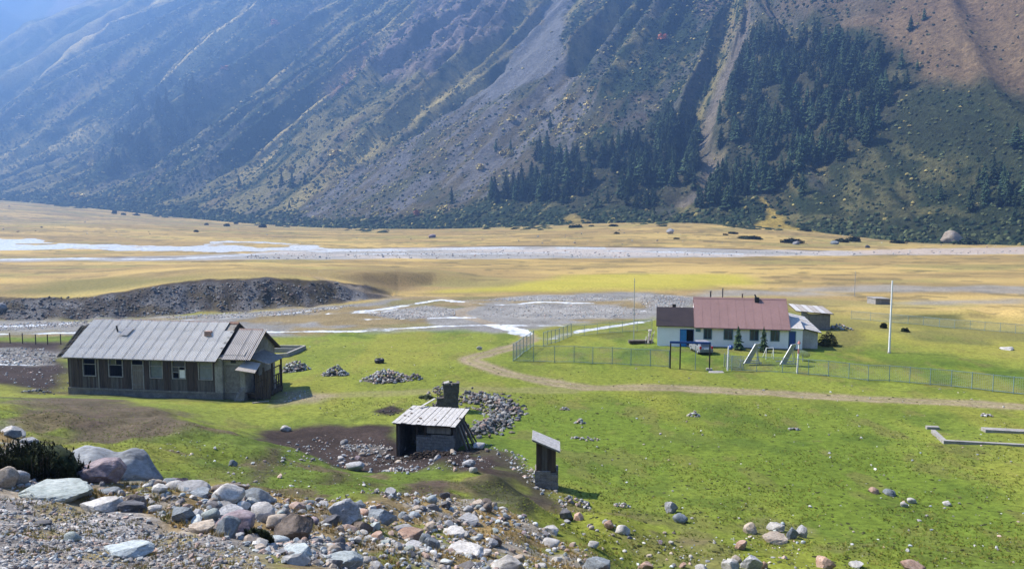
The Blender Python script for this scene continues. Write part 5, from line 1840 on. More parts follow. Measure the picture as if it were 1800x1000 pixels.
M_EARTH = weathered('heap_earth', (.06, .055, .05), (.12, .11, .10), (2, 2, 2), 1.0, .5)
heap(516, 653, 56, 20, 150, 'grey stone heap beside the porch of the old wooden house', None, .5)
heap(588, 661, 48, 18, 130, 'rounded grey stone heap in the middle, left of the longest heap', None, .5)
heap(675, 671, 92, 18, 190, 'long grey stone heap, the longest on the lawn', 3.0, .55)
heap(728, 668, 30, 9, 50, 'low dark stone heap joined to the right end of the longest heap', 1.5, .45, .6)
heap(1220, 731, 22, 9, 40, 'little stone heap alone on the meadow right of the rubble wall', None, .35)
heap(1020, 744, 20, 10, 36, 'little stone heap on the meadow above the outhouse', None, .35)
heap(993, 720, 18, 5, 26, 'flat scatter of dark stones on the meadow near the cart track', None, .35, .6)
heap(1030, 770, 60, 5, 40, 'thin line of stones on the meadow right of the outhouse', .8, .3)
heap(1735, 731, 24, 7, 30, 'flat little stone heap beside the cart track at the far right', None, .35)
heap(1396, 753, 22, 5, 18, 'few flat stones together on the middle of the meadow', None, .35)
heap(1010, 882, 66, 14, 60, 'stones strewn on the grass at the foot of the outhouse', 1.6, .32)
heap(1095, 888, 32, 10, 26, 'little group of blue stones on the meadow right of the outhouse', None, .28)
heap(775, 693, 56, 16, 60, 'stones piled against the left side of the ruined chimney', 1.6, .45, .75)
heap(640, 792, 100, 7, 110, 'bed of stones in the middle of the dark hollow', 2.2, .3, .9)
heap(700, 832, 66, 7, 60, 'pale stones at the front rim of the dark hollow', 1.0, .3, 1.2)
heap(1480, 581, 50, 8, 50, 'stones and rubble behind the ramshackle shed of the white house', 3, .7, .8)
heap(60, 690, 60, 7, 40, 'dark stones lying at the left foot of the old wooden house', 2.0, .4, .6)
o = tag(heap(680, 728, 46, 8, 30, 'low heap of dark earth on the grass behind the hut', None, .25, .3), None)
heap(1225, 905, 30, 5, 12, 'small flat stones on a grassy rise in the meadow', None, .2) if False else None

# fallen stone wall that curves from the ruined chimney down to the hut
rub = np.concatenate([gline([(815, 700), (850, 704), (880, 714), (892, 722)], 8), gline([(892, 722), (880, 738), (858, 752), (838, 764)], 8)])
x, y = rub[0]
z = float(Hfull(x, y))
t = empty('rubble_wall', (float(x), float(y), z), 0, 'fallen drystone wall curving from the ruined chimney to the leaning poles', 'stone wall')
n_ = 760
i0 = rng.integers(0, len(rub) - 1, n_)
pp = rub[i0] + (rub[i0 + 1] - rub[i0]) * rng.random(n_)[:, None]
off = rng.normal(0, 1, n_)
wd = 1.0 + .5 * fbm(i0 * .13, i0 * 0 + 2, 2, 44)
pp = pp + np.stack([off * 1.0 * wd * .8, off * .4 * wd + rng.normal(0, .6, n_)], 1)
hgt = np.exp(-(off / 1.1) ** 2) * .6 * rng.uniform(.1, 1, n_)
s = rng.uniform(.18, .6, n_)
st = scatter('stones', PEB, ICO1F, np.stack([pp[:, 0] - x, pp[:, 1] - y, Hfull(pp[:, 0], pp[:, 1]) - z + hgt], 1), np.stack([s, s * .8, s * .6], 1), rng.uniform(0, 6.28, n_), stone_cols(n_, .55), M_STONE, tilt=.6, kind='stuff')
st.parent = t

# ------------------------------------------------------------ the dark juniper on the left and a small one on the verge
def juniper(px, py, wpx, hpx, n, seed, label, spr=1.0):
    x, y, z = G1(px, py)
    w = wpx / F * y; h = hpx / F * y
    t = empty('juniper_bush', (x, y + w * .15, z), 0, label, 'bush')
    g = np.random.default_rng(seed)
    # upright sprays standing on a few hidden stems
    ns = n // 26
    cx = g.uniform(-.5, .5, ns) * w; cyy = g.uniform(-.28, .28, ns) * w
    env = 1 - (np.abs(cx) / (w * .52)) ** 3.2
    tall = h * np.clip(env, .25, 1) * g.uniform(.72, 1.06, ns)
    vs = []
    for k in range(ns):
        lean = g.normal(0, .22, 2)
        for q in range(26):
            u = g.uniform(.05, 1)
            bx0 = np.array([cx[k] + lean[0] * u * tall[k], cyy[k] + lean[1] * u * tall[k], u * tall[k]])
            a = g.uniform(0, 6.28); r_ = .12 * (1.15 - u) * spr + .03
            tip = bx0 + np.array([math.cos(a) * r_, math.sin(a) * r_, g.uniform(.03, .13) * spr])
            sd_ = np.array([-math.sin(a), math.cos(a), 0]) * g.uniform(.012, .028) * spr
            vs += [bx0 - sd_, bx0 + sd_, tip]
    vs = np.array(vs)
    gz0 = Hfull(x + vs[:, 0], y + w * .15 + vs[:, 1]) - z
    vs[:, 2] += gz0
    put('foliage', mesh_np('foliage', vs, np.arange(len(vs)).reshape(-1, 3), [M_JUN]), t)
    st = MB()
    for k in range(0, ns, 2):
        zz = float(Hfull(x + cx[k], y + w * .15 + cyy[k]) - z)
        st.tube((cx[k] * .9, cyy[k] * .9, zz - .05), (cx[k], cyy[k], zz + tall[k] * .8), .012, .005, 5)
    st.build('stem', M_BARK, t)
    core = rock_np('round', 77, 2)[0] * (w * .92, w * .5, h * .95)
    core[:, 2] += h * .30
    put('inner_foliage', mesh_np('inner_foliage', core, RSMALL['round'][0][1], [M_JUN], True), t)
    return t


juniper(58, 866, 150, 66, 15000, 11, 'dense dark juniper bush among the boulders at the left edge')
juniper(455, 969, 46, 24, 3000, 12, 'small dark green juniper sprig right of the pointed blue boulder', .7)
# ------------------------------------------------------------ materials of the buildings
def planks_mat(name, c1, c2, freq=40.0, axis='x', rough=.85):
    """old grey or brown wood with grain and streaks down its length"""
    sc = {'x': (1, 1, .08), 'z': (.08, 1, 1)}[axis]
    return weathered(name, c1, c2, tuple(q * 5 for q in sc), rough, .4, 7, .01, .45)


M_OLDWOOD = planks_mat('weathered_boards', (.032, .022, .016), (.115, .082, .058))
M_GREYWOOD = planks_mat('grey_boards', (.16, .145, .125), (.30, .275, .24))
M_DOORWOOD = planks_mat('pale_door_boards', (.17, .14, .11), (.27, .23, .19))
M_FRAME = weathered('window_frame_wood', (.24, .23, .215), (.42, .405, .39), (6, 6, 6))
M_PLASTER = weathered('stained_plaster', (.20, .19, .175), (.40, .385, .35), (1.2, 1.2, .8), .9, .3, 9, .02, .5)
M_PLINTH = weathered('plinth_concrete', (.13, .12, .11), (.25, .235, .215), (1.5, 1.5, 1.5), .95, .4, 9, .02, .5)
M_ASB = weathered('asbestos_sheet', (.36, .35, .345), (.50, .495, .485), (.7, .7, .7), .9, .25, 14, .01, .75)
M_ASB2 = weathered('stained_sheet', (.27, .245, .22), (.40, .37, .34), (.8, .8, .8), .9, .25, 14, .01, .65)
M_RUST = weathered('rusty_tin', (.16, .07, .045), (.28, .17, .12), (4, 4, 4), .8)
M_BRICK = weathered('chimney_brick', (.30, .19, .15), (.40, .29, .23), (7, 7, 7), .9)
M_DARK = plain('soot_shade_black', (.02, .02, .02), .7)  # black of pipe and slab, also the painted shade inside vent and slit
M_IN = plain('dark_interior', (.03, .027, .025), .9)


def glass(name, c, rough=.12):
    m, nt, b = nodes_of(name)
    v = coords(nt, (2, 2, 2))
    n1 = N(nt, 'ShaderNodeTexNoise', Scale=1.2, Detail=3.0)
    nt.links.new(v, n1.inputs['Vector'])
    r1 = ramp(nt, n1.outputs['Fac'], [(.3, tuple(q * .7 for q in c)), (.7, c)])
    nt.links.new(r1.outputs['Color'], b.inputs['Base Color'])
    b.inputs['Roughness'].default_value = rough
    b.inputs['Specular IOR Level'].default_value = .6
    return m


M_GLASS = glass('dusty_glass', (.15, .19, .22), .2)
M_GLASSD = glass('dark_glass', (.05, .065, .08), .1)
M_WHITE = weathered('whitewash', (.80, .80, .79), (.88, .87, .85), (.8, .8, .8), .9, .15, 12, .01, .88)
M_WHITE2 = weathered('old_whitewash', (.38, .37, .35), (.58, .57, .55), (.9, .9, .9), .95, .3, 8, .02, .6)
M_WPAINT = plain('white_paint', (.72, .73, .74), .5)
M_BLUE = plain('blue_paint', (.03, .20, .46), .45)
M_DBLUE = plain('dark_blue_paint', (.015, .06, .24), .4)
M_TEAL = plain('teal_paint', (.10, .21, .25), .5)
M_FENCE = plain('faded_blue_paint', (.20, .29, .34), .55)
M_WIRE = plain('galvanised_wire', (.33, .36, .38), .5, .2)
M_GALV = plain('grey_sheet_metal', (.34, .37, .40), .45, .3)
M_BLACK = plain('black_steel', (.018, .018, .022), .5)
M_RED = plain('faded_red_paint', (.42, .16, .14), .6)
M_CONC = weathered('old_concrete', (.22, .21, .195), (.36, .345, .32), (1.5, 1.5, 1.5), .95, .4, 9, .02, .55)
M_BLOCK = weathered('cinder_block', (.15, .14, .132), (.27, .255, .24), (3, 3, 3), 1.0, .5, 8, .02, .5)
M_RUIN = weathered('sooty_masonry', (.07, .063, .06), (.165, .15, .14), (2, 2, 2), 1.0, .6, 7, .03, .5)
M_CONC2 = weathered('stained_block', (.17, .155, .14), (.31, .285, .26), (2, 2, 2), .95, .4, 8, .02, .5)
M_WPLANK = planks_mat('bleached_roof_boards', (.33, .32, .30), (.56, .545, .52), axis='x')


def lab(o, s):
    o['label'] = s
    return o


# ------------------------------------------------------------ the old wooden house
pl = np.array(at_z(122, 692, 0.0)); pr = np.array(at_z(392, 702, 0.0))
HL = float(np.hypot(*(pr - pl)))
HROT = math.atan2(pr[1] - pl[1], pr[0] - pl[0])
HW = 8.4
EAVE, RIDGE, PLI = 3.78, 6.5, .62
RX = -.42
house = empty('wooden_house', (float(pr[0]), float(pr[1]), 0), HROT, 'long derelict wooden house with a grey corrugated roof and a porch at its right end', 'house')


def hx(px):
    """along the front wall from a photo column"""
    dx = (px - 900) / F
    u = np.array([math.cos(HROT), math.sin(HROT)])
    # pr + u*t on the ray x = dx*y*(approx cos pitch)
    kx = dx / math.cos(PITCH) * .994
    return float((kx * pr[1] - pr[0]) / (u[0] - kx * u[1]))


wins = []
for a, b_, kind in ((135, 156, 'open'), (181, 204, 'cross'), (254, 275, 'glass'), (294, 316, 'many'), (341, 364, 'glass2')):
    wins.append((hx(a), hx(b_), 1.85, 3.42, kind))
door_x = (hx(222), hx(241))
zs = Hfull(np.array([pl[0], pr[0]]), np.array([pl[1], pr[1]]))
MB().box(-HL - .06, .06, -.06, HW + .06, -.6, PLI).build('plinth', M_PLINTH, house)
openings = sorted([(w[0], w[1], w[2], w[3]) for w in wins] + [(door_x[0], door_x[1], PLI + .08, 3.42)])
mb = MB()
xs = -HL
for o0, o1, z0, z1 in openings:
    mb.box(xs, o0, 0, .14, PLI, EAVE + .12)
    mb.box(o0, o1, 0, .14, z1, EAVE + .12)
    if z0 > PLI + .1:
        mb.box(o0, o1, 0, .14, PLI, z0)
    xs = o1
mb.box(xs, 0, 0, .14, PLI, EAVE + .12)
mb.box(-HL, -HL + .14, .14, HW, PLI, EAVE + .12)
mb.box(-HL, 0, HW - .14, HW, PLI, EAVE + .12)
mb.box(-.14, 0, .14, HW - .14, PLI, EAVE + .12)
for x in (-HL + .02, -.62):
    mb.prism([(.0, EAVE + .12), (HW, EAVE + .12), (HW / 2, RIDGE - .1)], 'x', x, x + .1)
mb.box(-HL + .14, -.14, .14, HW - .14, PLI, PLI + .06)
for k in range(1, 4):
    mb.box(-HL + HL * k / 4, -HL + HL * k / 4 + .12, .14, HW - .14, PLI + .06, EAVE)
wall = mb.build('wall', M_OLDWOOD, house)
# vertical boards, each a little proud and uneven
M_BOARDS = [M_OLDWOOD, planks_mat('brown_boards', (.05, .034, .026), (.13, .09, .065)), planks_mat('greyed_boards', (.075, .065, .055), (.17, .15, .13))]
x = -HL + .02
k = 0
while x < -.72 and k < 140:
    w = rng.uniform(.13, .2)
    xe = min(x + w - .012, -.72)
    segs = [(PLI + .02, EAVE + .05)]
    for o0, o1, z0, z1 in openings:
        if xe > o0 - .08 and x < o1 + .08:
            segs = ([(PLI + .02, z0 - .12)] if z0 > PLI + .4 else []) + [(z1 + .1, EAVE + .05)]
    pick = M_BOARDS[int(rng.choice([0, 0, 1, 1, 2]))]
    for z0, z1 in segs:
        if z1 - z0 > .1:
            mat = M_BOARDS[2] if (z0 < 1 and z1 < 2 and rng.random() < .75) else pick
            MB().box(x, xe, -rng.uniform(.018, .04), -.003, z0 + rng.uniform(0, .05), z1 - rng.uniform(0, .03)).build('board', mat, wall)
    x += w
    k += 1
mb = MB()
mb.box(-HL - .05, -.70, -.11, -.045, PLI - .1, PLI + .06)
mb.build('sill_beam', M_GREYWOOD, house)
MB().box(-.70, .02, -.05, -.003, PLI - .05, EAVE + .02).slab([(-.72, -.1, EAVE + .06), (.05, -.1, EAVE + .06), (.05, 1.0, EAVE + .2), (-.72, 1.0, EAVE + .2)], .05).box(.003, .05, -.05, .7, PLI - .05, EAVE + .06).build('corner_plaster', M_PLASTER, house)
for px in (126, 162, 284):
    MB().box(hx(px) - .07, hx(px) + .07, -.10, -.045, PLI + .06, EAVE).build('wall_post', M_GREYWOOD if px == 162 else M_OLDWOOD, house)


def window(x0, x1, z0, z1, kind, parent, yb=0.0, fm=None):
    fm = fm or M_FRAME
    mb = MB()
    w = .085
    mb.box(x0 - w, x0, yb - .07, yb + .10, z0 - w, z1 + w).box(x1, x1 + w, yb - .07, yb + .10, z0 - w, z1 + w)
    mb.box(x0, x1, yb - .07, yb + .10, z0 - w, z0).box(x0, x1, yb - .07, yb + .10, z1, z1 + w)
    h = z1 - z0
    if kind in ('open', 'cross', 'many', 'glass', 'glass2'):
        mb.box(x0, x1, yb - .02, yb + .04, z0 + h * .66, z0 + h * .66 + .06)
    if kind == 'cross':
        mb.box((x0 + x1) / 2 - .03, (x0 + x1) / 2 + .03, yb - .02, yb + .04, z0 + h * .66 + .06, z1)
    if kind == 'many':
        mb.box((x0 + x1) / 2 - .03, (x0 + x1) / 2 + .03, yb - .02, yb + .04, z0, z0 + h * .66)
        mb.box(x0, (x0 + x1) / 2 - .03, yb - .02, yb + .04, z0 + h * .33, z0 + h * .33 + .05)
    if kind == 'plain':
        mb.box((x0 + x1) / 2 - .025, (x0 + x1) / 2 + .025, yb - .02, yb + .04, z0, z1)
    f = mb.build('window', fm, parent)
    if kind == 'glass':
        MB().box(x0, x1, yb + .045, yb + .055, z0, z1).build('pane', M_GLASS, f)
    elif kind == 'glass2':
        MB().box(x0, x1, yb + .045, yb + .055, z0, z1).build('pane', glass('pale_dusty_glass', (.20, .235, .27), .35), f)
    elif kind == 'many':
        MB().box(x0, x1, yb + .045, yb + .055, z0 + h * .66, z1).build('pane', M_GLASSD, f)
        MB().box(x0, (x0 + x1) / 2, yb + .045, yb + .055, z0 + h * .33, z0 + h * .66).build('pane', M_GLASSD, f)
        MB().box((x0 + x1) / 2 - .06, x1 - .02, yb + .02, yb + .04, z0 + .02, z0 + h * .5).build('white_board', M_WHITE, f)
    elif kind == 'plain':
        for q in (0, 1):
            a = x0 if q == 0 else (x0 + x1) / 2
            MB().box(a + .01, a + (x1 - x0) / 2 - .01, yb + .045, yb + .055, z0, z1).build('pane', M_GLASSD, f)
    elif kind == 'cross':
        MB().box(x0, (x0 + x1) / 2, yb + .045, yb + .055, z0 + h * .66, z1).build('pane', M_GLASSD, f)
    return f


names = {'open': 'empty window opening at the left end', 'cross': 'glassless window with a T-shaped upper frame', 'glass': 'window with bluish dusty glass beside the door', 'many': 'window with small panes and a white board in it',
         'glass2': 'window with pale dusty glass at the right end'}
for x0, x1, z0, z1, kind in wins:
    lab(window(x0, x1, z0, z1, kind, house), names[kind])
d = MB().box(door_x[0] - .08, door_x[0], -.07, .1, PLI + .06, 3.5).box(door_x[1], door_x[1] + .08, -.07, .1, PLI + .06, 3.5).box(door_x[0], door_x[1], -.07, .1, 3.42, 3.5).box(door_x[0], door_x[1], -.05, .08, 2.92, 3.0).build('door_frame', M_FRAME, house)
d = MB().box(door_x[0] + .01, door_x[1] - .01, -.02, .04, PLI + .08, 2.9).build('door', M_DOORWOOD, house)
for k in range(5):
    w = (door_x[1] - door_x[0] - .03) / 5
    MB().box(door_x[0] + .015 + k * w, door_x[0] + .015 + (k + 1) * w - .015, -.04, -.022, PLI + .1, 2.88).build('plank', M_DOORWOOD, d)
MB().box(door_x[0] + .03, door_x[1] - .03, -.065, -.042, PLI + .45, PLI + .57).build('cross_bar', M_GREYWOOD, d); MB().box(door_x[0] + .03, door_x[1] - .03, -.065, -.042, 2.4, 2.52).build('cross_bar', M_GREYWOOD, d)

# roof: sheet by sheet
OV = .5
slope_l = math.hypot(HW / 2 + OV, (RIDGE - EAVE) * (1 + OV / (HW / 2)) * .93)
y0r, z0r = -OV, EAVE - .20
y1r, z1r = HW / 2, RIDGE
ang = math.atan2(z1r - z0r, y1r - y0r)
slope_l = math.hypot(z1r - z0r, y1r - y0r)
roof = MB().slab([(-HL - .12, y0r, z0r - .05), (RX, y0r, z0r - .05), (RX, y1r, z1r - .05), (-HL - .12, y1r, z1r - .05)], .04).slab(
    [(-HL - .12, HW + OV, z0r - .0), (RX, HW + OV, z0r), (RX, y1r + .01, z1r - .03), (-HL - .12, y1r + .01, z1r - .03)], .05).build('roof', M_GREYWOOD, house)
NC, NRW = 15, 4
sw = (HL + .75 - .93) / NC; sh = slope_l / NRW


def sheet_mesh(name, mat, w, h, waves=7, amp=.028):
    n = waves * 4
    vs, fs = [], []
    for i in range(n + 1):
        x = w * i / n
        z = amp * math.cos(2 * math.pi * waves * i / n)
        vs += [(x, 0, z), (x, h, z)]
    fs = [(2 * i, 2 * i + 2, 2 * i + 3, 2 * i + 1) for i in range(n)]
    me = bpy.data.meshes.new(name)
    me.from_pydata(vs, [], fs)
    me.materials.append(mat)
    return me


def sheet_tones(base, n, name):
    out = []
    for k in range(n):
        q = rng.uniform(.92, 1.08)
        out.append(weathered(name, tuple(c * q * .78 for c in base), tuple(c * q for c in base), (.7, .7, .7), .9, .25, 14, .01, .78))
    return out


tones = sheet_tones((.62, .60, .555), 5, 'asbestos_sheet')
shm = [sheet_mesh('roof_sheet', t, sw + .05, sh + .10) for t in tones]
for r in range(NRW):
    for c in range(NC):
        if (r, c) == (3, 14):
            continue
        o = put('roof_sheet', shm[int(rng.integers(0, 5))], roof)
        yy = y0r + (y1r - y0r) * r / NRW; zz = z0r + (z1r - z0r) * r / NRW
        o.location = (-HL - .19 + c * sw + (.10 if r % 2 else 0) * 0 + rng.uniform(-.015, .015), yy - .05, zz + .035 + .004 * (c % 2) + .003 * rng.random() + .004 * r)
        o.rotation_euler = (ang + rng.normal(0, .004) - .006, 0, rng.normal(0, .004))
rc = MB()
rc.prism([(y1r - .18, z1r - .10), (y1r, z1r + .09), (y1r + .18, z1r - .10)], 'x', -HL - .12, RX + .02)
rc.build('ridge_cap', M_RUST, roof)
for k in range(5):
    t0 = .32 + k * .135
    yy, zz = y0r + (y1r - y0r) * t0, z0r + (z1r - z0r) * t0
    MB().beam((RX - .2, yy, zz + .09), (RX + .03, yy + rng.uniform(-.03, .03), zz + .09), .16, .03).build('verge_board', M_GREYWOOD, roof)
MB().beam((RX - .02, y0r - .02, z0r - .10), (RX - .02, y1r, z1r - .07), .05, .18).beam((RX - .02, y1r, z1r - .07), (RX - .02, HW + OV, z0r - .1), .05, .18).build('barge_board', M_OLDWOOD, roof)


def roof_pt(px_along, t):
    return (px_along, y0r + (y1r - y0r) * t, z0r + (z1r - z0r) * t)


p = roof_pt(hx(347) - .8, .66)
ch = MB().box(p[0] - .28, p[0] + .28, p[1] - .25, p[1] + .25, p[2] - .3, p[2] + .38).build('chimney', M_BRICK, house)
MB().box(p[0] - .1, p[0] + .5, p[1] - .35, p[1] - .26, p[2] - .06, p[2] + .05).build('brick_rubble', M_BRICK, ch)
p = roof_pt(hx(181) - .9, .68)
MB().tube((p[0], p[1], p[2] - .1), (p[0] - .12, p[1], p[2] + .62), .085, .085, 10).build('stove_pipe', M_DARK, house)
p = roof_pt(hx(196) - .9, .62)
o = put('roof_patch', sheet_mesh('roof_patch', M_ASB, .9, 1.1, 5), house, (p[0] - .3, p[1] - .3, p[2] + .0))
o.rotation_euler = (ang, 0, -.12)

# collapsed rafters hanging from the left end
def hl(px, py, d):
    """house coordinates of a photo point at a given distance"""
    x, y, z = (float(q) for q in at_d(px, py, d))
    c, s_ = math.cos(HROT), math.sin(HROT)
    x -= float(pr[0]); y -= float(pr[1])
    return Vector((x * c + y * s_, -x * s_ + y * c, z))


for k in range(8):
    t0 = k / 7
    a = hl(160 - 16 * t0, 570 + 3 * t0, 77.5 + 3 * t0); b_ = hl(124 - 22 * t0, 622 + 5 * t0, 76.5 + 4.5 * t0)
    MB().beam(a, b_, .2, .12).build('fallen_rafter', M_GREYWOOD if k % 2 else M_OLDWOOD, house)
for k in range(9):
    t0 = (k + .5) / 9
    a = hl(160 - 38 * t0 + rng.uniform(-2, 2), 572 + 50 * t0, 77.2); b_ = hl(146 - 44 * t0, 575 + 53 * t0 + rng.uniform(-2, 2), 81.2)
    MB().beam(a + Vector((0, 0, .14)), b_ + Vector((0, 0, .16 + .08 * rng.random())), rng.uniform(.16, .36), .04).build('loose_board', M_GREYWOOD if rng.random() < .45 else M_OLDWOOD, house)
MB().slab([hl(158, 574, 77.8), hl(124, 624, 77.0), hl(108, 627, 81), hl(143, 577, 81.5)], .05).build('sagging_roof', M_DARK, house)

# the gabled entrance block at the right end
VX, VY0, VY1 = 2.1, .25, 6.35
VE, VR = 4.12, 6.0
VM = (VY0 + VY1) / 2
vest = MB().box(.06, VX, VY0, VY0 + .14, PLI, VE).box(.06, VX, VY1 - .14, VY1, PLI, VE).box(VX - .14, VX, VY0 + .14, VY0 + 1.6, PLI, VE).box(VX - .14, VX, VY0 + 2.7, VY1 - .14, PLI, VE).box(VX - .14, VX, VY0 + 1.6, VY0 + 2.7, 2.9, VE)
vest.build('entrance_wall', M_PLASTER, house)
MB().box(.07, VX + .05, VY0 - .05, VY1, -.6, PLI).build('entrance_plinth', M_PLINTH, house)
MB().box(.2, 1.6, VY0 - .02, VY0 - .003, PLI + .1, 3.2).build('stained_panel', M_BLOCK, house)
MB().box(.75, 1.25, VY0 - .03, VY0 - .004, 3.35, 3.72).build('vent_hole', M_DARK, house)  # black plate on the wall, stands for the shade inside a hole
gb = MB()
gb.prism([(VY0 - .1, VE), (VY1 + .1, VE), (VM, VR - .12)], 'x', VX - .06, VX + .02)
gable = gb.build('gable', M_PLASTER, house)
MB().box(VX + .022, VX + .04, VM - .95, VM - .62, VE + .15, VE + .95).build('gable_slit', M_DARK, gable)  # black strip on the gable, shade of the slit put into its colour
for k in range(8):
    yy = VY0 + .25 + k * .52
    zt = VR - .2 - abs(yy - VM) * (VR - VE) / (VM - VY0)
    if zt - VE > .2 and not (VM - 1.0 < yy < VM - .6):
        MB().box(VX + .022, VX + .045, yy - .23, yy + .23, VE + .03, zt - .1).build('gable_board', M_GREYWOOD, gable)
ov = .42
vr = MB().slab([(.1, VY0 - ov, VE - ov * .92), (VX + .4, VY0 - ov, VE - ov * .92), (VX + .4, VM, VR), (.1, VM, VR)], .05).slab([(.1, VY1 + ov, VE - ov * .92), (VX + .4, VY1 + ov, VE - ov * .92), (VX + .4, VM, VR), (.1, VM, VR)], .05)
vroof = vr.build('entrance_roof', M_OLDWOOD, house)
va = math.atan2(VR - VE + ov * .92, VM - VY0 + ov)
vl = math.hypot(VR - VE + ov * .92, VM - VY0 + ov)
vt = sheet_tones((.46, .425, .39), 3, 'stained_sheet')
for r in range(2):
    for c in range(2):
        o = put('roof_sheet', sheet_mesh('roof_sheet', vt[(r + c) % 3], 1.42, vl / 2 + .08, 8), vroof)
        o.location = (.08 + c * 1.36, VY0 - ov - .03 + (VM - VY0 + ov) * r / 2, VE - ov * .92 + .045 + (VR - VE + ov * .92) * r / 2)
        o.rotation_euler = (va, 0, 0)
MB().prism([(VM - .45, VR - .36), (VM - .40, VR - .28), (VM, VR + .09), (VM + .2, VR - .05), (VM, VR + .03)], 'x', .1, VX + .43).build('rusty_ridge', M_RUST, vroof)
MB().beam((VX + .42, VY0 - ov, VE - ov * .92), (VX + .42, VM, VR), .05, .16).beam((VX + .42, VM, VR), (VX + .42, VY1 + ov, VE - ov * .92), .05, .16).build('barge_board', M_OLDWOOD, vroof)
# the porch
PX = VX + 1.75
porch = MB().box(VX + .06, PX, .5, 4.3, .1, .5).build('porch_floor', M_OLDWOOD, house)
for (a, b_) in ((PX - .1, .55), (PX - .1, 2.3), (PX - .1, 4.2), (VX + .9, .55)):
    MB().box(a - .07, a + .07, b_ - .07, b_ + .07, -.2, 3.35 if b_ > 1 else 3.0).build('porch_post', M_OLDWOOD, house)
MB().slab([(VX + .03, .7, 3.9), (PX + .3, .8, 3.25), (PX + .3, 4.1, 3.30), (VX + .03, 4.1, 3.95)], .06).build('porch_roof', M_GREYWOOD, house)
MB().slab([(VX - .45, -.75, 2.95), (VX + 1.45, -.75, 2.72), (VX + 1.4, .6, 3.36), (VX - .1, .6, 3.56)], .05).build('small_awning', M_ASB2, house)
rl = MB()
for z in (1.0, 1.75, 2.5):
    rl.beam((PX - .1, .55, z), (PX - .1, 4.2, z + .05), .05, .1)
rl.beam((VX + .9, .55, 1.5), (PX - .1, .55, 1.9), .05, .1)
rl.build('railing', M_OLDWOOD, house)
for k in range(9):
    yy = .7 + k * .4
    MB().box(PX - .16, PX - .12, yy, yy + rng.uniform(.2, .36), .2, rng.choice([1.75, 1.75, 2.5, 1.4])).build('slat', M_OLDWOOD if rng.random() < .6 else M_GREYWOOD, house)
for k in range(7):
    xx = VX + .95 + k * .2
    MB().box(xx, xx + rng.uniform(.13, .19), .47, .5, .1, rng.uniform(1.7, 2.75)).build('slat', M_OLDWOOD, house)
MB().box(VX - .65, VX + .9, VY0 - .12, VY0 - .055, PLI - .02, PLI + .07).build('sill_board', M_OLDWOOD, house)
MB().slab([(1.35, -.55, .02), (2.2, -.3, .02), (2.32, -.02, 1.25), (1.75, -.02, 1.1)], .05).build('leaning_slab', M_PLINTH, house)
x, y, z = G1(458, 709)
MB().beam((-.7, 0, .06), (.7, .25, .1), .22, .08).build('plank', M_GREYWOOD, None, (x, y, z), .2, label='loose grey plank on the grass before the porch of the old house', category='plank')

# ------------------------------------------------------------ the white house
p1 = np.array(at_z(1155, 606.5, 0.0)); p2 = np.array(at_z(1410, 614.5, 0.0))
WROT = math.atan2(p2[1] - p1[1], p2[0] - p1[0]); WLN = float(np.hypot(*(p2 - p1)))
zb = float(np.min(Hfull(np.array([p1[0], p2[0]]), np.array([p1[1], p2[1]]))))
wh = empty('white_house', (float(p1[0]), float(p1[1]), zb), WROT, 'long white house with a brick-red roof, a dark-roofed annex and blue doors', 'house')


def wx(px):
    return (px - 1155) / 255 * WLN


AX = wx(1221); BX = wx(1388); WD = 7.5; WE = 2.75; AE = 2.72
# annex
d0, d1 = wx(1197), wx(1221) - .08
MB().box(0, d0, 0, .25, -.5, AE).box(d1, AX, 0, .25, -.5, AE).box(d0, d1, 0, .25, 2.2, AE).box(0, .25, .25, 6, -.5, AE).box(.25, AX, 5.75, 6, -.5, AE).box(.25, AX, .25, 5.75, -.5, .02).build('annex_wall', M_WHITE, wh)
M_ANX = weathered('dark_roof_felt', (.014, .009, .011), (.024, .016, .018), (1, 1, 1), .7, .1, 10, .01, .8)
MB().slab([(-.15, -.35, AE - .05), (AX + .02, -.35, AE - .05), (AX + .02, 3.0, AE + 2.0), (-.15, 3.0, AE + 2.0)], .1).slab([(-.15, 6.3, AE - .05), (AX + .02, 6.3, AE - .05), (AX + .02, 3.01, AE + 1.99), (-.15, 3.01, AE + 1.99)], .1).prism(
    [(.05, AE), (5.95, AE), (3.0, AE + 1.85)], 'x', .02, .2).build('annex_roof', M_ANX, wh)
MB().box(wx(1186) - .25, wx(1186) + .2, 3.2, 3.6, AE + 1.6, AE + 2.35).build('annex_chimney', M_OLDWOOD, wh)
dm = (d0 + d1) / 2
dl = MB().box(d0 - .02, dm - .05, -.06, -.01, .0, 2.18).build('door', M_BLUE, wh, label='bright blue door leaf standing open beside the dark doorway')
MB().box(d0 + .08, dm - .15, -.075, -.062, .15, .95).box(d0 + .08, dm - .15, -.075, -.062, 1.1, 2.0).build('door_panel', M_BLUE, dl)
MB().box(d0 - .08, d0 - .02, -.05, .2, 0, 2.25).box(d1, d1 + .06, -.05, .2, 0, 2.25).box(d0 - .02, d1, -.05, .2, 2.19, 2.26).build('door_frame', M_DBLUE, wh)
MB().box(dm + .02, d1, 1.2, 1.3, 0, 2.2).build('doorway_shade', M_IN, wh)  # near-black panel, the shade inside the doorway put into its colour
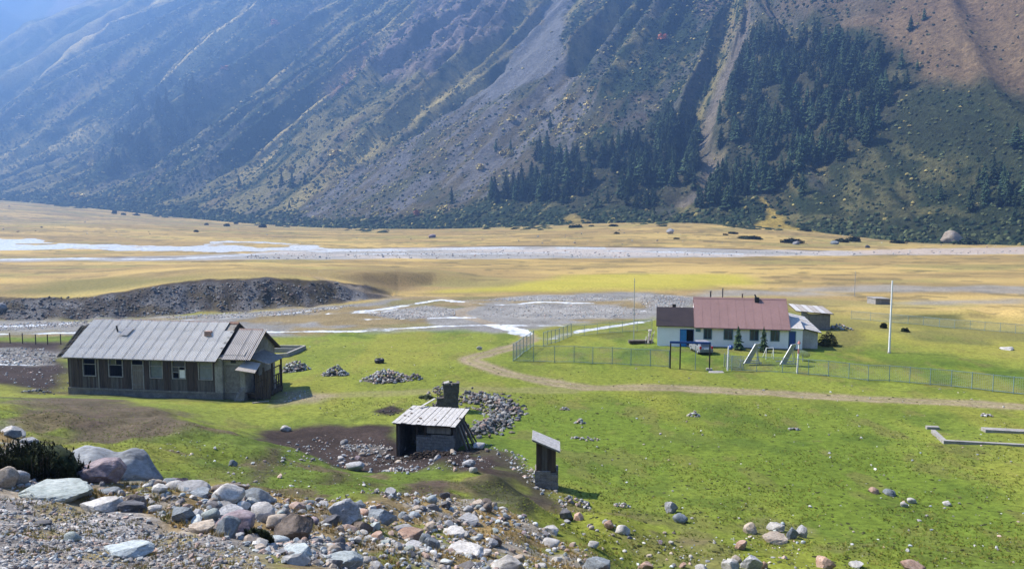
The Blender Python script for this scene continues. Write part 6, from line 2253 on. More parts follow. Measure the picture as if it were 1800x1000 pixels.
# main block
ws = [(wx(a), wx(b_)) for a, b_ in ((1238, 1253), (1273.5, 1290), (1319, 1335), (1355, 1371))]
dd0, dd1 = wx(1387), wx(1398)
mb = MB()
xs = AX
for a, b_ in ws:
    mb.box(xs, a, 0.003, .3, -.5, WE).box(a, b_, 0.003, .3, -.5, 1.02).box(a, b_, 0.003, .3, 2.42, WE)
    xs = b_
mb.box(xs, dd0, .003, .3, -.5, WE).box(dd0, dd1, .003, .3, 2.35, WE).box(dd1, WLN, .003, .3, -.5, WE)
mb.box(WLN - .3, WLN, .3, WD, -.5, WE).box(AX, AX + .3, .3, WD, -.5, WE).box(AX + .3, WLN - .3, WD - .3, WD, -.5, WE).box(AX + .3, WLN - .3, .3, WD - .3, -.5, .02)
mb.box(AX + .3, WLN - .3, 2.4, 2.5, .02, WE)
mb.prism([(.05, WE), (WD - .05, WE), (WD / 2, WE + 2.9)], 'x', AX + .03, AX + .25).prism([(.05, WE), (WD - .05, WE), (WD / 2, WE + 2.9)], 'x', BX - .25, BX - .03)
mb.build('wall', M_WHITE, wh)
MB().box(AX, WLN + .03, -.05, .0, -.5, .14).build('base_course', M_PLINTH, wh)
M_RROOF = weathered('red_sheet_roof', (.195, .118, .108), (.235, .142, .13), (.35, .35, .35), .55, .08, 16, .01, .88)
RT = WE + 3.25
rfo = MB().slab([(AX - .02, -.45, WE - .14), (BX + .05, -.45, WE - .14), (BX + .05, WD / 2, RT), (AX - .02, WD / 2, RT)], .08).slab([(AX - .02, WD + .45, WE - .14), (BX + .05, WD + .45, WE - .14), (BX + .05, WD / 2 + .01, RT), (AX - .02, WD / 2 + .01, RT)], .08).build('roof', M_RROOF, wh)
nsm = 11
for k in range(nsm + 1):
    xx = AX + (BX - AX) * k / nsm
    MB().beam((xx, -.46, WE - .128), (xx, WD / 2, RT + .012), .012, .01).build('roof_seam', M_RROOF, rfo)
MB().prism([(WD / 2 - .2, RT - .12), (WD / 2, RT + .07), (WD / 2 + .2, RT - .12)], 'x', AX - .03, BX + .06).build('ridge_cap', M_RROOF, rfo)
MB().beam((AX, -.47, WE - .2), (BX + .04, -.47, WE - .2), .1, .1).build('gutter', M_RROOF, rfo)
for px, r, h, m_ in ((1253, .09, .75, M_BLACK), (1275, .07, 1.15, M_BLACK), (1311, .08, .45, M_OLDWOOD)):
    MB().tube((wx(px), WD / 2 + .5, RT - .5), (wx(px), WD / 2 + .5, RT + h), r, r, 10).tube((wx(px), WD / 2 + .5, RT + h), (wx(px), WD / 2 + .5, RT + h + .12), r * 1.8, r * .4, 10).build('flue', m_, wh)
p = (wx(1336), WD / 2 - .35, RT - .25)
MB().box(p[0] - .3, p[0] + .25, p[1] - .25, p[1] + .25, p[2] - .3, p[2] + .45).tube((p[0] - .1, p[1], p[2] + .4), (p[0] - .3, p[1], p[2] + .8), .09, .09, 8).build('chimney', M_BLACK, wh)
for a, b_ in ws:
    f = window(a + .09, b_ - .09, 1.12, 2.33, 'plain', wh, 0.02, M_TEAL)
f = MB().box(dd0 + .03, dd1 - .03, .02, .08, .0, 2.3).build('door', M_DBLUE, wh, label='dark blue door at the right end')
MB().box(dd0 + .12, dd1 - .12, .0, .018, .2, 1.0).box(dd0 + .12, dd1 - .12, .0, .018, 1.15, 2.1).build('door_panel', M_DBLUE, f)
MB().box(dd0 - .06, dd0 + .03, -.03, .1, 0, 2.38).box(dd1 - .03, dd1 + .05, -.03, .1, 0, 2.38).box(dd0 + .03, dd1 - .03, -.03, .1, 2.3, 2.38).build('door_frame', M_TEAL, wh)
MB().box(wx(1224), wx(1232.5), -.05, -.005, 1.98, 2.36).build('name_plate', M_TEAL, wh, label='small blue-green plate on the wall beside the dark doorway')
MB().slab([(BX + .05, -.25, WE + .02), (WLN + .1, -.25, WE - .3 + .25), (WLN + .1, 3.5, WE + .9), (BX + .05, 3.5, WE + 1.1)], .07).build('side_roof', M_WPLANK, wh)
# a pale lean-to shed
LX0, LX1 = wx(1389), wx(1448)
sx = MB()
shd = empty('lean_to_shed', (float(p1[0] + math.cos(WROT) * wx(1411)), float(p1[1] + math.sin(WROT) * wx(1411)) + 1.6, zb), WROT + .06, 'pale lean-to shed with a wide bleached roof at the right end of the white house', 'shed')
w_ = wx(1445) - wx(1411)
MB().box(0.05, w_, 0, .25, -.5, 2.35).box(w_ - .25, w_, .25, 5, -.5, 2.2).box(.05, .3, .25, 5, -.5, 2.7).box(.3, w_ - .25, 4.75, 5, -.5, 2.6).build('wall', M_WHITE2, shd)
srf = MB().slab([(-1.4, -.3, 3.02), (w_ + .35, -.45, 2.05), (w_ - .5, 5.2, 3.35), (-1.4, 5.2, 4.1)], .08).build('roof', M_OLDWOOD, shd)
for k in range(8):
    a, b_ = k / 8, (k + 1) / 8 - .012

    def rp_(u, v_):
        A = Vector((-1.4, -.3, 3.03)).lerp(Vector((w_ + .35, -.45, 2.06)), v_); Bq = Vector((-1.4, 5.2, 4.11)).lerp(Vector((w_ - .5, 5.2, 3.36)), v_)
        return A.lerp(Bq, u) + Vector((0, 0, .035 + .012 * (k % 2)))
    MB().slab([rp_(a, 0), rp_(a, 1), rp_(b_, 1), rp_(b_, 0)], .025).build('roof_sheet', M_WPLANK if k % 3 else M_ASB, srf)
x, y, z = G1(1442, 590)
sh2 = empty('ramshackle_shed', (x + .3, y + 5.5, z), WROT + .1, 'dark ramshackle shed with a grey flat roof behind the lean-to', 'shed')
MB().box(0, 3.2, 0, .2, -.4, 2.3).box(3.0, 3.2, .2, 3.5, -.4, 2.3).box(0, .2, .2, 3.5, -.4, 2.3).build('wall', M_BLOCK, sh2)
r2 = MB().slab([(-1.8, -.4, 2.75), (3.6, -.4, 2.35), (3.4, 4, 2.95), (-1.8, 4, 3.3)], .1).build('roof', M_OLDWOOD, sh2)
for k in range(6):
    a, b_ = k / 6, (k + 1) / 6 - .02
    MB().slab([(-1.8 + 5.4 * a, -.45, 2.79 - .4 * a), (-1.8 + 5.4 * b_, -.45, 2.79 - .4 * b_), (-1.8 + 5.2 * b_, 4, 3.34 - .35 * b_), (-1.8 + 5.2 * a, 4, 3.34 - .35 * a)], .03).build('roof_sheet', M_ASB2 if k % 2 else M_ASB, r2)
x, y, z = G1(1148, 606)
st = empty('scrap_pile', (x, y + 1.2, z), 0, 'pale scrap and boards stacked against the left wall of the white house', 'scrap pile')
for k in range(7):
    MB().beam((-.8 + k * .14, rng.uniform(-.3, .3), 0), (-.6 + k * .17, rng.uniform(-.2, .8), rng.uniform(.8, 1.9)), .12, .05).build('board', M_GREYWOOD if k % 2 else M_WPLANK, st)
o = put('white_sheet', rock_mesh('ang', 2, 'w', True), st, (-.1, .5, 1.6)); o.scale = (.5, .4, .45)
x, y, z = G1(1130, 603)
st = empty('timber_stack', (x, y, z), 0, 'low stack of grey timber on the grass left of the white house', 'timber stack')
for k in range(8):
    MB().beam((-1.7 + rng.uniform(-.2, .2), k % 4 * .28, .12 + .2 * (k // 4)), (1.3 + rng.uniform(-.3, .3), k % 4 * .3 + .1, .14 + .2 * (k // 4)), .2, .16).build('timber', M_GREYWOOD if k % 2 else M_OLDWOOD, st)

# two young spruces before the white house
NEAR = [mesh_np('spruce_crown', *spruce_np(900 + k, 19, 10, .22, .9), [M_SPR]) for k in range(2)]
for k, (px, py, hp, lb) in enumerate([(1297, 615, 44, 'left one of two young spruces before the windows of the white house'), (1342, 618, 46, 'right one of two young spruces before the windows of the white house')]):
    x, y, z = G1(px, py)
    t = spruce(x, y, z, hp / F * y, lb, None, True, 1.25 if k == 0 else 1.05, NEAR[k])

# ------------------------------------------------------------ the hut in the hollow
a0 = np.array(at_z(697, 793, .55)); a1 = np.array(at_z(800, 799, .55))
HUR = math.atan2(a1[1] - a0[1], a1[0] - a0[0]); HUL = float(np.hypot(*(a1 - a0)))
hz0 = float(np.mean(Hfull(np.array([a0[0], a1[0]]), np.array([a0[1], a1[1]]))))
hut = empty('stone_hut', (float(a0[0]), float(a0[1]), hz0), HUR, 'small half-collapsed hut with a bleached plank roof in the dark hollow', 'hut')
HH = 2.1; HD = 2.9
ox = HUL * .34
MB().box(0, .22, 0, HD, -.5, HH).box(.22, HUL, HD - .22, HD, -.5, HH).box(HUL - .22, HUL, .22, HD - .22, -.5, HH - .1).build('back_wall', M_RUIN, hut)
MB().box(0, .12, -.03, .0, -.4, HH).box(ox - .02, ox + .1, .02, .2, 1.35, HH).box(ox + .6, ox + .7, .02, .2, 1.3, HH).build('post', M_OLDWOOD, hut)
fw = MB().box(ox, HUL, .07, .2, -.5, 1.28).build('front_wall', M_RUIN, hut)
bm_ = []
for r in range(8):
    xx = ox + (0 if r % 2 else -.0)
    first = True
    while xx < HUL - .25:
        w = (.2 if (first and r % 2) else .4) * rng.uniform(.95, 1.05)
        first = False
        xe = min(xx + w, HUL - .02)
        if r == 7 and (xx < ox + .9):
            xx = xe + .015
            continue
        MB().box(xx, xe, rng.uniform(-.02, .015), .068, -.25 + r * .205, -.25 + r * .205 + .19).build('block', M_BLOCK, fw)
        xx = xe + .015
MB().box(ox + .75, HUL - .3, .05, .18, 1.45, 1.95).build('patch_board', M_GREYWOOD, hut)
hr = MB().slab([(-.15, -.25, HH + .02), (HUL + .1, -.25, HH - .05), (HUL + .25, HD + .2, HH + .30), (.25, HD + .2, HH + .36)], .08).build('roof', M_OLDWOOD, hut)
for k in range(13):
    a, b_ = k / 13, (k + 1) / 13 - .008
    jt = rng.uniform(-.16, .06)
    P0 = Vector((-.2, -.3, HH + .07)).lerp(Vector((HUL + .15, -.3, HH)), a); P1 = Vector((-.2, -.3, HH + .07)).lerp(Vector((HUL + .15, -.3, HH)), b_)
    Q0 = Vector((.22, HD + .25, HH + .42)).lerp(Vector((HUL + .3, HD + .25, HH + .36)), a); Q1 = Vector((.22, HD + .25, HH + .42)).lerp(Vector((HUL + .3, HD + .25, HH + .36)), b_)
    for q in (P0, P1):
        q.y += jt
    dz = Vector((0, 0, rng.uniform(0, .03)))
    MB().slab([P0 + dz, P1 + dz, Q1 + dz, Q0 + dz], .03).build('plank', M_WPLANK, hr)
for k in range(11):
    u, v_ = rng.random(), rng.uniform(.05, .8)
    p = Vector((-.2, -.3, HH + .1)).lerp(Vector((HUL + .15, -.3, HH + .03)), u).lerp(Vector((.22, HD + .25, HH + .45)).lerp(Vector((HUL + .3, HD + .25, HH + .39)), u), v_)
    o = put('roof_stone', rock_mesh('ang', k % 8, 'd' if k % 2 else 'n', True), hr, p)
    s_ = rng.uniform(.12, .26); o.scale = (s_, s_ * .8, s_ * .6)
MB().beam((.9, HD * .9, HH + .45), (1.7, HD + .9, HH + .85), .18, .04).build('loose_plank', M_WPLANK, hr)
cw = math.cos(HUR); sw_ = math.sin(HUR)
for k in range(7):
    bx0 = HUL + .12
    a = (bx0 + .05, .1 + k * .34, HH - .1 - .03 * k)
    L_ = rng.uniform(.75, 1.15)
    b_ = (bx0 + L_, -.25 + k * .36, -.05 + .05 * k)
    wp = (float(a0[0]), float(a0[1]), hz0)
    pole = MB().tube(a, b_, .06, .05, 7).build('leaning_pole', M_GREYWOOD if k % 2 else M_OLDWOOD, None, wp, HUR)
    tag(pole, 'old pole leaning against the right side of the hut', 'pole', 'poles leaning on the hut')
# muck banked up before the hut
x, y, z = G1(755, 800)
n_ = 420
ux = rng.normal(0, 1, n_) * 1.35; uy = rng.normal(0, .4, n_)
hgt = np.exp(-(ux / 1.6) ** 2 - (uy / .5) ** 2) * .42 * rng.uniform(.3, 1, n_)
s = rng.uniform(.10, .30, n_)
mk_ = scatter('muck_heap', PEB, ICO1F, np.stack([x - .3 + ux, y - .3 + uy, Hfull(x - .3 + ux, y - .3 + uy) + hgt], 1), np.stack([s * 1.2, s, s * .6], 1), rng.uniform(0, 6.28, n_), np.array((.035, .028, .024)) * rng.uniform(.5, 1.5, (n_, 1)), M_LEAF, kind='stuff')

# ------------------------------------------------------------ the ruined chimney
x, y, z = G1(789, 722)
ru = empty('ruined_chimney', (x, y + .4, z), .12, 'dark ruined masonry chimney standing behind the hut with a stepped lower left side', 'ruin')


def masonry(name, parent, x0, x1, y0, y1, z0, z1, bw=.26, bh=.13, ragged=.4, flare=0.0, mat=None):
    """irregular courses of bricks around a solid core"""
    mb = MB()
    mb.box(x0 + .05, x1 - .05, y0 + .05, y1 - .05, z0, z1 - .08)
    r = 0
    zz = z0
    while zz < z1 - .02:
        h = bh * rng.uniform(.9, 1.1)
        fl = flare * max(0, (zz - z0) / (z1 - z0) - .5)
        for side in range(4):
            A, E = ((x0 - fl, x1 + fl) if side < 2 else (y0, y1))
            p = A - (bw / 2 if r % 2 else 0)
            while p < E - .02:
                q = min(p + bw * rng.uniform(.85, 1.1), E)
                pp_ = max(p, A)
                pr_ = rng.uniform(-.025, .03)
                if q - pp_ > .05 and not (zz > z1 - ragged and rng.random() < .35):
                    if side == 0:
                        mb.box(pp_, q - .012, y0 - pr_, y0 + .1, zz, zz + h - .012)
                    elif side == 1:
                        mb.box(pp_, q - .012, y1 - .1, y1 + pr_, zz, zz + h - .012)
                    elif side == 2:
                        mb.box(x0 - pr_ - fl, x0 + .1, pp_, q - .012, zz, zz + h - .012)
                    else:
                        mb.box(x1 - .1, x1 + pr_ + fl, pp_, q - .012, zz, zz + h - .012)
                p = q
        zz += h
        r += 1
    return mb.build(name, mat or M_RUIN, parent, kind='stuff')


masonry('stack_bricks', ru, -.42, .78, -.25, .75, -.3, 2.35, .26, .135, .25, .22)
masonry('lower_bricks', ru, -1.05, -.43, -.2, .7, -.3, 1.15, .26, .135, .4)
masonry('footing_bricks', ru, -1.42, -1.06, -.2, .6, -.3, .55, .26, .135, .3)
MB().slab([(-.45, -.3, 2.42), (.0, -.3, 2.50), (.0, .5, 2.52), (-.45, .5, 2.40)], .12).build('cap_stone', M_CONC, ru)

# ------------------------------------------------------------ the outhouse
x, y, z = G1(960, 858)
kk_ = y / F
out = empty('outhouse', (x, y + .3, z), -.05, 'narrow plank outhouse with a slanting pale roof on a block base', 'outhouse')
OW = 37 * kk_ * .96
base_h = 30 * kk_; top_l = 90 * kk_; top_r = 72 * kk_
masonry('base_bricks', out, -OW / 2 - .06, OW / 2 + .12, -.04, 1.1, -.6, base_h, .34, .19, .22, 0, M_CONC2)
body = MB().box(-OW / 2 + .03, OW / 2 - .03, .06, 1.0, base_h + .02, top_r).prism([(-OW / 2 + .03, top_r), (OW / 2 - .03, top_r), (-OW / 2 + .03, top_l - .04)], 'y', .06, 1.0).build('body', M_OLDWOOD, out)
npk = 7
for k in range(npk):
    a = -OW / 2 + OW * k / npk; b_ = -OW / 2 + OW * (k + 1) / npk - .012
    t0 = (k + .5) / npk
    MB().box(a, b_, .02 - rng.uniform(0, .02), .055, base_h + .02 - rng.uniform(0, .06), top_l + (top_r - top_l) * t0 - .02).build('plank', M_BOARDS[2] if k in (2, 3) else M_BOARDS[0], body)
for k in range(5):
    yy = .08 + k * .185
    MB().box(OW / 2 - .025, OW / 2 + .005, yy, yy + .17, base_h + .03, top_r - .02).build('plank', M_BOARDS[0], body)
    MB().box(-OW / 2 - .005, -OW / 2 + .025, yy, yy + .17, base_h + .03, top_l - .04).build('plank', M_BOARDS[0], body)
orf = MB().slab([(-OW / 2 - .2, -.28, top_l + .03), (OW / 2 + .22, -.28, top_r - .06), (OW / 2 + .22, 1.25, top_r + .02), (-OW / 2 - .2, 1.25, top_l + .11)], .07).build('roof', M_GREYWOOD, out)
for k in range(4):
    yy = -.3 + k * .39
    MB().slab([(-OW / 2 - .22, yy, top_l + .075 + .02 * k), (OW / 2 + .24, yy, top_r - .02 + .02 * k), (OW / 2 + .24, yy + .375, top_r + .0 + .02 * k), (-OW / 2 - .22, yy + .375, top_l + .095 + .02 * k)], .035).build('roof_board', M_WPLANK, orf)

# ------------------------------------------------------------ concrete foundations
def curb(name, a, b_, w, h, parent):
    """a low concrete wall piece between two photo points"""
    ax, ay, az = G1(*a); bx0, by0, bz0 = G1(*b_)
    px_, py_, pz_ = parent.location
    return MB().beam((ax - px_, ay - py_, az - pz_ + h / 2 - .15), (bx0 - px_, by0 - py_, bz0 - pz_ + h / 2 - .15), w, h + .3).build(name, M_CONC, parent)


x, y, z = G1(1720, 775)
cf = empty('concrete_foundation', (x, y, z), 0, 'low concrete footing of a vanished building on the right meadow', 'foundation')
curb('front_curb', (1657, 781), (1860, 787), .30, .26, cf)
curb('left_curb', (1640, 762), (1659, 780), .30, .26, cf)
curb('corner_curb', (1628, 753), (1650, 754), .45, .22, cf)
curb('back_curb', (1728, 758), (1860, 761), .75, .24, cf)
x, y, z = G1(510, 622)
cf = empty('concrete_foundation', (x, y, z), 0, 'low open concrete trough behind the porch of the old wooden house', 'foundation')
curb('front_curb', (482, 628), (507, 627), .3, .5, cf)
curb('right_curb', (506, 626), (536, 612), .3, .5, cf)
curb('back_curb', (470, 612), (536, 611), .3, .45, cf)
curb('middle_curb', (478, 617), (520, 617), .2, .5, cf)

# small block hut beyond the pole
x, y, z = G1(1552, 535)
bx_h = empty('block_hut', (x, y, z), .1, 'tiny grey concrete box left of the upper half of the white pole', 'shed')
k_ = y / F
MB().box(-14 * k_, -4 * k_, 0, 3, -.3, 11 * k_).box(-4 * k_, 13 * k_, .0, 3, -.3, 9.5 * k_).build('wall', M_CONC, bx_h)
MB().slab([(-15 * k_, -.2, 11.2 * k_), (14 * k_, -.2, 10 * k_), (14 * k_, 3.2, 10.4 * k_), (-15 * k_, 3.2, 11.6 * k_)], .15).build('roof', M_CONC, bx_h)
MB().box(-3 * k_, 12 * k_, -.03, -.005, .2, 9 * k_).build('shutter', M_BLOCK, bx_h)

# ------------------------------------------------------------ fences
def fence(name, pts, label, post_h, spacing=None, mesh=True, posts_at=None, mat=None, thick=.07, group=None):
    """posts, rails and wire mesh along photo points of the fence foot"""
    mat = mat or M_FENCE
    w3 = [Vector(G1(*p)) for p in pts]
    org = w3[0].copy()
    t = empty(name, org, 0, label, 'fence', group)
    pos = [w - org for w in w3]
    for p in pos:
        MB().box(p.x - thick / 2, p.x + thick / 2, p.y - thick / 2, p.y + thick / 2, p.z - .3, p.z + post_h).build('post', mat, t)
    for i in range(len(pos) - 1):
        a, b_ = pos[i], pos[i + 1]
        if not mesh:
            continue
        u = Vector((0, 0, 1))
        MB().beam(a + u * (post_h - .06), b_ + u * (post_h - .06), .045, .045).build('rail', mat, t)
        MB().beam(a + u * .12, b_ + u * .12, .045, .045).build('rail', mat, t)
        L_ = (b_ - a).length
        wm_ = MB()
        n = max(2, int(L_ / .16))
        for k in range(1, n):
            q = a.lerp(b_, k / n)
            wm_.beam(q + u * .15, q + u * (post_h - .09), .011, .011, (1, 0, 0))
        for k in range(1, 11):
            wm_.beam(a + u * (post_h * k / 11), b_ + u * (post_h * k / 11), .011, .011)
        o = wm_.build('wire_mesh', M_WIRE, t)
        o['kind'] = 'stuff'
    return t


fence('mesh_fence', [(902, 636), (938, 637), (975, 638), (1009, 639), (1042, 640), (1076, 641), (1109, 643), (1143, 645), (1176, 647)], 'blue mesh fence along the front of the white house, left of the gate frame', 1.95)
fence('mesh_fence', [(902, 635), (908, 630), (914, 625), (920, 620), (926, 616), (932, 612), (938, 608)], 'short blue mesh fence running back from the front left corner of the enclosure', 2.05)
fence('mesh_fence', [(955, 609), (962, 607), (969, 605), (976, 603), (983, 600), (990, 597), (997, 594), (1004, 591)], 'blue mesh fence running back along the left side of the enclosure beside the stream', 1.85)
fence('mesh_fence', [(1004, 591), (1027, 590), (1050, 588), (1072, 586), (1094, 584), (1120, 582), (1146, 580)], 'thin blue mesh fence behind the grass left of the white house', 1.6, thick=.05)
fence('mesh_fence', [(1286, 650), (1330, 652), (1375, 655), (1421, 658), (1456, 661), (1492, 664), (1526, 667), (1563, 669), (1599, 672), (1635, 675), (1672, 678), (1708, 682), (1745, 686), (1781, 690), (1816, 694)],
      'long blue mesh fence running from the leaning panels to the right edge of the picture', 1.7, thick=.055)
fence('mesh_fence', [(1496, 560), (1530, 563), (1563, 566), (1596, 569), (1623, 571), (1651, 574), (1678, 577), (1705, 579), (1731, 581), (1758, 583), (1785, 585), (1812, 587)], 'thin blue mesh fence across the grass behind the white pole', 1.4, thick=.045)
fence('wire_fence', [(18, 603), (40, 604), (63, 606), (84, 606), (107, 605)], 'few thin wooden fence posts at the pen left of the old house', 1.4, mesh=False, mat=M_OLDWOOD, thick=.09)

# gate frame
x0, y0, z0 = G1(1178, 648); x1, y1, z1 = G1(1247, 650)
gt = empty('gate_frame', (x0, y0, z0), math.atan2(y1 - y0, x1 - x0), 'black goal-shaped gate frame with a dark blue beam before the white house', 'gate')
gl = math.hypot(x1 - x0, y1 - y0)
for xx in (0, gl * .25, gl):
    MB().box(xx - .07, xx + .07, -.07, .07, -.3, 2.78).build('post', M_BLACK, gt)
MB().box(-.09, gl + .09, -.08, .08, 2.78, 3.02).build('beam', M_DBLUE, gt)
MB().box(gl - .35, gl + .3, -.25, .25, -.2, .12).build('footing', M_CONC, gt)
MB().box(gl * .64 - .03, gl * .64 + .03, -.03, .03, -.2, 2.6).build('thin_post', M_FENCE, gt)

# leaning grey panels on legs, little goal, striped post, ball post, dish
for (a, b_, lb) in (((1309, 642), (1331, 606), 'left one of two grey metal panels leaning steeply on frames by the fence'), ((1373, 643), (1395, 607), 'right one of two grey metal panels leaning steeply on frames by the fence')):
    x0, y0, z0 = G1(*a)
    k_ = y0 / F
    t = empty('panel_stand', (x0, y0, z0), 0, lb, 'metal panel')
    dx_ = (b_[0] - a[0]) * k_; hh_ = 2.35
    pn = MB().slab([(-.15, 0, .25), (.80, .7, .25), (dx_ + .65, 1.2, hh_), (dx_ - .15, .5, hh_)], .08).build('panel', M_GALV, t)
    for q in range(1, 4):
        u = q / 4
        MB().beam((-.15 + dx_ * u, .5 * u - .02, .25 + (hh_ - .25) * u + .02), (.80 + (dx_ - .15) * u, .7 + .5 * u, .25 + (hh_ - .25) * u + .02), .05, .05).build('rib', M_WIRE, pn)
    MB().beam((dx_ + .1, .6, hh_ - .2), (dx_ + .45, .5, 0), .07, .07).build('leg', M_WIRE, t); MB().beam((dx_ + .3, 1.8, hh_ - .2), (dx_ + .75, 1.9, 0), .07, .07).build('leg', M_WIRE, t); MB().beam((-.1, .1, .3), (-.1, .1, -.1), .07, .07).build('leg', M_WIRE, t)
    MB().box(-.05, dx_ + .6, .1, .22, .18, .3).build('base_bar', M_WIRE, t); MB().box(-.05, dx_ + .6, 1.5, 1.6, .18, .3).build('base_bar', M_WIRE, t)
x0, y0, z0 = G1(1353, 631); k_ = y0 / F
t = empty('goal_frame', (x0, y0, z0), 0, 'small white goal-like frame between the two leaning metal panels', 'frame')
MB().box(-7 * k_, -6.2 * k_, -.04, .04, -.1, 20 * k_).box(6 * k_, 6.8 * k_, -.04, .04, -.1, 20 * k_).box(-7 * k_, 6.8 * k_, -.05, .05, 20 * k_, 21 * k_).build('frame', M_WPAINT, t)
MB().beam((-6.6 * k_, 0, 20 * k_), (-8 * k_, 1.0, 0), .05, .05).beam((6.4 * k_, 0, 20 * k_), (8 * k_, 1.0, 0), .05, .05).build('stay', M_WPAINT, t)
x0, y0, z0 = G1(1401, 656); k_ = y0 / F
t = empty('striped_post', (x0, y0, z0), 0, 'red and white striped post at the right of the leaning panels', 'post')
hp = 54 * k_
for q in range(6):
    MB().tube((.02 * q, 0, hp * q / 6 - (.2 if q == 0 else 0)), (.02 * (q + 1), 0, hp * (q + 1) / 6), .085, .085, 10).build('band', M_WPAINT if q in (0, 1, 2, 3, 5) else M_RED, t)
MB().tube((.12, 0, hp), (.12, 0, hp + .3), .2, .06, 10).build('cap', M_RED, t)
x0, y0, z0 = G1(1279, 650); k_ = y0 / F
t = empty('barrier_post', (x0, y0, z0), 0, 'white post with a blue knob at the right end of the gateway', 'post')
MB().tube((0, 0, -.2), (.05, 0, 44 * k_), .09, .08, 10).build('post', M_WPAINT, t)
kn = rock_np('round', 5, 2)[0] * .52
put('knob', mesh_np('knob', kn, RSMALL['round'][0][1], [M_DBLUE], True), t, (.3, 0, 42 * k_))
MB().beam((0, 0, 41 * k_), (.35, 0, 42 * k_), .08, .08).build('arm', M_WPAINT, t)
x0, y0, z0 = G1(1292, 647); k_ = y0 / F
t = empty('wire_cage', (x0, y0, z0), 0, 'grey wire mesh cage standing beside the white post with the blue knob', 'cage')
cg = MB()
for q in range(14):
    cg.beam((-.9 + q * .13, 0, 0), (-.9 + q * .13 + .12, .1, 1.5 - q * .03), .02, .02, (1, 0, 0)).beam((-.9 + q * .13, .9, 0), (-.9 + q * .13 + .12, .9, 1.5 - q * .03), .02, .02, (1, 0, 0))
for q in range(8):
    cg.beam((-.95, 0, .1 + q * .19), (.9, .05, .1 + q * .16), .02, .02).beam((-.95, .9, .1 + q * .19), (.9, .9, .1 + q * .16), .02, .02)
cg.build('wires', M_WIRE, t, kind='stuff')
MB().box(-.98, -.92, -.02, .04, 0, 1.6).box(.86, .92, -.02, .04, 0, 1.3).box(-.98, -.92, .88, .94, 0, 1.6).box(.86, .92, .88, .94, 0, 1.3).build('frame', M_GALV, t)
x0, y0, z0 = G1(1411, 634); k_ = y0 / F
t = empty('satellite_dish', (x0, y0, z0), 0, 'white shallow dish tilted on a short stand right of the striped post', 'dish')
ds_ = MB()
nn = 18
ds_.v = [(.8 * math.cos(2 * math.pi * i / nn), .8 * math.sin(2 * math.pi * i / nn), .15) for i in range(nn)] + [(.45 * math.cos(2 * math.pi * i / nn), .45 * math.sin(2 * math.pi * i / nn), .04) for i in range(nn)] + [(0, 0, 0)]
ds_.f = [(i, (i + 1) % nn, nn + (i + 1) % nn, nn + i) for i in range(nn)] + [(nn + i, nn + (i + 1) % nn, 2 * nn) for i in range(nn)]
o = ds_.build('dish', M_WPAINT, t, (0, 0, .75)); o.rotation_euler = (-.55, .5, 0)
MB().tube((0, 0, -.1), (0, 0, .78), .05, .05, 8).beam((0, 0, .9), (.3, -.5, 1.15), .03, .03).build('stand', M_GALV, t)
x0, y0, z0 = G1(1258, 654)
o = MB().slab([(-.9, -.3, .03), (.9, -.1, .03), (.9, .6, .12), (-.6, .5, .1)], .14).build('concrete_slab', M_CONC, None, (x0, y0, z0), 0, label='flat concrete slab on the grass at the right foot of the gate frame', category='slab')

# poles
x0, y0, z0 = G1(1563, 619); k_ = y0 / F
t = empty('white_pole', (x0, y0, z0), 0, 'tall white pole standing in the grass right of the white house', 'pole')
MB().tube((0, 0, -.3), (.0, 0, 129 * k_), .14, .085, 12).build('mast', M_WPAINT, t)
MB().tube((0, 0, -.05), (0, 0, .15), .22, .2, 12).build('foot', M_CONC, t)
x0, y0, z0 = G1(1114, 603); k_ = y0 / F
t = empty('thin_mast', (x0, y0, z0), 0, 'thin grey mast in the grass left of the white house', 'pole')
MB().tube((0, 0, -.3), (-.02, 0, 118 * k_), .06, .035, 8).build('mast', M_GALV, t)
MB().beam((-.15, 0, 112 * k_), (.15, 0, 112 * k_), .04, .04).build('cross_piece', M_GALV, t)
x0, y0, z0 = G1(1502, 521); k_ = y0 / F
MB().tube((0, 0, -.3), (0, 0, 44 * k_), .07, .04, 8).beam((-.4, 0, 38 * k_), (.4, 0, 38 * k_), .06, .06).build('thin_mast', M_GALV, None, (x0, y0, z0), 0, label='faint thin mast far behind the white house, left of the white pole', category='pole')

# old tyre on the lawn and white litter
x0, y0, z0 = G1(667, 640)
ty = bmesh.new()
seg, rg = 24, 10
vs = [[ty.verts.new(((.42 + .15 * math.cos(2 * math.pi * j / rg)) * math.cos(2 * math.pi * i / seg), (.42 + .15 * math.cos(2 * math.pi * j / rg)) * math.sin(2 * math.pi * i / seg), .2 + .19 * math.sin(2 * math.pi * j / rg))) for j in range(rg)] for i in range(seg)]
for i in range(seg):
    for j in range(rg):
        ty.faces.new((vs[i][j], vs[(i + 1) % seg][j], vs[(i + 1) % seg][(j + 1) % rg], vs[i][(j + 1) % rg]))
tm = bpy.data.meshes.new('tyre'); ty.to_mesh(tm); ty.free(); tm.materials.append(M_BLACK)
o = put('tyre', tm, None, (x0, y0, z0), 0, label='black tyre lying flat on the lawn above the longest stone heap', category='tyre')
o.scale = (1.0, 1.0, 1.25)
x0, y0, z0 = G1(843, 615)
o = put('rag', rock_mesh('ang', 3, 'w', True), None, (x0, y0, z0 + .2), .3, label='white crumpled rag on the grass left of the cart track bend', category='rag')
o.scale = (.8, .5, .6)

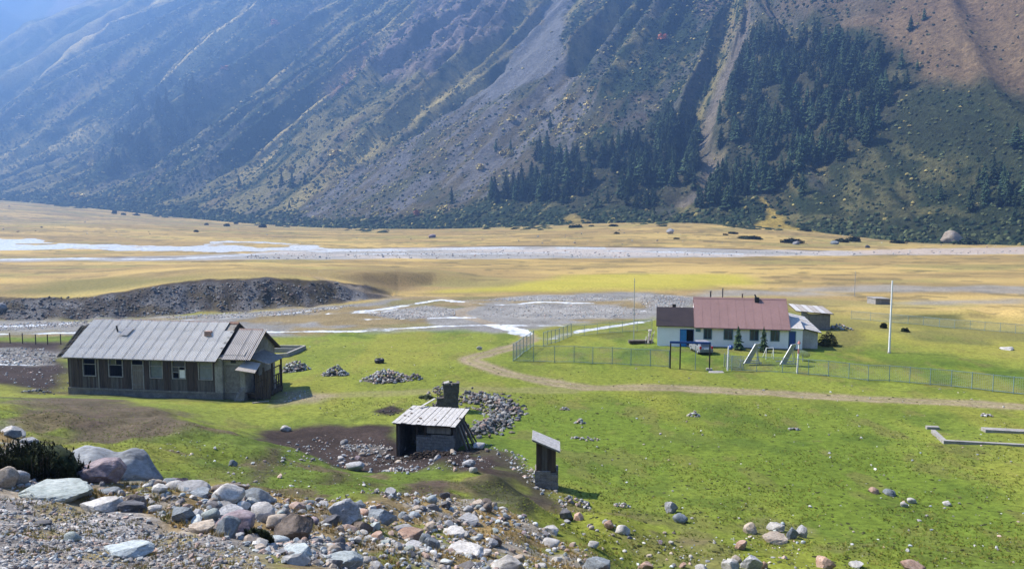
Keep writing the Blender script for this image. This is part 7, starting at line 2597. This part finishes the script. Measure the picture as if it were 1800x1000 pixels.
# ------------------------------------------------------------ the car
x0, y0, z0 = G1(1236, 624)
car = empty('parked_car', (x0, y0 + 1.2, z0), .08, 'silver hatchback seen from behind on the grass before the white house', 'car')
M_CAR = plain('silver_car_paint', (.34, .35, .38), .3, .4, .6)
M_TAIL = plain('tail_light_red', (.45, .02, .02), .25)
M_RUB = plain('tyre_rubber', (.02, .02, .02), .8)
prof = [(-2.0, .38), (-2.02, .72), (-1.92, .98), (-1.55, 1.42), (-1.15, 1.50), (.1, 1.50), (.95, 1.02), (1.75, .88), (1.98, .66), (1.98, .36)]
bm = bmesh.new()
W2 = .84


def wid(z):
    return W2 * (1 - max(0, z - .95) * .30)


rows_ = []
for sx_ in (-1, -.86, .86, 1):
    rows_.append([bm.verts.new((sx_ * wid(z), yy, z - (.04 if abs(sx_) == 1 else 0))) for yy, z in prof])
for a in range(3):
    for k in range(len(prof) - 1):
        bm.faces.new((rows_[a][k], rows_[a][k + 1], rows_[a + 1][k + 1], rows_[a + 1][k]))
    bm.faces.new((rows_[a][0], rows_[a + 1][0], rows_[a + 1][-1], rows_[a][-1]))
bm.faces.new(rows_[0][::-1]); bm.faces.new(rows_[3])
bmesh.ops.recalc_face_normals(bm, faces=bm.faces)
me = bpy.data.meshes.new('body'); bm.to_mesh(me); bm.free(); me.materials.append(M_CAR)
body = put('body', me, car)
MB().slab([(-.60, -1.945, 1.0), (.60, -1.945, 1.0), (.55, -1.60, 1.40), (-.55, -1.60, 1.40)], .02).build('rear_window', M_GLASSD, car)
MB().slab([(-.64, .98, 1.03), (.64, .98, 1.03), (.58, .14, 1.49), (-.58, .14, 1.49)], .02).build('windscreen', M_GLASSD, car)
for s in (-1, 1):
    q = MB()
    q.prism([(-1.35, 1.03), (-1.15, 1.40), (.05, 1.40), (.75, 1.03)], 'x', s * .80 - .02, s * .80 + .02)
    q.build('side_window', M_GLASSD, car)
    MB().box(s * .70 - .1, s * .70 + .1, -2.04, -1.93, .72, 1.04).build('tail_light', M_TAIL, car)
    for yy in (-1.28, 1.25):
        wv = MB().tube((s * .62, yy, .31), (s * .845, yy, .31), .31, .31, 18).build('wheel', M_RUB, car)
        MB().tube((s * .83, yy, .31), (s * .86, yy, .31), .19, .17, 12).build('rim', M_GALV, wv)
    MB().box(s * .93 - .08, s * .93 + .08, .55, .68, .98, 1.1).build('mirror', M_CAR, car)
MB().box(-.80, .80, -2.12, -1.99, .34, .60).build('bumper', plain('grey_bumper', (.16, .165, .175), .5), car)
MB().box(-.26, .26, -2.055, -2.015, .68, .80).build('number_plate', M_WPAINT, car)
MB().box(-.82, .82, -1.7, 1.7, .2, .37).build('underbody', M_BLACK, car)
